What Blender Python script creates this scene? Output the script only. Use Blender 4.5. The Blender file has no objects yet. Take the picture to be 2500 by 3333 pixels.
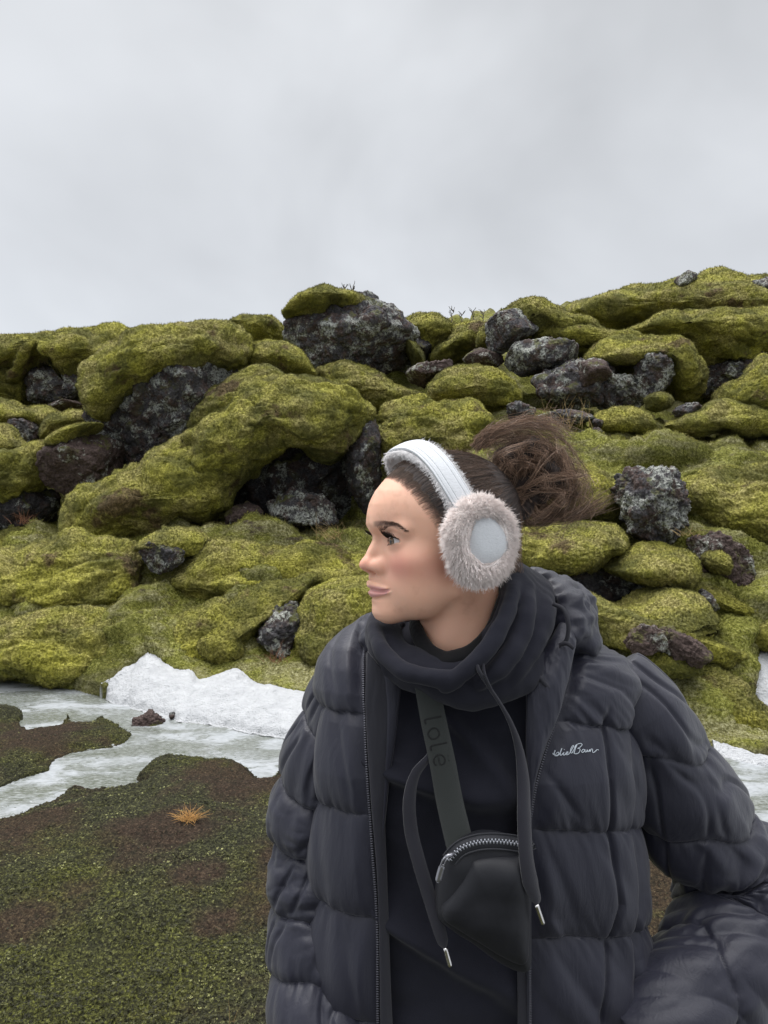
import bpy, math, random
import numpy as np
from mathutils import Vector, Matrix
sc = bpy.context.scene
# ------------------------------------------------------------------ camera
F = 2425.0                       # focal length of the photograph in its own pixels (2500 wide)
CZ = 1.6
cam_d = bpy.data.cameras.new("camera")
cam = bpy.data.objects.new("camera", cam_d)
sc.collection.objects.link(cam)
sc.camera = cam
cam.location = (0, 0, CZ)
cam.rotation_euler = (math.radians(90), 0, 0)
cam_d.sensor_fit = 'HORIZONTAL'
cam_d.sensor_width = 36.0
cam_d.lens = 36.0 * F / 2500.0
cam_d.clip_start = 0.05
cam_d.clip_end = 3000
# ------------------------------------------------------------------ world: overcast
world = bpy.data.worlds.new("World")
sc.world = world
world.use_nodes = True
wt = world.node_tree
for n in list(wt.nodes): wt.nodes.remove(n)
def wn(t, **k):
    n = wt.nodes.new(t)
    for a, b in k.items(): setattr(n, a, b)
    return n
SUN_EL, SUN_ROT = math.radians(70), math.radians(-48)
w_out = wn('ShaderNodeOutputWorld'); w_add = wn('ShaderNodeAddShader')
bg1 = wn('ShaderNodeBackground'); bg2 = wn('ShaderNodeBackground')
sky = wn('ShaderNodeTexSky', sky_type='NISHITA'); sky.sun_disc = False
sky.sun_elevation = SUN_EL; sky.sun_rotation = SUN_ROT
wt.links.new(sky.outputs[0], bg1.inputs[0]); bg1.inputs[1].default_value = 0.006
tc = wn('ShaderNodeTexCoord')
mp = wn('ShaderNodeMapping'); mp.inputs['Scale'].default_value = (1.15, 1.0, 1.35)
mp.inputs['Location'].default_value = (0.35, 0.2, 0.1)
n1 = wn('ShaderNodeTexNoise'); n1.inputs['Scale'].default_value = 2.1; n1.inputs['Detail'].default_value = 4.0
n1.inputs['Roughness'].default_value = 0.48; n1.inputs['Distortion'].default_value = 0.35
n2 = wn('ShaderNodeTexNoise'); n2.inputs['Scale'].default_value = 5.5; n2.inputs['Detail'].default_value = 3.0; n2.inputs['Roughness'].default_value = 0.5
wt.links.new(tc.outputs['Generated'], mp.inputs['Vector'])
wt.links.new(mp.outputs[0], n1.inputs['Vector']); wt.links.new(mp.outputs[0], n2.inputs['Vector'])
sep = wn('ShaderNodeSeparateXYZ'); wt.links.new(tc.outputs['Generated'], sep.inputs[0])
# cloud brightness: soft mottling around a base that grows towards the zenith (overcast sky)
mix1 = wn('ShaderNodeMath', operation='MULTIPLY_ADD'); mix1.inputs[1].default_value = 0.80; mix1.inputs[2].default_value = 0.565
wt.links.new(n1.outputs['Fac'], mix1.inputs[0])
mix2 = wn('ShaderNodeMath', operation='MULTIPLY_ADD'); mix2.inputs[1].default_value = 0.16
wt.links.new(n2.outputs['Fac'], mix2.inputs[0]); wt.links.new(mix1.outputs[0], mix2.inputs[2])
hz = wn('ShaderNodeValToRGB')
els = hz.color_ramp.elements
els[0].position = 0.0; els[0].color = (0.66, 0.69, 0.735, 1)
els[1].position = 1.0; els[1].color = (3.3, 3.3, 3.4, 1)
for p, c in ((0.16, (0.67, 0.70, 0.74)), (0.30, (0.62, 0.64, 0.67)), (0.58, (0.60, 0.615, 0.635)), (0.72, (1.9, 1.92, 1.96))):
    e = els.new(p); e.color = c + (1,)
wt.links.new(sep.outputs['Z'], hz.inputs[0])
vm = wn('ShaderNodeVectorMath', operation='SCALE')
dim = wn('ShaderNodeMapRange'); dim.inputs['From Min'].default_value = -0.9; dim.inputs['From Max'].default_value = 0.15; dim.inputs['To Min'].default_value = 0.80; dim.inputs['To Max'].default_value = 1.0
wt.links.new(sep.outputs['Y'], dim.inputs['Value'])
vm0 = wn('ShaderNodeVectorMath', operation='SCALE'); wt.links.new(hz.outputs[0], vm0.inputs[0]); wt.links.new(dim.outputs[0], vm0.inputs['Scale'])
wt.links.new(vm0.outputs[0], vm.inputs[0]); wt.links.new(mix2.outputs[0], vm.inputs['Scale'])
wt.links.new(vm.outputs[0], bg2.inputs[0]); bg2.inputs[1].default_value = 0.87
wt.links.new(bg1.outputs[0], w_add.inputs[0]); wt.links.new(bg2.outputs[0], w_add.inputs[1])
wt.links.new(w_add.outputs[0], w_out.inputs[0])
# ------------------------------------------------------------------ sun behind cloud
sl = bpy.data.lights.new("sun", 'SUN'); sl.energy = 1.5; sl.angle = math.radians(32); sl.color = (1.0, 0.97, 0.93)
so = bpy.data.objects.new("sun", sl); sc.collection.objects.link(so)
# sun_rotation 0 = +Y, clockwise seen from above
sd = Vector((math.sin(SUN_ROT) * math.cos(SUN_EL), math.cos(SUN_ROT) * math.cos(SUN_EL), math.sin(SUN_EL)))
so.rotation_euler = sd.to_track_quat('Z', 'Y').to_euler()
so.location = sd * 50
sc.view_settings.view_transform = 'Standard'; sc.view_settings.look = 'None'
sc.view_settings.exposure = 0.28; sc.view_settings.gamma = 1.0
sc.render.film_transparent = False
sc.cycles.use_denoising = True
sc.cycles.max_bounces = 6; sc.cycles.diffuse_bounces = 3; sc.cycles.glossy_bounces = 3
sc.cycles.transmission_bounces = 4; sc.cycles.transparent_max_bounces = 6
# ------------------------------------------------------------------ helpers
rng = np.random.default_rng(7)
def W(px, py, Y):
    """photo pixel + depth in metres -> world point"""
    return np.array([(px - 1250.0) / F * Y, Y, CZ - (py - 1666.5) / F * Y])
def WA(a):
    a = np.asarray(a, float)
    return np.stack([(a[..., 0] - 1250.0) / F * a[..., 2], a[..., 2], CZ - (a[..., 1] - 1666.5) / F * a[..., 2]], -1)
_perm = np.random.default_rng(11).permutation(65536).astype(np.int64)
_g = np.random.default_rng(5).normal(size=(65536, 3)).astype(np.float32)
_g /= np.linalg.norm(_g, axis=1, keepdims=True)
def _h(i, j, k):
    return _perm[(_perm[(_perm[i & 65535] + j) & 65535] + k) & 65535]
def pnoise(P, seed=0):
    P = np.asarray(P, np.float32) + seed * 17.31
    I = np.floor(P).astype(np.int64); f = (P - I).astype(np.float32)
    u = f * f * f * (f * (f * 6 - 15) + 10)
    r = 0
    for dx in (0, 1):
        wx = u[:, 0] if dx else 1 - u[:, 0]
        for dy in (0, 1):
            wy = u[:, 1] if dy else 1 - u[:, 1]
            for dz in (0, 1):
                wz = u[:, 2] if dz else 1 - u[:, 2]
                g = _g[_h(I[:, 0] + dx, I[:, 1] + dy, I[:, 2] + dz)]
                d = (g[:, 0] * (f[:, 0] - dx) + g[:, 1] * (f[:, 1] - dy) + g[:, 2] * (f[:, 2] - dz))
                r = r + wx * wy * wz * d
    return r * 1.6
def fbm(P, octv=4, rough=0.5, lac=2.03, seed=0):
    P = np.asarray(P, np.float32); a = 1.0; s = 0; t = 0
    for o in range(octv):
        s = s + a * pnoise(P * lac ** o, seed + o * 3); t += a; a *= rough
    return s / t
def billow(P, octv=3, rough=0.5, seed=0):
    P = np.asarray(P, np.float32); a = 1.0; s = 0; t = 0
    for o in range(octv):
        s = s + a * np.sqrt(pnoise(P * 2.1 ** o, seed + o * 3) ** 2 + 0.004); t += a; a *= rough
    return s / t
def worley(P, seed=0):
    P = np.asarray(P, np.float32); I = np.floor(P).astype(np.int64); f = P - I
    d1 = np.full(len(P), 9.0, np.float32); d2 = d1.copy()
    for dx in (-1, 0, 1):
        for dy in (-1, 0, 1):
            for dz in (-1, 0, 1):
                h = _h(I[:, 0] + dx + seed, I[:, 1] + dy, I[:, 2] + dz)
                q = _g[h] * 0.45 + 0.5
                d = np.sqrt((dx + q[:, 0] - f[:, 0]) ** 2 + (dy + q[:, 1] - f[:, 1]) ** 2 + (dz + q[:, 2] - f[:, 2]) ** 2)
                m = d < d1
                d2 = np.where(m, d1, np.minimum(d2, d)); d1 = np.where(m, d, d1)
    return d1, d2
def mesh_obj(name, V, Fc, mat=None, parent=None, smooth=True, col=None):
    """one mesh object from numpy arrays; Fc is an (n,3|4) array or a list of such arrays"""
    if isinstance(Fc, np.ndarray): Fc = [Fc]
    V = np.asarray(V, np.float32)
    me = bpy.data.meshes.new(name)
    idx = np.concatenate([f.ravel() for f in Fc]).astype(np.int32)
    tot = np.concatenate([np.full(len(f), f.shape[1], np.int32) for f in Fc])
    st = np.concatenate([[0], np.cumsum(tot)[:-1]]).astype(np.int32)
    me.vertices.add(len(V)); me.vertices.foreach_set('co', V.ravel())
    me.loops.add(len(idx)); me.loops.foreach_set('vertex_index', idx)
    me.polygons.add(len(tot)); me.polygons.foreach_set('loop_start', st); me.polygons.foreach_set('loop_total', tot)
    me.update(calc_edges=True)
    if smooth: me.polygons.foreach_set('use_smooth', np.ones(len(tot), bool))
    if col is not None:
        for an, cv in col.items():
            cv = np.asarray(cv, np.float32)
            if cv.ndim == 1:
                at = me.attributes.new(an, 'FLOAT', 'POINT'); at.data.foreach_set('value', cv)
            elif cv.shape[1] == 2:
                at = me.attributes.new(an, 'FLOAT2', 'POINT'); at.data.foreach_set('vector', cv.ravel())
            else:
                at = me.attributes.new(an, 'FLOAT_VECTOR', 'POINT'); at.data.foreach_set('vector', cv.ravel())
    o = bpy.data.objects.new(name, me); sc.collection.objects.link(o)
    if mat:
        for m in (mat if isinstance(mat, (list, tuple)) else [mat]): me.materials.append(m)
    if parent is not None:
        o.parent = parent
        o.matrix_parent_inverse = Matrix.Translation(-Vector(parent.location))
    return o
def empty(name, loc):
    o = bpy.data.objects.new(name, None); sc.collection.objects.link(o); o.location = Vector([float(c) for c in loc]); o.empty_display_size = 0.1
    return o
def tag(o, label=None, cat=None, group=None, kind=None):
    if label: o['label'] = label
    if cat: o['category'] = cat
    if group: o['group'] = group
    if kind: o['kind'] = kind
    return o
def vnormals(V, Fc):
    n = np.zeros_like(V); a = V[Fc[:, 0]]; b = V[Fc[:, 1]]; c = V[Fc[:, 2]]
    fn = np.cross(b - a, c - a)
    if Fc.shape[1] == 4: fn = np.cross(V[Fc[:, 2]] - a, V[Fc[:, 3]] - b)
    for k in range(Fc.shape[1]):
        for d in range(3): n[:, d] += np.bincount(Fc[:, k], fn[:, d], len(V))
    return n / (np.linalg.norm(n, axis=1, keepdims=True) + 1e-12)
def grid_faces(nr, nc, wrap=False):
    r = np.arange(nr - 1)[:, None]; c = np.arange(nc if wrap else nc - 1)[None, :]
    c2 = (c + 1) % nc
    return np.stack([r * nc + c, r * nc + c2, (r + 1) * nc + c2, (r + 1) * nc + c], -1).reshape(-1, 4)
_ico = {}
def ico(level):
    if level in _ico: return _ico[level]
    import bmesh
    bm = bmesh.new(); bmesh.ops.create_icosphere(bm, subdivisions=level, radius=1)
    me = bpy.data.meshes.new('t'); bm.to_mesh(me); bm.free()
    V = np.empty(len(me.vertices) * 3, np.float32); me.vertices.foreach_get('co', V)
    T = np.empty(len(me.polygons) * 3, np.int32); me.polygons.foreach_get('vertices', T)
    bpy.data.meshes.remove(me)
    _ico[level] = (V.reshape(-1, 3), T.reshape(-1, 3)); return _ico[level]
def smooth(a, b, x):
    t = np.clip((x - a) / (b - a), 0, 1); return t * t * (3 - 2 * t)
def catmull(P, n):
    """resample a polyline with a centripetal-ish spline to n points"""
    P = np.asarray(P, float); m = len(P)
    if m == 2: t = np.linspace(0, 1, n)[:, None]; return P[0] * (1 - t) + P[1] * t
    Q = np.vstack([2 * P[0] - P[1], P, 2 * P[-1] - P[-2]])
    t = np.linspace(0, m - 1, n); i = np.minimum(t.astype(int), m - 2); u = (t - i)[:, None]
    a, b, c, d = Q[i], Q[i + 1], Q[i + 2], Q[i + 3]
    return 0.5 * ((2 * b) + (c - a) * u + (2 * a - 5 * b + 4 * c - d) * u ** 2 + (3 * b - a - 3 * c + d) * u ** 3)
# ------------------------------------------------------------------ material helper
class Mat:
    def __init__(s, name):
        s.m = bpy.data.materials.new(name); s.m.use_nodes = True; s.t = s.m.node_tree
        s.b = s.t.nodes['Principled BSDF']; s.out = s.t.nodes['Material Output']
        s.b.inputs['Specular IOR Level'].default_value = 0.35
        s._tc = None
    def n(s, t, **k):
        x = s.t.nodes.new(t)
        for a, b in k.items():
            if hasattr(x, a): setattr(x, a, b)
            else: x.inputs[a.replace('_', ' ')].default_value = b
        return x
    def l(s, a, b): s.t.links.new(a, b); return b
    def tc(s, kind='Object'):
        if s._tc is None: s._tc = s.t.nodes.new('ShaderNodeTexCoord')
        return s._tc.outputs[kind]
    def mapping(s, src, scale=(1, 1, 1), rot=(0, 0, 0), loc=(0, 0, 0)):
        x = s.t.nodes.new('ShaderNodeMapping'); x.inputs['Scale'].default_value = scale
        x.inputs['Rotation'].default_value = rot; x.inputs['Location'].default_value = loc
        s.l(src, x.inputs['Vector']); return x.outputs[0]
    def noise(s, vec, scale, detail=4, rough=0.55, dist=0.0):
        x = s.t.nodes.new('ShaderNodeTexNoise'); x.inputs['Scale'].default_value = scale
        x.inputs['Detail'].default_value = detail; x.inputs['Roughness'].default_value = rough; x.inputs['Distortion'].default_value = dist
        if vec is not None: s.l(vec, x.inputs['Vector'])
        return x.outputs['Fac']
    def voro(s, vec, scale, feat='F1', out='Distance'):
        x = s.t.nodes.new('ShaderNodeTexVoronoi'); x.feature = feat; x.inputs['Scale'].default_value = scale
        s.l(vec, x.inputs['Vector']); return x.outputs[out]
    def ramp(s, fac, stops, interp='LINEAR'):
        x = s.t.nodes.new('ShaderNodeValToRGB'); x.color_ramp.interpolation = interp
        e = x.color_ramp.elements
        while len(e) > len(stops): e.remove(e[-1])
        while len(e) < len(stops): e.new(1.0)
        for i, (p, c) in enumerate(stops):
            if not isinstance(c, (tuple, list)): c = (c, c, c)
            e[i].position = p; e[i].color = tuple(c) + (1,)
        s.l(fac, x.inputs[0]); return x.outputs[0]
    def mix(s, fac, a, b, mode='MIX'):
        x = s.t.nodes.new('ShaderNodeMix'); x.data_type = 'RGBA'; x.blend_type = mode; x.clamp_factor = True
        for v, i in ((fac, 0), (a, 6), (b, 7)):
            if hasattr(v, 'is_linked') or hasattr(v, 'links'): s.l(v, x.inputs[i])
            elif i == 0: x.inputs[0].default_value = v
            else: x.inputs[i].default_value = tuple(v) + (1,)
        return x.outputs[2]
    def math(s, op, a, b=None, c=None, clamp=False):
        x = s.t.nodes.new('ShaderNodeMath'); x.operation = op; x.use_clamp = clamp
        for i, v in enumerate((a, b, c)):
            if v is None: continue
            if isinstance(v, (int, float)): x.inputs[i].default_value = v
            else: s.l(v, x.inputs[i])
        return x.outputs[0]
    def attr(s, name, out='Fac'):
        x = s.t.nodes.new('ShaderNodeAttribute'); x.attribute_name = name; return x.outputs[out]
    def normal_z(s):
        g = s.t.nodes.new('ShaderNodeNewGeometry'); p = s.t.nodes.new('ShaderNodeSeparateXYZ'); s.l(g.outputs['Normal'], p.inputs[0]); return p.outputs['Z']
    def bump(s, h, strength=0.5, dist=0.01, nrm=None):
        x = s.t.nodes.new('ShaderNodeBump'); x.inputs['Strength'].default_value = strength; x.inputs['Distance'].default_value = dist
        s.l(h, x.inputs['Height'])
        if nrm is not None: s.l(nrm, x.inputs['Normal'])
        return x.outputs[0]
    def set(s, **k):
        for a, v in k.items():
            i = s.b.inputs[a.replace('_', ' ')]
            if hasattr(v, 'links'): s.l(v, i)
            elif isinstance(v, (tuple, list)) and len(v) == 3 and i.type == 'RGBA': i.default_value = tuple(v) + (1,)
            else: i.default_value = v
        return s
# ================================================================== implicit-surface tools (used for the body and soft cloth)
class Field:
    """signed distance on a regular grid; every primitive only touches its own box"""
    def __init__(s, lo, hi, h):
        s.lo = np.array(lo, float); s.h = h
        s.n = np.ceil((np.array(hi) - s.lo) / h).astype(int) + 1
        s.ax = [s.lo[i] + np.arange(s.n[i]) * h for i in range(3)]
        s.D = np.full(s.n, 9.0, np.float32)
    def box(s, c0, c1, pad):
        a = np.clip(np.floor((np.minimum(c0, c1) - pad - s.lo) / s.h).astype(int), 0, s.n)
        b = np.clip(np.ceil((np.maximum(c0, c1) + pad - s.lo) / s.h).astype(int) + 1, 0, s.n)
        sl = tuple(slice(a[i], b[i]) for i in range(3))
        g = [s.ax[0][sl[0]][:, None, None].astype(np.float32), s.ax[1][sl[1]][None, :, None].astype(np.float32), s.ax[2][sl[2]][None, None, :].astype(np.float32)]
        return sl, g
    def add(s, sl, d, k):
        if d.size == 0: return
        a = s.D[sl]
        if k <= 0: s.D[sl] = np.minimum(a, d); return
        h = np.maximum(k - np.abs(a - d), 0) / k
        s.D[sl] = np.minimum(a, d) - h * h * k * 0.25
    def sub(s, sl, d, k):
        if d.size == 0: return
        a = s.D[sl]; d = -d
        if k <= 0: s.D[sl] = np.maximum(a, d); return
        h = np.maximum(k - np.abs(a - d), 0) / k
        s.D[sl] = np.maximum(a, d) + h * h * k * 0.25
    def ell(s, c, r, k=0.5, op='add', rot=None):
        c = np.array(c, float); r = np.array(r, float)
        sl, (x, y, z) = s.box(c - max(r) if rot is not None else c - r, c + max(r) if rot is not None else c + r, k + 0.6)
        x = x - c[0]; y = y - c[1]; z = z - c[2]
        if rot is not None:
            R = rot
            X = R[0][0] * x + R[0][1] * y + R[0][2] * z; Y = R[1][0] * x + R[1][1] * y + R[1][2] * z; Z = R[2][0] * x + R[2][1] * y + R[2][2] * z
            x, y, z = X, Y, Z
        k0 = np.sqrt((x / r[0]) ** 2 + (y / r[1]) ** 2 + (z / r[2]) ** 2); k1 = np.sqrt((x / r[0] ** 2) ** 2 + (y / r[1] ** 2) ** 2 + (z / r[2] ** 2) ** 2)
        d = k0 * (k0 - 1) / (k1 + 1e-6)
        getattr(s, op)(sl, d.astype(np.float32), k)
    def cap(s, a, b, ra, rb, k=0.5, op='add', squash=None):
        a = np.array(a, float); b = np.array(b, float)
        sl, (x, y, z) = s.box(a, b, max(ra, rb) + k + 0.6)
        e = b - a; L = e @ e + 1e-9
        t = np.clip(((x - a[0]) * e[0] + (y - a[1]) * e[1] + (z - a[2]) * e[2]) / L, 0, 1)
        dx = x - a[0] - t * e[0]; dy = y - a[1] - t * e[1]; dz = z - a[2] - t * e[2]
        d = np.sqrt(dx * dx + dy * dy + dz * dz) - (ra + (rb - ra) * t)
        getattr(s, op)(sl, d.astype(np.float32), k)
    def chain(s, pts, rad, k=0.5, op='add', n=None):
        pts = catmull(pts, n or len(pts) * 5); rad = np.interp(np.linspace(0, 1, len(pts)), np.linspace(0, 1, len(rad)), rad)
        for i in range(len(pts) - 1): s.cap(pts[i], pts[i + 1], rad[i], rad[i + 1], k if i == 0 or op == 'sub' else k, op)
    def mirror_ell(s, c, r, k=0.5, op='add'):
        s.ell(c, r, k, op); s.ell((c[0], -c[1], c[2]), r, k, op)
    def mirror_cap(s, a, b, ra, rb, k=0.5, op='add'):
        s.cap(a, b, ra, rb, k, op); s.cap((a[0], -a[1], a[2]), (b[0], -b[1], b[2]), ra, rb, k, op)
    def blur(s, it=1):
        for _ in range(it):
            for ax in range(3):
                p = np.concatenate([np.take(s.D, [0], ax), s.D, np.take(s.D, [-1], ax)], ax)
                n = s.D.shape[ax]
                s.D = (np.take(p, range(0, n), ax) + 2 * s.D + np.take(p, range(2, n + 2), ax)) * 0.25
    def mesh(s):
        """naive surface nets"""
        D = s.D; S = D < 0
        c = [S[i:S.shape[0] - 1 + i, j:S.shape[1] - 1 + j, k:S.shape[2] - 1 + k] for i in (0, 1) for j in (0, 1) for k in (0, 1)]
        cnt = sum(x.astype(np.int8) for x in c)
        act = (cnt > 0) & (cnt < 8)
        I = np.argwhere(act); idx = -np.ones(act.shape, np.int64); idx[act] = np.arange(len(I))
        V = np.zeros((len(I), 3)); w = np.zeros(len(I))
        cor = [(i, j, k) for i in (0, 1) for j in (0, 1) for k in (0, 1)]
        val = {q: D[I[:, 0] + q[0], I[:, 1] + q[1], I[:, 2] + q[2]] for q in cor}
        for q in cor:
            for ax in range(3):
                if q[ax] == 0:
                    p = list(q); p[ax] = 1; p = tuple(p)
                    a, b = val[q], val[p]; m = (a < 0) != (b < 0)
                    t = np.where(m, a / np.where(m, a - b, 1), 0)
                    pt = np.zeros((len(I), 3)); pt += q; pt[:, ax] += t
                    V[m] += pt[m]; w[m] += 1
        V = V / w[:, None] + I
        V = s.lo + V * s.h
        Q = []
        for ax in range(3):
            a = [slice(None)] * 3; b = [slice(None)] * 3; a[ax] = slice(0, -1); b[ax] = slice(1, None)
            A, B = S[tuple(a)], S[tuple(b)]
            E = np.argwhere(A != B)
            o1, o2 = (ax + 1) % 3, (ax + 2) % 3
            ok = (E[:, o1] > 0) & (E[:, o2] > 0) & (E[:, o1] < S.shape[o1] - 1) & (E[:, o2] < S.shape[o2] - 1)
            E = E[ok]
            def g(d1, d2):
                e = E.copy(); e[:, o1] -= d1; e[:, o2] -= d2
                return idx[e[:, 0], e[:, 1], e[:, 2]]
            q = np.stack([g(1, 1), g(0, 1), g(0, 0), g(1, 0)], -1)
            flip = ~A[E[:, 0], E[:, 1], E[:, 2]]
            q[flip] = q[flip][:, ::-1]
            Q.append(q)
        return V, np.concatenate(Q).astype(np.int32)
def laplace(V, Fq, it=1, lam=0.5):
    for _ in range(it):
        S = np.zeros_like(V); c = np.zeros(len(V))
        k = Fq.shape[1]
        for j in range(k):
            a = Fq[:, j]; b = Fq[:, (j + 1) % k]
            for d in range(3): S[:, d] += np.bincount(a, V[b, d], len(V)) + np.bincount(b, V[a, d], len(V))
            c += np.bincount(a, minlength=len(V)) + np.bincount(b, minlength=len(V))
        V = V + lam * (S / np.maximum(c, 1)[:, None] - V)
    return V
def strands(paths, r0, r1, sides=3):
    """paths (n, k, 3) -> tapered tubes as numpy mesh; r0/r1 scalar or (n,)"""
    n, k, _ = paths.shape
    T = np.gradient(paths, axis=1); T /= np.linalg.norm(T, axis=2, keepdims=True) + 1e-9
    up = np.array([0.3, 0.5, 0.81]); U = np.cross(T, up); U /= np.linalg.norm(U, axis=2, keepdims=True) + 1e-9
    Vv = np.cross(T, U)
    t = np.linspace(0, 1, k)[None, :, None]
    r = np.reshape(r0, (-1, 1, 1)) * (1 - t) + np.reshape(r1, (-1, 1, 1)) * t
    ang = np.arange(sides) * 2 * np.pi / sides
    P = paths[:, :, None, :] + r[..., None] * (U[:, :, None] * np.cos(ang)[None, None, :, None] + Vv[:, :, None] * np.sin(ang)[None, None, :, None])
    base = (np.arange(n) * k * sides)[:, None, None]
    i = np.arange(k - 1)[None, :, None] * sides; s_ = np.arange(sides)[None, None, :]; s2 = (s_ + 1) % sides
    Fq = np.stack([base + i + s_, base + i + s2, base + i + sides + s2, base + i + sides + s_], -1).reshape(-1, 4)
    return P.reshape(-1, 3), Fq
def tube_mesh(path, rad, sides=12, flat=1.0, nrm=None, caps=True):
    """one tube along a path; rad (k,) ; flat squashes along the frame normal nrm"""
    path = np.asarray(path, float); k = len(path); rad = np.broadcast_to(np.asarray(rad, float), (k,))
    T = np.gradient(path, axis=0); T /= np.linalg.norm(T, axis=1, keepdims=True) + 1e-9
    nrm = np.array([0, -1.0, 0]) if nrm is None else np.asarray(nrm, float)
    Nn = np.broadcast_to(nrm, (k, 3)) - (np.broadcast_to(nrm, (k, 3)) * T).sum(1, keepdims=True) * T; Nn = Nn / (np.linalg.norm(Nn, axis=1, keepdims=True) + 1e-9)
    B = np.cross(T, Nn)
    a = np.arange(sides) * 2 * np.pi / sides
    P = path[:, None] + rad[:, None, None] * (B[:, None] * np.cos(a)[None, :, None] + Nn[:, None] * np.sin(a)[None, :, None] * flat)
    V = P.reshape(-1, 3); Fq = grid_faces(k, sides, wrap=True); L = [Fq]
    if caps:
        V = np.vstack([V, path[:1], path[-1:]]); c0, c1 = len(V) - 2, len(V) - 1
        s_ = np.arange(sides); s2 = (s_ + 1) % sides
        L.append(np.stack([s2, s_, np.full(sides, c0)], -1)); L.append(np.stack([(k - 1) * sides + s_, (k - 1) * sides + s2, np.full(sides, c1)], -1))
    return V, L
def join(parts):
    """[(V, [F..]), ...] -> V, [F3, F4]"""
    Vs = []; f3 = []; f4 = []; o = 0
    for V, L in parts:
        if isinstance(L, np.ndarray): L = [L]
        for f in L: (f3 if f.shape[1] == 3 else f4).append(f + o)
        Vs.append(V); o += len(V)
    out = []
    if f4: out.append(np.concatenate(f4))
    if f3: out.append(np.concatenate(f3))
    return np.vstack(Vs), out
# ================================================================== SETTING
# ---- polygons on the flat ice plane (z = 0), traced in photo pixels
def flat(pts):
    a = np.asarray(pts, float); Y = CZ * F / (a[:, 1] - 1666.5)
    return np.stack([(a[:, 0] - 1250) / F * Y, Y], -1)
ICE = flat([(-900, 2215), (0, 2206), (108, 2224), (253, 2242), (338, 2262), (374, 2290), (446, 2312), (573, 2345), (663, 2357), (784, 2381), (928, 2405),
            (1250, 2440), (1700, 2440), (2200, 2425), (2351, 2440), (2420, 2452), (2500, 2470), (2900, 2520), (3400, 2560), (3400, 3000), (2500, 2900), (2180, 2835), (2060, 2765), (1700, 2680), (1300, 2600), (1000, 2530),
            (916, 2505), (880, 2508), (862, 2557), (838, 2527), (802, 2499), (693, 2493), (603, 2484), (567, 2475), (482, 2496), (434, 2520),
            (419, 2539), (440, 2575), (416, 2593), (325, 2593), (241, 2572), (200, 2590), (169, 2611), (115, 2641), (60, 2650), (36, 2680), (0, 2686), (-300, 2720), (-900, 2800)])
ISLE = flat([(-700, 2270), (0, 2285), (36, 2303), (72, 2309), (102, 2327), (78, 2351), (115, 2375), (181, 2363), (205, 2327), (259, 2330), (247, 2345),
             (283, 2351), (320, 2330), (362, 2330), (422, 2357), (446, 2393), (443, 2414), (386, 2441), (301, 2453), (241, 2460), (211, 2478), (181, 2502), (169, 2515), (78, 2545), (0, 2575), (-300, 2620), (-700, 2650)])
def sdpoly(P, poly):
    """signed distance, negative inside"""
    x, y = P[:, 0], P[:, 1]; d = np.full(len(P), 1e9); inside = np.zeros(len(P), bool)
    n = len(poly)
    for i in range(n):
        a = poly[i]; b = poly[(i + 1) % n]; e = b - a
        wx, wy = x - a[0], y - a[1]
        t = np.clip((wx * e[0] + wy * e[1]) / (e @ e + 1e-12), 0, 1)
        d = np.minimum(d, (wx - t * e[0]) ** 2 + (wy - t * e[1]) ** 2)
        if a[1] != b[1]:
            c = ((a[1] > y) != (b[1] > y)) & (x < (b[0] - a[0]) * (y - a[1]) / (b[1] - a[1]) + a[0])
            inside ^= c
    return np.where(inside, -1, 1) * np.sqrt(d)
# ---- control points of the hill: photo pixel, depth
CP = [(-900, 1130, 15.5), (0, 1160, 15), (400, 1120, 15), (800, 1085, 15.5), (1250, 1080, 15.5), (1550, 1075, 15), (1900, 1010, 16), (2500, 930, 17), (3400, 900, 17),
      (-600, 1420, 12), (0, 1400, 12), (400, 1420, 11.6), (700, 1330, 12), (1000, 1290, 12), (1300, 1220, 12.6), (1550, 1235, 12.7), (1600, 1385, 11.2), (2100, 1400, 11.2), (2450, 1370, 11.6), (3300, 1300, 12),
      (-500, 1760, 10.4), (0, 1740, 10.2), (450, 1660, 10.2), (800, 1700, 9.9), (1100, 1740, 9.7), (1200, 1480, 10.0), (1400, 1420, 10.2), (1560, 1370, 10.2),
      (1750, 1400, 9.2), (2000, 1430, 8.9), (2250, 1470, 8.7), (2500, 1440, 9.0), (3200, 1400, 9),
      (0, 1770, 9.0), (130, 1755, 8.9), (250, 1735, 8.8), (420, 1760, 8.7), (700, 1745, 8.9), (900, 1725, 9.1), (1150, 1735, 9.1),
      (0, 1900, 8.1), (300, 1880, 8.1), (600, 1850, 8.3), (900, 1850, 8.2), (1150, 1850, 8.1), (0, 2060, 7.45), (300, 2080, 7.35), (600, 2040, 7.5), (900, 2000, 7.6), (1150, 2000, 7.5),
      (-500, 2206, 7.12), (0, 2206, 7.12), (253, 2240, 6.72), (338, 2250, 6.45), (500, 2116, 7.0), (660, 2218, 6.5), (850, 2235, 6.3), (1000, 2260, 6.15), (1250, 2290, 6.0), (1600, 2300, 5.9),
      (1600, 1700, 7.7), (1850, 1600, 7.9), (2150, 1560, 8.0), (2500, 1560, 8.1), (3200, 1560, 8.2), (1950, 1800, 7.2), (2100, 1950, 6.9), (2350, 1850, 6.9), (2500, 1800, 7.1),
      (1900, 2000, 6.7), (2150, 2050, 6.35), (2400, 2050, 6.2), (2500, 2040, 6.3), (2050, 2230, 5.75), (2250, 2230, 5.65), (2430, 2230, 5.9), (2500, 2120, 6.25), (2300, 2390, 5.3), (2480, 2340, 5.5), (2450, 2460, 4.95), (3200, 2400, 5.2),
      (2200, 2420, 5.15)]
cp = WA(np.array(CP, float))
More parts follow.
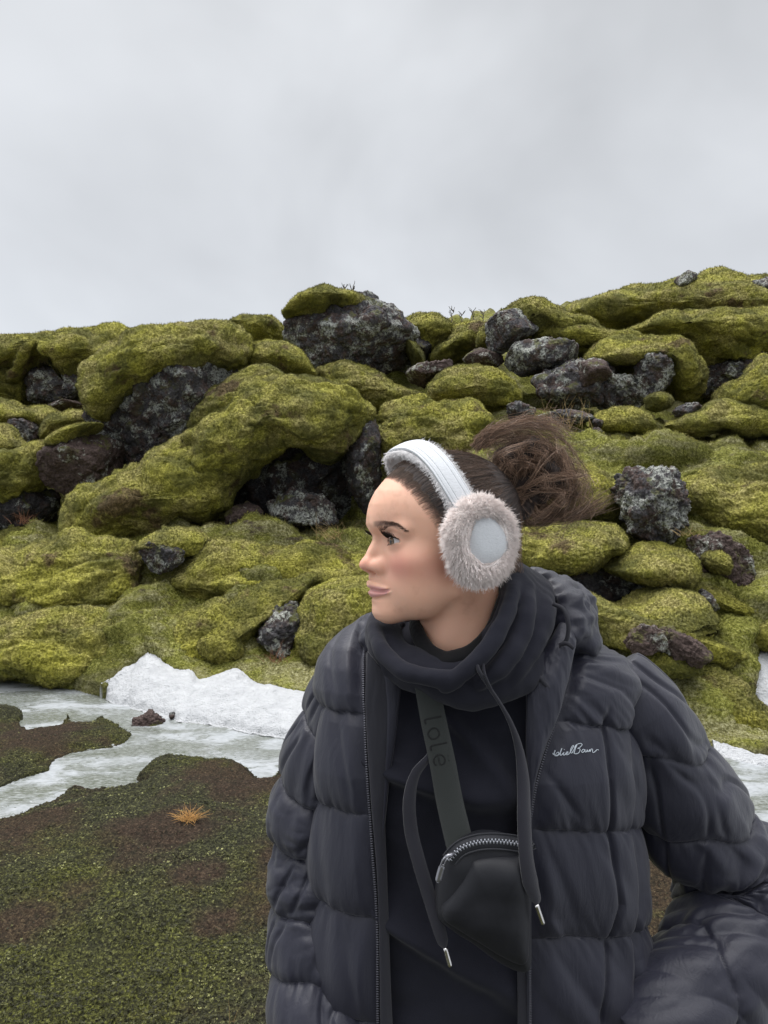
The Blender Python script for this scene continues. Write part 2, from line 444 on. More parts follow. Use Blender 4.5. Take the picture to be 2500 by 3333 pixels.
flatp = [(x, y, 0.03) for x in (-6, -3.5, -1.5, 0, 1.5, 3.5, 6) for y in (5.3, 3.6)] + [(x, y, 0.10) for x in (-6, -2, 0, 2, 6) for y in (2.4, 1.0, -1.0, -4.0)]
flatp = [p for p in flatp if not (p[1] > 5 and p[0] > 1.4)]
flatp += [(-9, 24, 4.3), (0, 24, 4.9), (9, 24, 6.0), (-14, 38, 4.0), (0, 38, 4.6), (14, 38, 5.5), (24, 38, 5.5), (-24, 38, 4)]
cp = np.vstack([cp, flatp])
def _tps(r2): return 0.5 * r2 * np.log(r2 + 1e-9)
_n = len(cp)
_A = np.zeros((_n + 3, _n + 3)); _d2 = ((cp[:, None, :2] - cp[None, :, :2]) ** 2).sum(-1)
_A[:_n, :_n] = _tps(_d2) + np.eye(_n) * 0.02
_A[:_n, _n] = 1; _A[:_n, _n + 1:] = cp[:, :2]; _A[_n:, :_n] = _A[:_n, _n:].T
_w = np.linalg.solve(_A, np.concatenate([cp[:, 2], [0, 0, 0]]))
def base_z(x, y):
    z = _w[_n] + _w[_n + 1] * x + _w[_n + 2] * y
    for i in range(_n): z = z + _w[i] * _tps((x - cp[i, 0]) ** 2 + (y - cp[i, 1]) ** 2)
    return z
SNOW1T = [(332, 2252, 6.40), (386, 2212, 6.55), (422, 2176, 6.72), (458, 2158, 6.80), (476, 2122, 6.92), (500, 2112, 6.94), (543, 2150, 6.80), (585, 2180, 6.66), (627, 2188, 6.60), (651, 2218, 6.45), (723, 2200, 6.46), (766, 2186, 6.48), (802, 2209, 6.36), (844, 2230, 6.27), (892, 2236, 6.22), (940, 2252, 6.14), (1050, 2262, 6.05), (1250, 2285, 5.95)]
SNOW1B = [(325, 2262, 6.45), (374, 2290, 6.22), (446, 2312, 6.0), (573, 2345, 5.70), (663, 2357, 5.60), (784, 2381, 5.41), (928, 2405, 5.22), (1250, 2440, 4.98)]
SNOW2T = [(2432, 2130, 6.28), (2440, 2110, 6.33), (2480, 2105, 6.35), (2600, 2090, 6.4), (2900, 2080, 6.4)]
SNOW2B = [(2290, 2250, 5.72), (2380, 2270, 5.75), (2460, 2310, 5.72), (2560, 2350, 5.6), (2900, 2400, 5.4)]
SNOW3T = [(2310, 2420, 5.12), (2351, 2432, 5.08), (2420, 2452, 4.98), (2500, 2474, 4.86), (2900, 2520, 4.7)]
SNOW3B = [(2330, 2465, 4.88), (2400, 2490, 4.75), (2500, 2510, 4.65), (2900, 2560, 4.4)]
FOOT = [np.vstack([WA(np.array(a, float))[:, :2], WA(np.array(b, float))[::-1, :2] - [0, 0.40]]) for a, b in ((SNOW1T, SNOW1B), (SNOW2T, SNOW2B))]
def ground_z(x, y, detail=True):
    x = np.asarray(x, float).ravel(); y = np.asarray(y, float).ravel()
    z = base_z(x, y)
    P2 = np.stack([x, y, np.zeros_like(x)], -1)
    sd = sdpoly(P2, ICE); si = sdpoly(P2, ISLE)
    wob = 0.05 * fbm(P2 * 3.0, 3, seed=4)
    s = np.maximum(sd, -si) + wob          # <0 on ice
    far = smooth(5.8, 7.2, y - 0.0 * x)
    shore = -0.06 + 0.16 * smooth(-0.04, 0.16, s) + 0.10 * smooth(0.0, 1.2, s)
    upside = smooth(4.75, 5.1, y + 0.10 * np.maximum(-x, 0))          # hill side of the stream: no bank, snow or slope takes over
    shore = np.where(s > 0, shore * (1 - upside) + np.clip(z, 0.0, 0.12) * upside, shore)
    shore_isle = -0.06 + 0.10 * smooth(-0.04, 0.20, s) + 0.03 * smooth(0, .6, s)
    shore = np.where(si < 0.3, shore_isle, shore)
    nearflat = smooth(6.9, 6.2, y) * smooth(0.25, -0.1, z - 0.12 - 0.0)
    zz = np.where(s < 0.0, np.minimum(z, shore), z)
    k = smooth(0.30, 0.05, z)               # only the flat part follows the shore profile
    zz = z * (1 - k) + shore * k
    # nothing of the hill dips under the ice plane
    zz = np.where((s > 0.05), np.maximum(zz, 0.012), zz)
    for fp in FOOT: zz = zz - 0.15 * smooth(0.02, -0.12, sdpoly(P2, fp))
    return zz, s, np.where(si < 0.05, 0.0, upside)
cols = np.concatenate([np.linspace(-1000, -120, 60), np.arange(-112, 2612, 5.0), np.linspace(2620, 3500, 60)])
rows = np.concatenate([np.linspace(-4, 1.0, 26), np.exp(np.linspace(math.log(1.03), math.log(9.6), 620)), np.exp(np.linspace(math.log(9.63), math.log(40), 190))])
gt = (cols - 1250) / F
gX = gt[None, :] * np.sqrt(rows[:, None] ** 2 + 1.0); gY = np.repeat(rows[:, None], len(cols), 1)
gx, gy = gX.ravel(), gY.ravel()
gz, gs, gup = ground_z(gx, gy)
P = np.stack([gx, gy, gz], -1)
G0 = P.reshape(len(rows), len(cols), 3)
Fg = grid_faces(len(rows), len(cols))
N = vnormals(P, Fg)
# rounded swells of the hillside: photo pixel, depth, radius along slope, radius upwards, height
for (bx, by, bY, rx, rz, hh) in [(120, 2080, 7.3, 0.9, 0.30, 0.22), (420, 2030, 7.5, 0.8, 0.28, 0.20), (600, 1830, 8.3, 0.9, 0.30, 0.22), (250, 1880, 8.1, 0.9, 0.25, 0.22), (760, 1760, 8.7, 0.9, 0.25, 0.25),
                                (60, 1960, 7.8, 0.7, 0.2, 0.15), (900, 1950, 7.6, 0.8, 0.4, 0.28), (1050, 2150, 6.6, 0.6, 0.3, 0.22), (700, 2100, 6.9, 0.7, 0.25, 0.15), (1120, 1800, 8.2, 0.7, 0.3, 0.2), (240, 2180, 6.8, 0.6, 0.2, 0.14),
                                (1850, 1480, 8.6, 1.0, 0.3, 0.22), (2300, 1560, 8.2, 1.2, 0.3, 0.28), (2100, 1500, 8.6, 0.8, 0.2, 0.15), (2450, 1700, 7.5, 0.9, 0.35, 0.28), (2250, 1850, 7.0, 0.7, 0.3, 0.15), (2420, 1950, 6.7, 0.6, 0.25, 0.2),
                                (2400, 2270, 5.5, 0.5, 0.2, 0.14), (2200, 2300, 5.45, 0.5, 0.2, 0.12), (1500, 1560, 8.6, 1.0, 0.4, 0.2)]:
    c_ = W(bx, by, bY)
    w_ = np.exp(-(((P[:, 0] - c_[0]) / rx) ** 2 + ((P[:, 2] - c_[2]) / rz) ** 2 + ((P[:, 1] - c_[1]) / 1.2) ** 2))
    P = P + (w_ * hh)[:, None] * np.array([0.0, -0.75, 0.65])
N = vnormals(P, Fg)
hill = smooth(0.05, 0.35, gz) * smooth(5.0, 6.0, gy)
amp = 0.012 + 0.11 * hill
# pillowy folds of moss, longer sideways than upwards
q = P * np.array([1.0, 1.0, 1.5])
q = q + 0.25 * fbm(P * 1.1, 2, seed=77)[:, None]
disp = (billow(q * 1.2, 2, 0.45, seed=1) - 0.30) * 4.2 * amp + (billow(q * np.array([3.2, 3.2, 5.0]), 2, 0.45, seed=9) - 0.2) * 0.10 * hill + billow(q * 4.6, 2, 0.5, seed=19) * 0.012 \
    + fbm(P * 15, 2, seed=21) * 0.016 * (0.4 + 0.6 * hill) + fbm(P * 44, 2, seed=31) * 0.013 * smooth(0.0, 0.05, gs + 0.02)
BRP = flat([(560, 2830), (350, 2585), (40, 2800), (830, 2600), (120, 2420), (2150, 2950), (640, 3000), (100, 3150), (2300, 3100), (1000, 3000), (700, 3200)]); BRR = [0.30, 0.22, 0.30, 0.42, 0.45, 0.7, 0.16, 0.18, 0.6, 0.3, 0.10]
P2_ = np.stack([gx, gy, 0 * gx], -1); wn_ = fbm(P2_ * 3.2, 4, 0.6, seed=90)
brn = np.zeros(len(gx))
for c_, r_ in zip(BRP, BRR): brn = np.maximum(brn, 0.9 * smooth(1.25, 0.35, np.hypot(gx - c_[0], (gy - c_[1]) * 0.8) / r_ + 1.1 * wn_))
brn = np.maximum(brn, smooth(0.10, 0.40, fbm(P2_ * 1.7, 4, 0.65, seed=55)) * 0.7) * (1 - gup)
near = smooth(5.2, 3.5, gy)
disp += near * smooth(0.0, 0.1, gs) * (fbm(P * 2.2, 2, seed=3) * 0.05 + np.abs(pnoise(P * 75, 5)) * 0.012)
disp *= np.where(gs < 0, 0.25, 1.0)
P = P + N * disp[:, None]
P[:, 2] = np.where((gs < -0.03) & (gy < 7.4) & (gz < 0.06), np.minimum(P[:, 2], -0.02), P[:, 2])
# ---- materials -----------------------------------------------------
def moss_material(name, bright=1.22, brown=0.0, fine=1.0):
    m = Mat(name); o = m.tc('Object')
    big = m.noise(o, 0.9, 4, 0.55); mid = m.noise(o, 4.5, 4, 0.6); sp = m.noise(o, 46 * fine, 3, 0.75); sp2 = m.noise(o, 19 * fine, 3, 0.65)
    b = bright
    c1 = m.ramp(sp, [(0.28, (0.045 * b, 0.048 * b, 0.010 * b)), (0.42, (0.145 * b, 0.150 * b, 0.028 * b)), (0.55, (0.265 * b, 0.27 * b, 0.058 * b)), (0.72, (0.50 * b, 0.49 * b, 0.19 * b))])
    c2 = m.ramp(sp, [(0.28, (0.055 * b, 0.052 * b, 0.018 * b)), (0.46, (0.17 * b, 0.16 * b, 0.055 * b)), (0.72, (0.46 * b, 0.44 * b, 0.22 * b))])
    c = m.mix(m.ramp(mid, [(0.38, 0.0), (0.60, 1.0)]), c1, c2)
    c3 = m.ramp(sp, [(0.28, (0.075 * b, 0.080 * b, 0.010 * b)), (0.50, (0.26 * b, 0.265 * b, 0.038 * b)), (0.75, (0.50 * b, 0.49 * b, 0.11 * b))])
    c = m.mix(m.ramp(big, [(0.46, 0.0), (0.66, 0.8)]), c, c3)
    c = m.mix(m.ramp(sp2, [(0.33, 0.30), (0.55, 0.0)]), c, (0.05, 0.05, 0.014))
    c = m.mix(m.ramp(m.noise(m.mapping(o, (1, 1, 1.6), loc=(6, 2, 8)), 2.1, 4, 0.6), [(0.38, 0.75), (0.55, 0.0)]), c, (0.060, 0.066, 0.018))
    cb = m.ramp(sp, [(0.3, (0.028, 0.017, 0.012)), (0.52, (0.085, 0.055, 0.040)), (0.75, (0.19, 0.13, 0.095))])
    br = m.noise(m.mapping(o, (1, 1, 1), loc=(3.1, 7.7, 1.3)), 1.6, 5, 0.62)
    c = m.mix(m.ramp(br, [(0.60 - brown, 0.0), (0.66 - brown, 0.85)]), c, cb)
    c = m.mix(1.0, c, (1.0, 0.93, 0.78), 'MULTIPLY')
    h = m.math('MULTIPLY_ADD', sp, 0.6, m.math('MULTIPLY', sp2, 0.9))
    m.set(Base_Color=c, Roughness=0.95, Normal=m.bump(h, 0.8, 0.03, m.attr('bn', 'Vector')), Sheen_Weight=0.12, Sheen_Roughness=0.6, Sheen_Tint=(0.85, 0.9, 0.6), Specular_IOR_Level=0.1)
    return m.m
M_moss = moss_material('moss')
M_moss2 = moss_material('moss_olive', 0.84)
def rock_material(name, base=1.0, lichen=0.5, brown=0.3):
    m = Mat(name); o = m.tc('Object')
    n1 = m.noise(o, 7, 6, 0.7); n2 = m.noise(o, 34, 4, 0.75); n3 = m.noise(m.mapping(o, loc=(5, 2, 9)), 3.4, 6, 0.72)
    v = m.voro(o, 30)
    c = m.ramp(n2, [(0.30, (0.018 * base, 0.017 * base, 0.019 * base)), (0.5, (0.065 * base, 0.062 * base, 0.066 * base)), (0.72, (0.15 * base, 0.145 * base, 0.15 * base))])
    cb = m.ramp(n2, [(0.3, (0.025 * base, 0.015 * base, 0.012 * base)), (0.7, (0.13 * base, 0.085 * base, 0.07 * base))])
    c = m.mix(m.ramp(n1, [(0.62 - brown * 0.5, 0.0), (0.72 - brown * 0.5, 0.8)]), c, cb)
    li = m.math('MULTIPLY', m.ramp(n3, [(0.60 - lichen * 0.22, 0.0), (0.66 - lichen * 0.22, 1.0)]), m.ramp(n2, [(0.40, 0.0), (0.56, 1.0)]))
    lc = m.mix(n1, (0.30, 0.31, 0.29), (0.42, 0.44, 0.38))
    c = m.mix(li, c, lc)
    gm = m.math('MULTIPLY', m.ramp(m.noise(m.mapping(o, loc=(1, 4, 2)), 5, 4, 0.6), [(0.56, 0.0), (0.63, 0.7)]), m.ramp(m.normal_z(), [(0.0, 0.3), (0.6, 1.0)]))
    c = m.mix(gm, c, (0.09, 0.095, 0.02))
    h = m.math('MULTIPLY_ADD', n2, 0.7, m.math('MULTIPLY', v, -0.5))
    m.set(Base_Color=c, Roughness=0.85, Normal=m.bump(h, 0.8, 0.03), Specular_IOR_Level=0.25)
    return m.m
M_rock = rock_material('lava_rock', 1.0, 0.42)
M_rock_dark = rock_material('lava_rock_dark', 0.65, 0.3, 0.3)
M_rock_lichen = rock_material('lava_rock_lichen', 0.9, 0.5, 0.3)
M_rock_brown = rock_material('lava_rock_brown', 0.9, 0.25, 1.0)
# near ground: dark olive mat with brown patches and light leaf specks
def near_material():
    m = Mat('ground_moss'); o = m.tc('Object'); geo = m.n('ShaderNodeNewGeometry'); sp3 = m.n('ShaderNodeSeparateXYZ'); m.l(geo.outputs['Position'], sp3.inputs[0])
    big = m.noise(o, 1.3, 5, 0.6); big2 = m.noise(m.mapping(o, loc=(4, 1, 0)), 1.9, 5, 0.65); sp = m.noise(o, 95, 3, 0.75); sp2 = m.noise(o, 33, 3, 0.7)
    g = m.ramp(sp, [(0.36, (0.0111, 0.0111, 0.0084)), (0.50, (0.0332, 0.0332, 0.0193)), (0.60, (0.0693, 0.0720, 0.0332)), (0.74, (0.2633, 0.2633, 0.1247))])
    g2 = m.ramp(sp, [(0.36, (0.0139, 0.0139, 0.0069)), (0.50, (0.0416, 0.0431, 0.0139)), (0.68, (0.1663, 0.1733, 0.0416))])
    g = m.mix(m.ramp(big, [(0.46, 0.0), (0.62, 1.0)]), g, g2)
    b = m.ramp(sp, [(0.34, (0.014, 0.010, 0.008)), (0.55, (0.052, 0.033, 0.025)), (0.76, (0.135, 0.088, 0.066))])
    c = m.mix(m.math('MULTIPLY', m.attr('brown'), 0.92), g, b)
    c = m.mix(m.ramp(sp2, [(0.36, 0.6), (0.55, 0.0)]), c, (0.016, 0.016, 0.012))
    # hillside moss where the ground rises
    c1 = m.ramp(sp, [(0.30, (0.035, 0.038, 0.012)), (0.45, (0.125, 0.132, 0.028)), (0.56, (0.24, 0.25, 0.052)), (0.72, (0.43, 0.43, 0.14))])
    spb = m.noise(o, 42, 3, 0.75)
    c1 = m.ramp(spb, [(0.30, (0.034, 0.036, 0.009)), (0.43, (0.12, 0.124, 0.024)), (0.55, (0.225, 0.228, 0.050)), (0.72, (0.43, 0.42, 0.16))])
    c2 = m.ramp(spb, [(0.30, (0.05, 0.046, 0.02)), (0.46, (0.18, 0.17, 0.07)), (0.72, (0.46, 0.44, 0.25))])
    mid = m.noise(m.mapping(o, (1, 1, 2.6)), 2.6, 5, 0.62)
    hc = m.mix(m.ramp(mid, [(0.46, 0.0), (0.60, 1.0)]), c1, c2)
    br = m.noise(m.mapping(o, (1, 1, 2.0), loc=(3, 7, 1)), 2.4, 5, 0.6)
    hc = m.mix(m.ramp(br, [(0.62, 0.0), (0.68, 0.85)]), hc, m.ramp(spb, [(0.3, (0.03, 0.022, 0.018)), (0.6, (0.10, 0.075, 0.062))]))
    hc = m.mix(m.ramp(m.noise(m.mapping(o, (1, 1, 2.0), loc=(9, 2, 4)), 1.1, 4, 0.6), [(0.36, 0.62), (0.56, 0.0)]), hc, (0.035, 0.036, 0.012))
    fac = m.attr('hillside')
    c = m.mix(fac, c, hc)
    h = m.math('MULTIPLY_ADD', sp, 0.45, m.math('MULTIPLY', sp2, 0.9))
    h = m.math('ADD', h, m.math('MULTIPLY', spb, 0.8))
    m.set(Base_Color=c, Roughness=0.92, Normal=m.bump(h, 0.85, 0.02), Specular_IOR_Level=0.08)
    return m.m
M_ground = near_material()
ground = mesh_obj('ground', P, Fg, M_ground, col={'brown': brn, 'hillside': np.maximum(gup, smooth(0.14, 0.3, gz) * smooth(5.2, 5.8, gy))})
tag(ground, 'mossy ground rising into a green hillside', 'ground', kind='structure')
GROUND_P = P; GROUND_S = gs
# ---- ice sheet ------------------------------------------------------
ix = np.linspace(-6.5, 6.5, 330); iy = np.linspace(2.6, 7.3, 200)
IX, IY = np.meshgrid(ix, iy); pi_ = np.stack([IX.ravel(), IY.ravel(), np.zeros(IX.size)], -1)
iz = 0.004 + 0.010 * fbm(pi_ * np.array([1.6, 3.5, 1]), 3, seed=40) + 0.004 * fbm(pi_ * np.array([9, 22, 1]), 2, seed=41)
pi_[:, 2] = iz
m = Mat('ice'); o = m.tc('Object'); st = m.mapping(o, (1.0, 1.7, 1.0))
a = m.noise(st, 1.7, 5, 0.6, 0.5); b = m.noise(st, 6, 4, 0.6, 0.8); fl = m.noise(m.mapping(o, (1, 2.2, 1)), 26, 4, 0.7)
whi = m.math('MULTIPLY', m.ramp(a, [(0.45, 0.0), (0.60, 0.9)]), m.ramp(b, [(0.36, 0.25), (0.46, 1.0)]))
col = m.mix(whi, m.ramp(fl, [(0.35, (0.085, 0.095, 0.07)), (0.55, (0.20, 0.215, 0.20)), (0.7, (0.36, 0.38, 0.37))]), m.ramp(fl, [(0.3, (0.27, 0.29, 0.305)), (0.6, (0.39, 0.41, 0.43))]))
m.set(Base_Color=col, Roughness=m.ramp(whi, [(0.0, 0.10), (1.0, 0.5)]), Specular_IOR_Level=0.5, Normal=m.bump(m.math('MULTIPLY_ADD', fl, 0.5, b), 0.5, 0.012))
M_ice = m.m
ice = mesh_obj('ice', pi_, grid_faces(len(iy), len(ix)), M_ice)
tag(ice, 'thin grey and white ice over a frozen stream', 'ice', kind='structure')
# ---- snow banks ------------------------------------------------------
m = Mat('snow'); o = m.tc('Object')
f1 = m.noise(o, 60, 3, 0.7); f2 = m.noise(o, 9, 4, 0.6)
m.set(Base_Color=m.mix(m.ramp(f2, [(0.35, 0.0), (0.7, 1.0)]), (0.46, 0.472, 0.486), (0.56, 0.572, 0.584)), Roughness=0.7, Normal=m.bump(m.math('MULTIPLY_ADD', f1, 0.8, f2), 0.9, 0.035))
M_snow = m.m
def snow_patch(name, top, bot, label, seed=0, lift=0.0):
    """top / bot: polylines (px, py, Y); surface between them, bulging"""
    T = catmull(WA(top), 240); B = catmull(WA(bot), 240)
    k = 70; t = np.linspace(0, 1, k)[:, None, None]
    S = T[None] * (1 - t) + B[None] * t
    S = S.reshape(-1, 3); tt = np.repeat(t.ravel(), 240)
    S[:, 2] += 0.06 * np.sin(np.pi * np.clip(tt, 0, 1)) + 0.035 * fbm(S * 2.3, 3, seed=seed) * np.sin(np.pi * np.clip(tt * 0.98 + 0.01, 0, 1)) + 0.012 * fbm(S * 22, 2, seed=seed + 1) + lift
    S[:, 2] += 0.018 * billow(S * 14, 3, 0.6, seed=seed + 3) * np.sin(np.pi * np.clip(tt, 0, 1))
    S[:, 1] += 0.12 * fbm(S * 6, 4, 0.6, seed=seed + 5) * smooth(0.12, 0.0, tt) + 0.06 * fbm(S * 7, 3, seed=seed + 6) * smooth(0.8, 1.0, tt)
    S[:, 2] -= 0.03 * smooth(0.93, 1.0, tt)
    S2 = S.copy(); S2[:, 2] -= 0.25                      # real thickness below
    nv = len(S); Ft = grid_faces(k, 240); Fb = Ft[:, ::-1] + nv
    ring = np.concatenate([np.arange(240), np.arange(1, k) * 240 + 239, np.arange(238, -1, -1) + (k - 1) * 240, np.arange(k - 2, 0, -1) * 240])
    r2 = np.roll(ring, -1)
    side = np.stack([ring, ring + nv, r2 + nv, r2], -1)
    ob = mesh_obj(name, np.vstack([S, S2]), [Ft[:, ::-1], Fb[:, ::-1], side], M_snow)
    tag(ob, label, 'snow', kind='stuff'); return ob
snow_patch('snow_bank', SNOW1T, SNOW1B, 'bank of bright white snow between mossy slope and icy stream', 3, 0.03)
snow_patch('snow_bank', SNOW2T, SNOW2B, 'patch of snow at the right edge below the mossy hillside', 8, 0.02)
snow_patch('snow_bank', SNOW3T, SNOW3B, 'strip of snow along the stream bank behind the bent arm', 15)
# ---- mossy boulders --------------------------------------------------
def c2(p): return [(x / 1.327, 850 + y / 1.327) for x, y in p]
def c3(p): return [(1250 + x / 1.327, 850 + y / 1.327) for x, y in p]
def c4(p): return [(x / 1.659, 1700 + y / 1.659) for x, y in p]
def c6(p): return [(1700 + x / 2.074, 1600 + y / 2.074) for x, y in p]
def cm(p): return [(x * 1.507, y * 1.507) for x, y in p]
def blob(name, poly, Y, thick, mat, parent, kind='moss', level=6, lean=0.35, amp=1.0, seed=0, center=None, sx=0.0):
    poly = np.asarray(poly, float)
    if center is None:
        # area centroid
        x, y = poly[:, 0], poly[:, 1]; x2, y2 = np.roll(x, -1), np.roll(y, -1); cr = x * y2 - x2 * y
        A = cr.sum() / 2; center = ((x + x2) @ cr / (6 * A), (y + y2) @ cr / (6 * A))
    cx, cy = center
    d = poly - [cx, cy]; th = np.arctan2(-d[:, 1], d[:, 0]); r = np.hypot(d[:, 0], d[:, 1])
    # dense resampling along the outline, then radius as a function of angle (smoothed)
    seg = np.concatenate([poly + (np.roll(poly, -1, 0) - poly) * t for t in np.linspace(0, 0.95, 20)])
    d = seg - [cx, cy]; th = np.arctan2(-d[:, 1], d[:, 0]); r = np.hypot(d[:, 0], d[:, 1])
    o_ = np.argsort(th); th, r = th[o_], r[o_]
    tg = np.linspace(-np.pi, np.pi, 257)
    rg = np.interp(tg, np.concatenate([th - 2 * np.pi, th, th + 2 * np.pi]), np.tile(r, 3))
    ker = np.array([1, 2, 3, 2, 1.0]) / 9
    for _ in range(1 if kind == 'rock' else 2): rg[:-1] = sum(k * np.roll(rg[:-1], j - 2) for j, k in enumerate(ker)); rg[-1] = rg[0]
    V, T = ico(level); V = V.astype(float)
    s = np.hypot(V[:, 0], V[:, 2]); a = np.arctan2(V[:, 2], V[:, 0])
    R = np.interp(a, tg, rg) * (Y / F)
    ext = rg.mean() * Y / F
    # superellipse-like fullness: fat rim
    ss = np.sin(np.arcsin(np.clip(s, 0, 1)) ) ** 0.92
    X = ss * R * np.cos(a); Z = ss * R * np.sin(a); D = -V[:, 1] * thick * 1.0
    C = W(cx, cy, Y)
    Q = np.stack([X, -D, Z], -1)
    Q[:, 1] += lean * np.maximum(Z, -0.2 * ext) + sx * X
    if kind == 'rock':                                     # broken planes
        rr = np.random.default_rng(seed + 1); sc3 = np.array([np.abs(Q[:, 0]).max(), np.abs(Q[:, 1]).max(), np.abs(Q[:, 2]).max()]) + 1e-6
        for _ in range(26):
            u = rr.normal(size=3); u /= np.linalg.norm(u)
            dq = (Q / sc3) @ u - rr.uniform(0.50, 0.88)
            Q = Q - (np.maximum(dq, 0) * 0.92)[:, None] * u * sc3
        Q = Q * 1.30
    Nn = vnormals(Q, T)
    Pw = Q + C + seed * 3.7
    if kind == 'moss':
        qq = Pw * np.array([1, 1, 1.6])
        qq = qq + 0.25 * fbm(Pw * 1.3, 2, seed=seed)[:, None]
        dd = (billow(qq * 1.25, 2, 0.36, seed=seed) - 0.28) * 0.30 + (billow(qq * np.array([3.6, 3.6, 5.4]), 2, 0.5, seed=seed + 2) - 0.25) * 0.058 + fbm(Pw * 14, 2, seed=seed + 4) * 0.013 - 0.016 * np.exp(-(pnoise(qq * np.array([1.6, 1.6, 3.4]), seed + 8) / 0.07) ** 2)
        dd *= min(1.0, ext / 0.6) * amp
        dd += fbm(Pw * 42, 2, seed=seed + 6) * 0.017
    else:
        k = 1.0 / max(ext, 0.15) * 1.25
        d1, d2 = worley(Pw * k * 1.3 + 0.3 * fbm(Pw * k * 2, 2)[:, None], seed)
        e1, e2 = worley(Pw * k * 3.6, seed + 5)
        dd = (np.minimum(d2 - d1, 0.35) * 0.55 - 0.10 + np.minimum(e2 - e1, 0.3) * 0.22 + fbm(Pw * k * 2.2, 4, 0.6, seed=seed) * 0.30 + billow(Pw * k * 12, 3, 0.6, seed=seed + 9) * 0.10) * ext * 0.55 * amp
        dd += fbm(Pw * 30, 3, 0.65, seed=seed + 3) * 0.02
    Q = Q + Nn * dd[:, None]
    if kind == 'moss':                                     # sprigs of moss standing on the cushion
        Fa = np.cross(Q[T[:, 1]] - Q[T[:, 0]], Q[T[:, 2]] - Q[T[:, 0]]); ar = np.linalg.norm(Fa, axis=1) * 0.5; fn = Fa / (2 * ar[:, None] + 1e-12)
        ok_ = (fn[:, 1] < 0.45); Lf = 0.0021 * Y
        nl = int(min(42000, ar[ok_].sum() / (0.75 * Lf * Lf))); rr = np.random.default_rng(seed + 900)
        fi = np.where(ok_)[0][rr.choice(ok_.sum(), nl, p=ar[ok_] / ar[ok_].sum())]
        w_ = rr.dirichlet((1, 1, 1), nl); b_ = (Q[T[fi]] * w_[:, :, None]).sum(1)
        d_ = fn[fi] + rr.normal(size=(nl, 3)) * 0.55 + np.array([0, 0, 0.25]); d_ /= np.linalg.norm(d_, axis=1, keepdims=True)
        s_ = np.cross(d_, rr.normal(size=(nl, 3))); s_ /= np.linalg.norm(s_, axis=1, keepdims=True) + 1e-9
        l_ = Lf * rr.uniform(0.6, 1.5, (nl, 1)); LV = np.stack([b_ - d_ * l_ * 0.2 - s_ * l_ * 0.20, b_ - d_ * l_ * 0.2 + s_ * l_ * 0.20, b_ + d_ * l_], 1).reshape(-1, 3)
        bn_ = np.vstack([vnormals(Q, T), np.repeat(fn[fi], 3, 0)]); 
        T = np.vstack([T, np.arange(nl * 3).reshape(-1, 3) + len(Q)]); Q = np.vstack([Q, LV])
    if parent is None:
        ob = mesh_obj(name, Q, T, mat, col={'bn': bn_} if kind == 'moss' else None); ob.location = C
    else:
        ob = mesh_obj(name, Q + C, T, mat, parent, col={'bn': bn_} if kind == 'moss' else None)
    return ob
def boulder(label, parts, cat='mossy boulder', name='mossy_boulder', group='moss covered lava boulders on the hillside', seed=0):
    """parts: list of (partname, poly, Y, thick, mat, kwargs)"""
    pts = np.concatenate([np.asarray(p[1], float) for p in parts]); Y = parts[0][2]
    root = empty(name, W(pts[:, 0].mean(), pts[:, 1].max(), Y))
    for i, (pn, poly, Y, th, mt, kw) in enumerate(parts):
        blob(pn, poly, Y, th, mt, root, seed=seed + i * 7, **kw)
    tag(root, label, cat, group)
    return root
def rockthing(label, poly, Y, th, mt, name='lava_rock', cat='rock', **kw):
    ob = blob(name, poly, Y, th, mt, None, kind='rock', **kw)
    return tag(ob, label, cat, 'bare lava rocks on the hillside')
MO = dict(kind='moss'); RO = dict(kind='rock')
def mo(**k): return dict(kind='moss', **k)
def ro(**k): return dict(kind='rock', **k)
boulder('wide low mossy mound on the skyline at the far left', [
    ('moss_cap', c2([(-500, 420), (-200, 385), (0, 366), (120, 358), (220, 345), (350, 322), (420, 303), (520, 298), (640, 300), (720, 340), (700, 480), (460, 520), (400, 600), (385, 640), (380, 560), (330, 480), (200, 465), (140, 490), (120, 600), (60, 640), (-300, 640)]), 13.0, 1.1, M_moss, mo(level=7, center=c2([(300, 400)])[0], lean=0.9)),
    ('moss_flank', c2([(-300, 450), (0, 400), (90, 420), (140, 480), (130, 560), (110, 620), (40, 620), (-300, 640)]), 12.6, 0.7, M_moss, mo(level=6, lean=0.6)),
    ('rock_face', c2([(120, 500), (200, 455), (290, 455), (385, 480), (400, 560), (385, 610), (200, 640), (120, 620)]), 12.55, 0.45, M_rock, ro(lean=0.2))], seed=1)
rockthing('reddish brown rounded rock under the grey rock face at far left', c2([(200, 625), (250, 605), (300, 600), (350, 610), (375, 630), (330, 650), (240, 655)]), 11.9, 0.35, M_rock_brown, seed=3, level=5, amp=0.4)
rockthing('small rock chip poking above the skyline at the left edge', c2([(-20, 355), (5, 342), (45, 338), (48, 348), (30, 365), (-10, 372)]), 13.2, 0.25, M_rock, seed=5, level=4)
boulder('mossy terrace of rolling cushions below the far left mound', [
    ('moss_cap', c2([(-300, 640), (0, 605), (60, 606), (120, 625), (200, 645), (240, 660), (230, 700), (150, 730), (60, 700), (-300, 760)]), 11.2, 0.7, M_moss, mo(level=6, lean=0.7)),
    ('moss_cushion', c2([(190, 750), (200, 700), (240, 665), (300, 645), (380, 640), (420, 660), (430, 700), (340, 730), (280, 770), (200, 800)]), 11.0, 0.5, M_moss, mo(level=6, lean=0.4)),
    ('rock_face', c2([(40, 690), (110, 685), (140, 710), (155, 770), (150, 810), (110, 800), (60, 740)]), 10.9, 0.35, M_rock, ro(level=5))], seed=11)
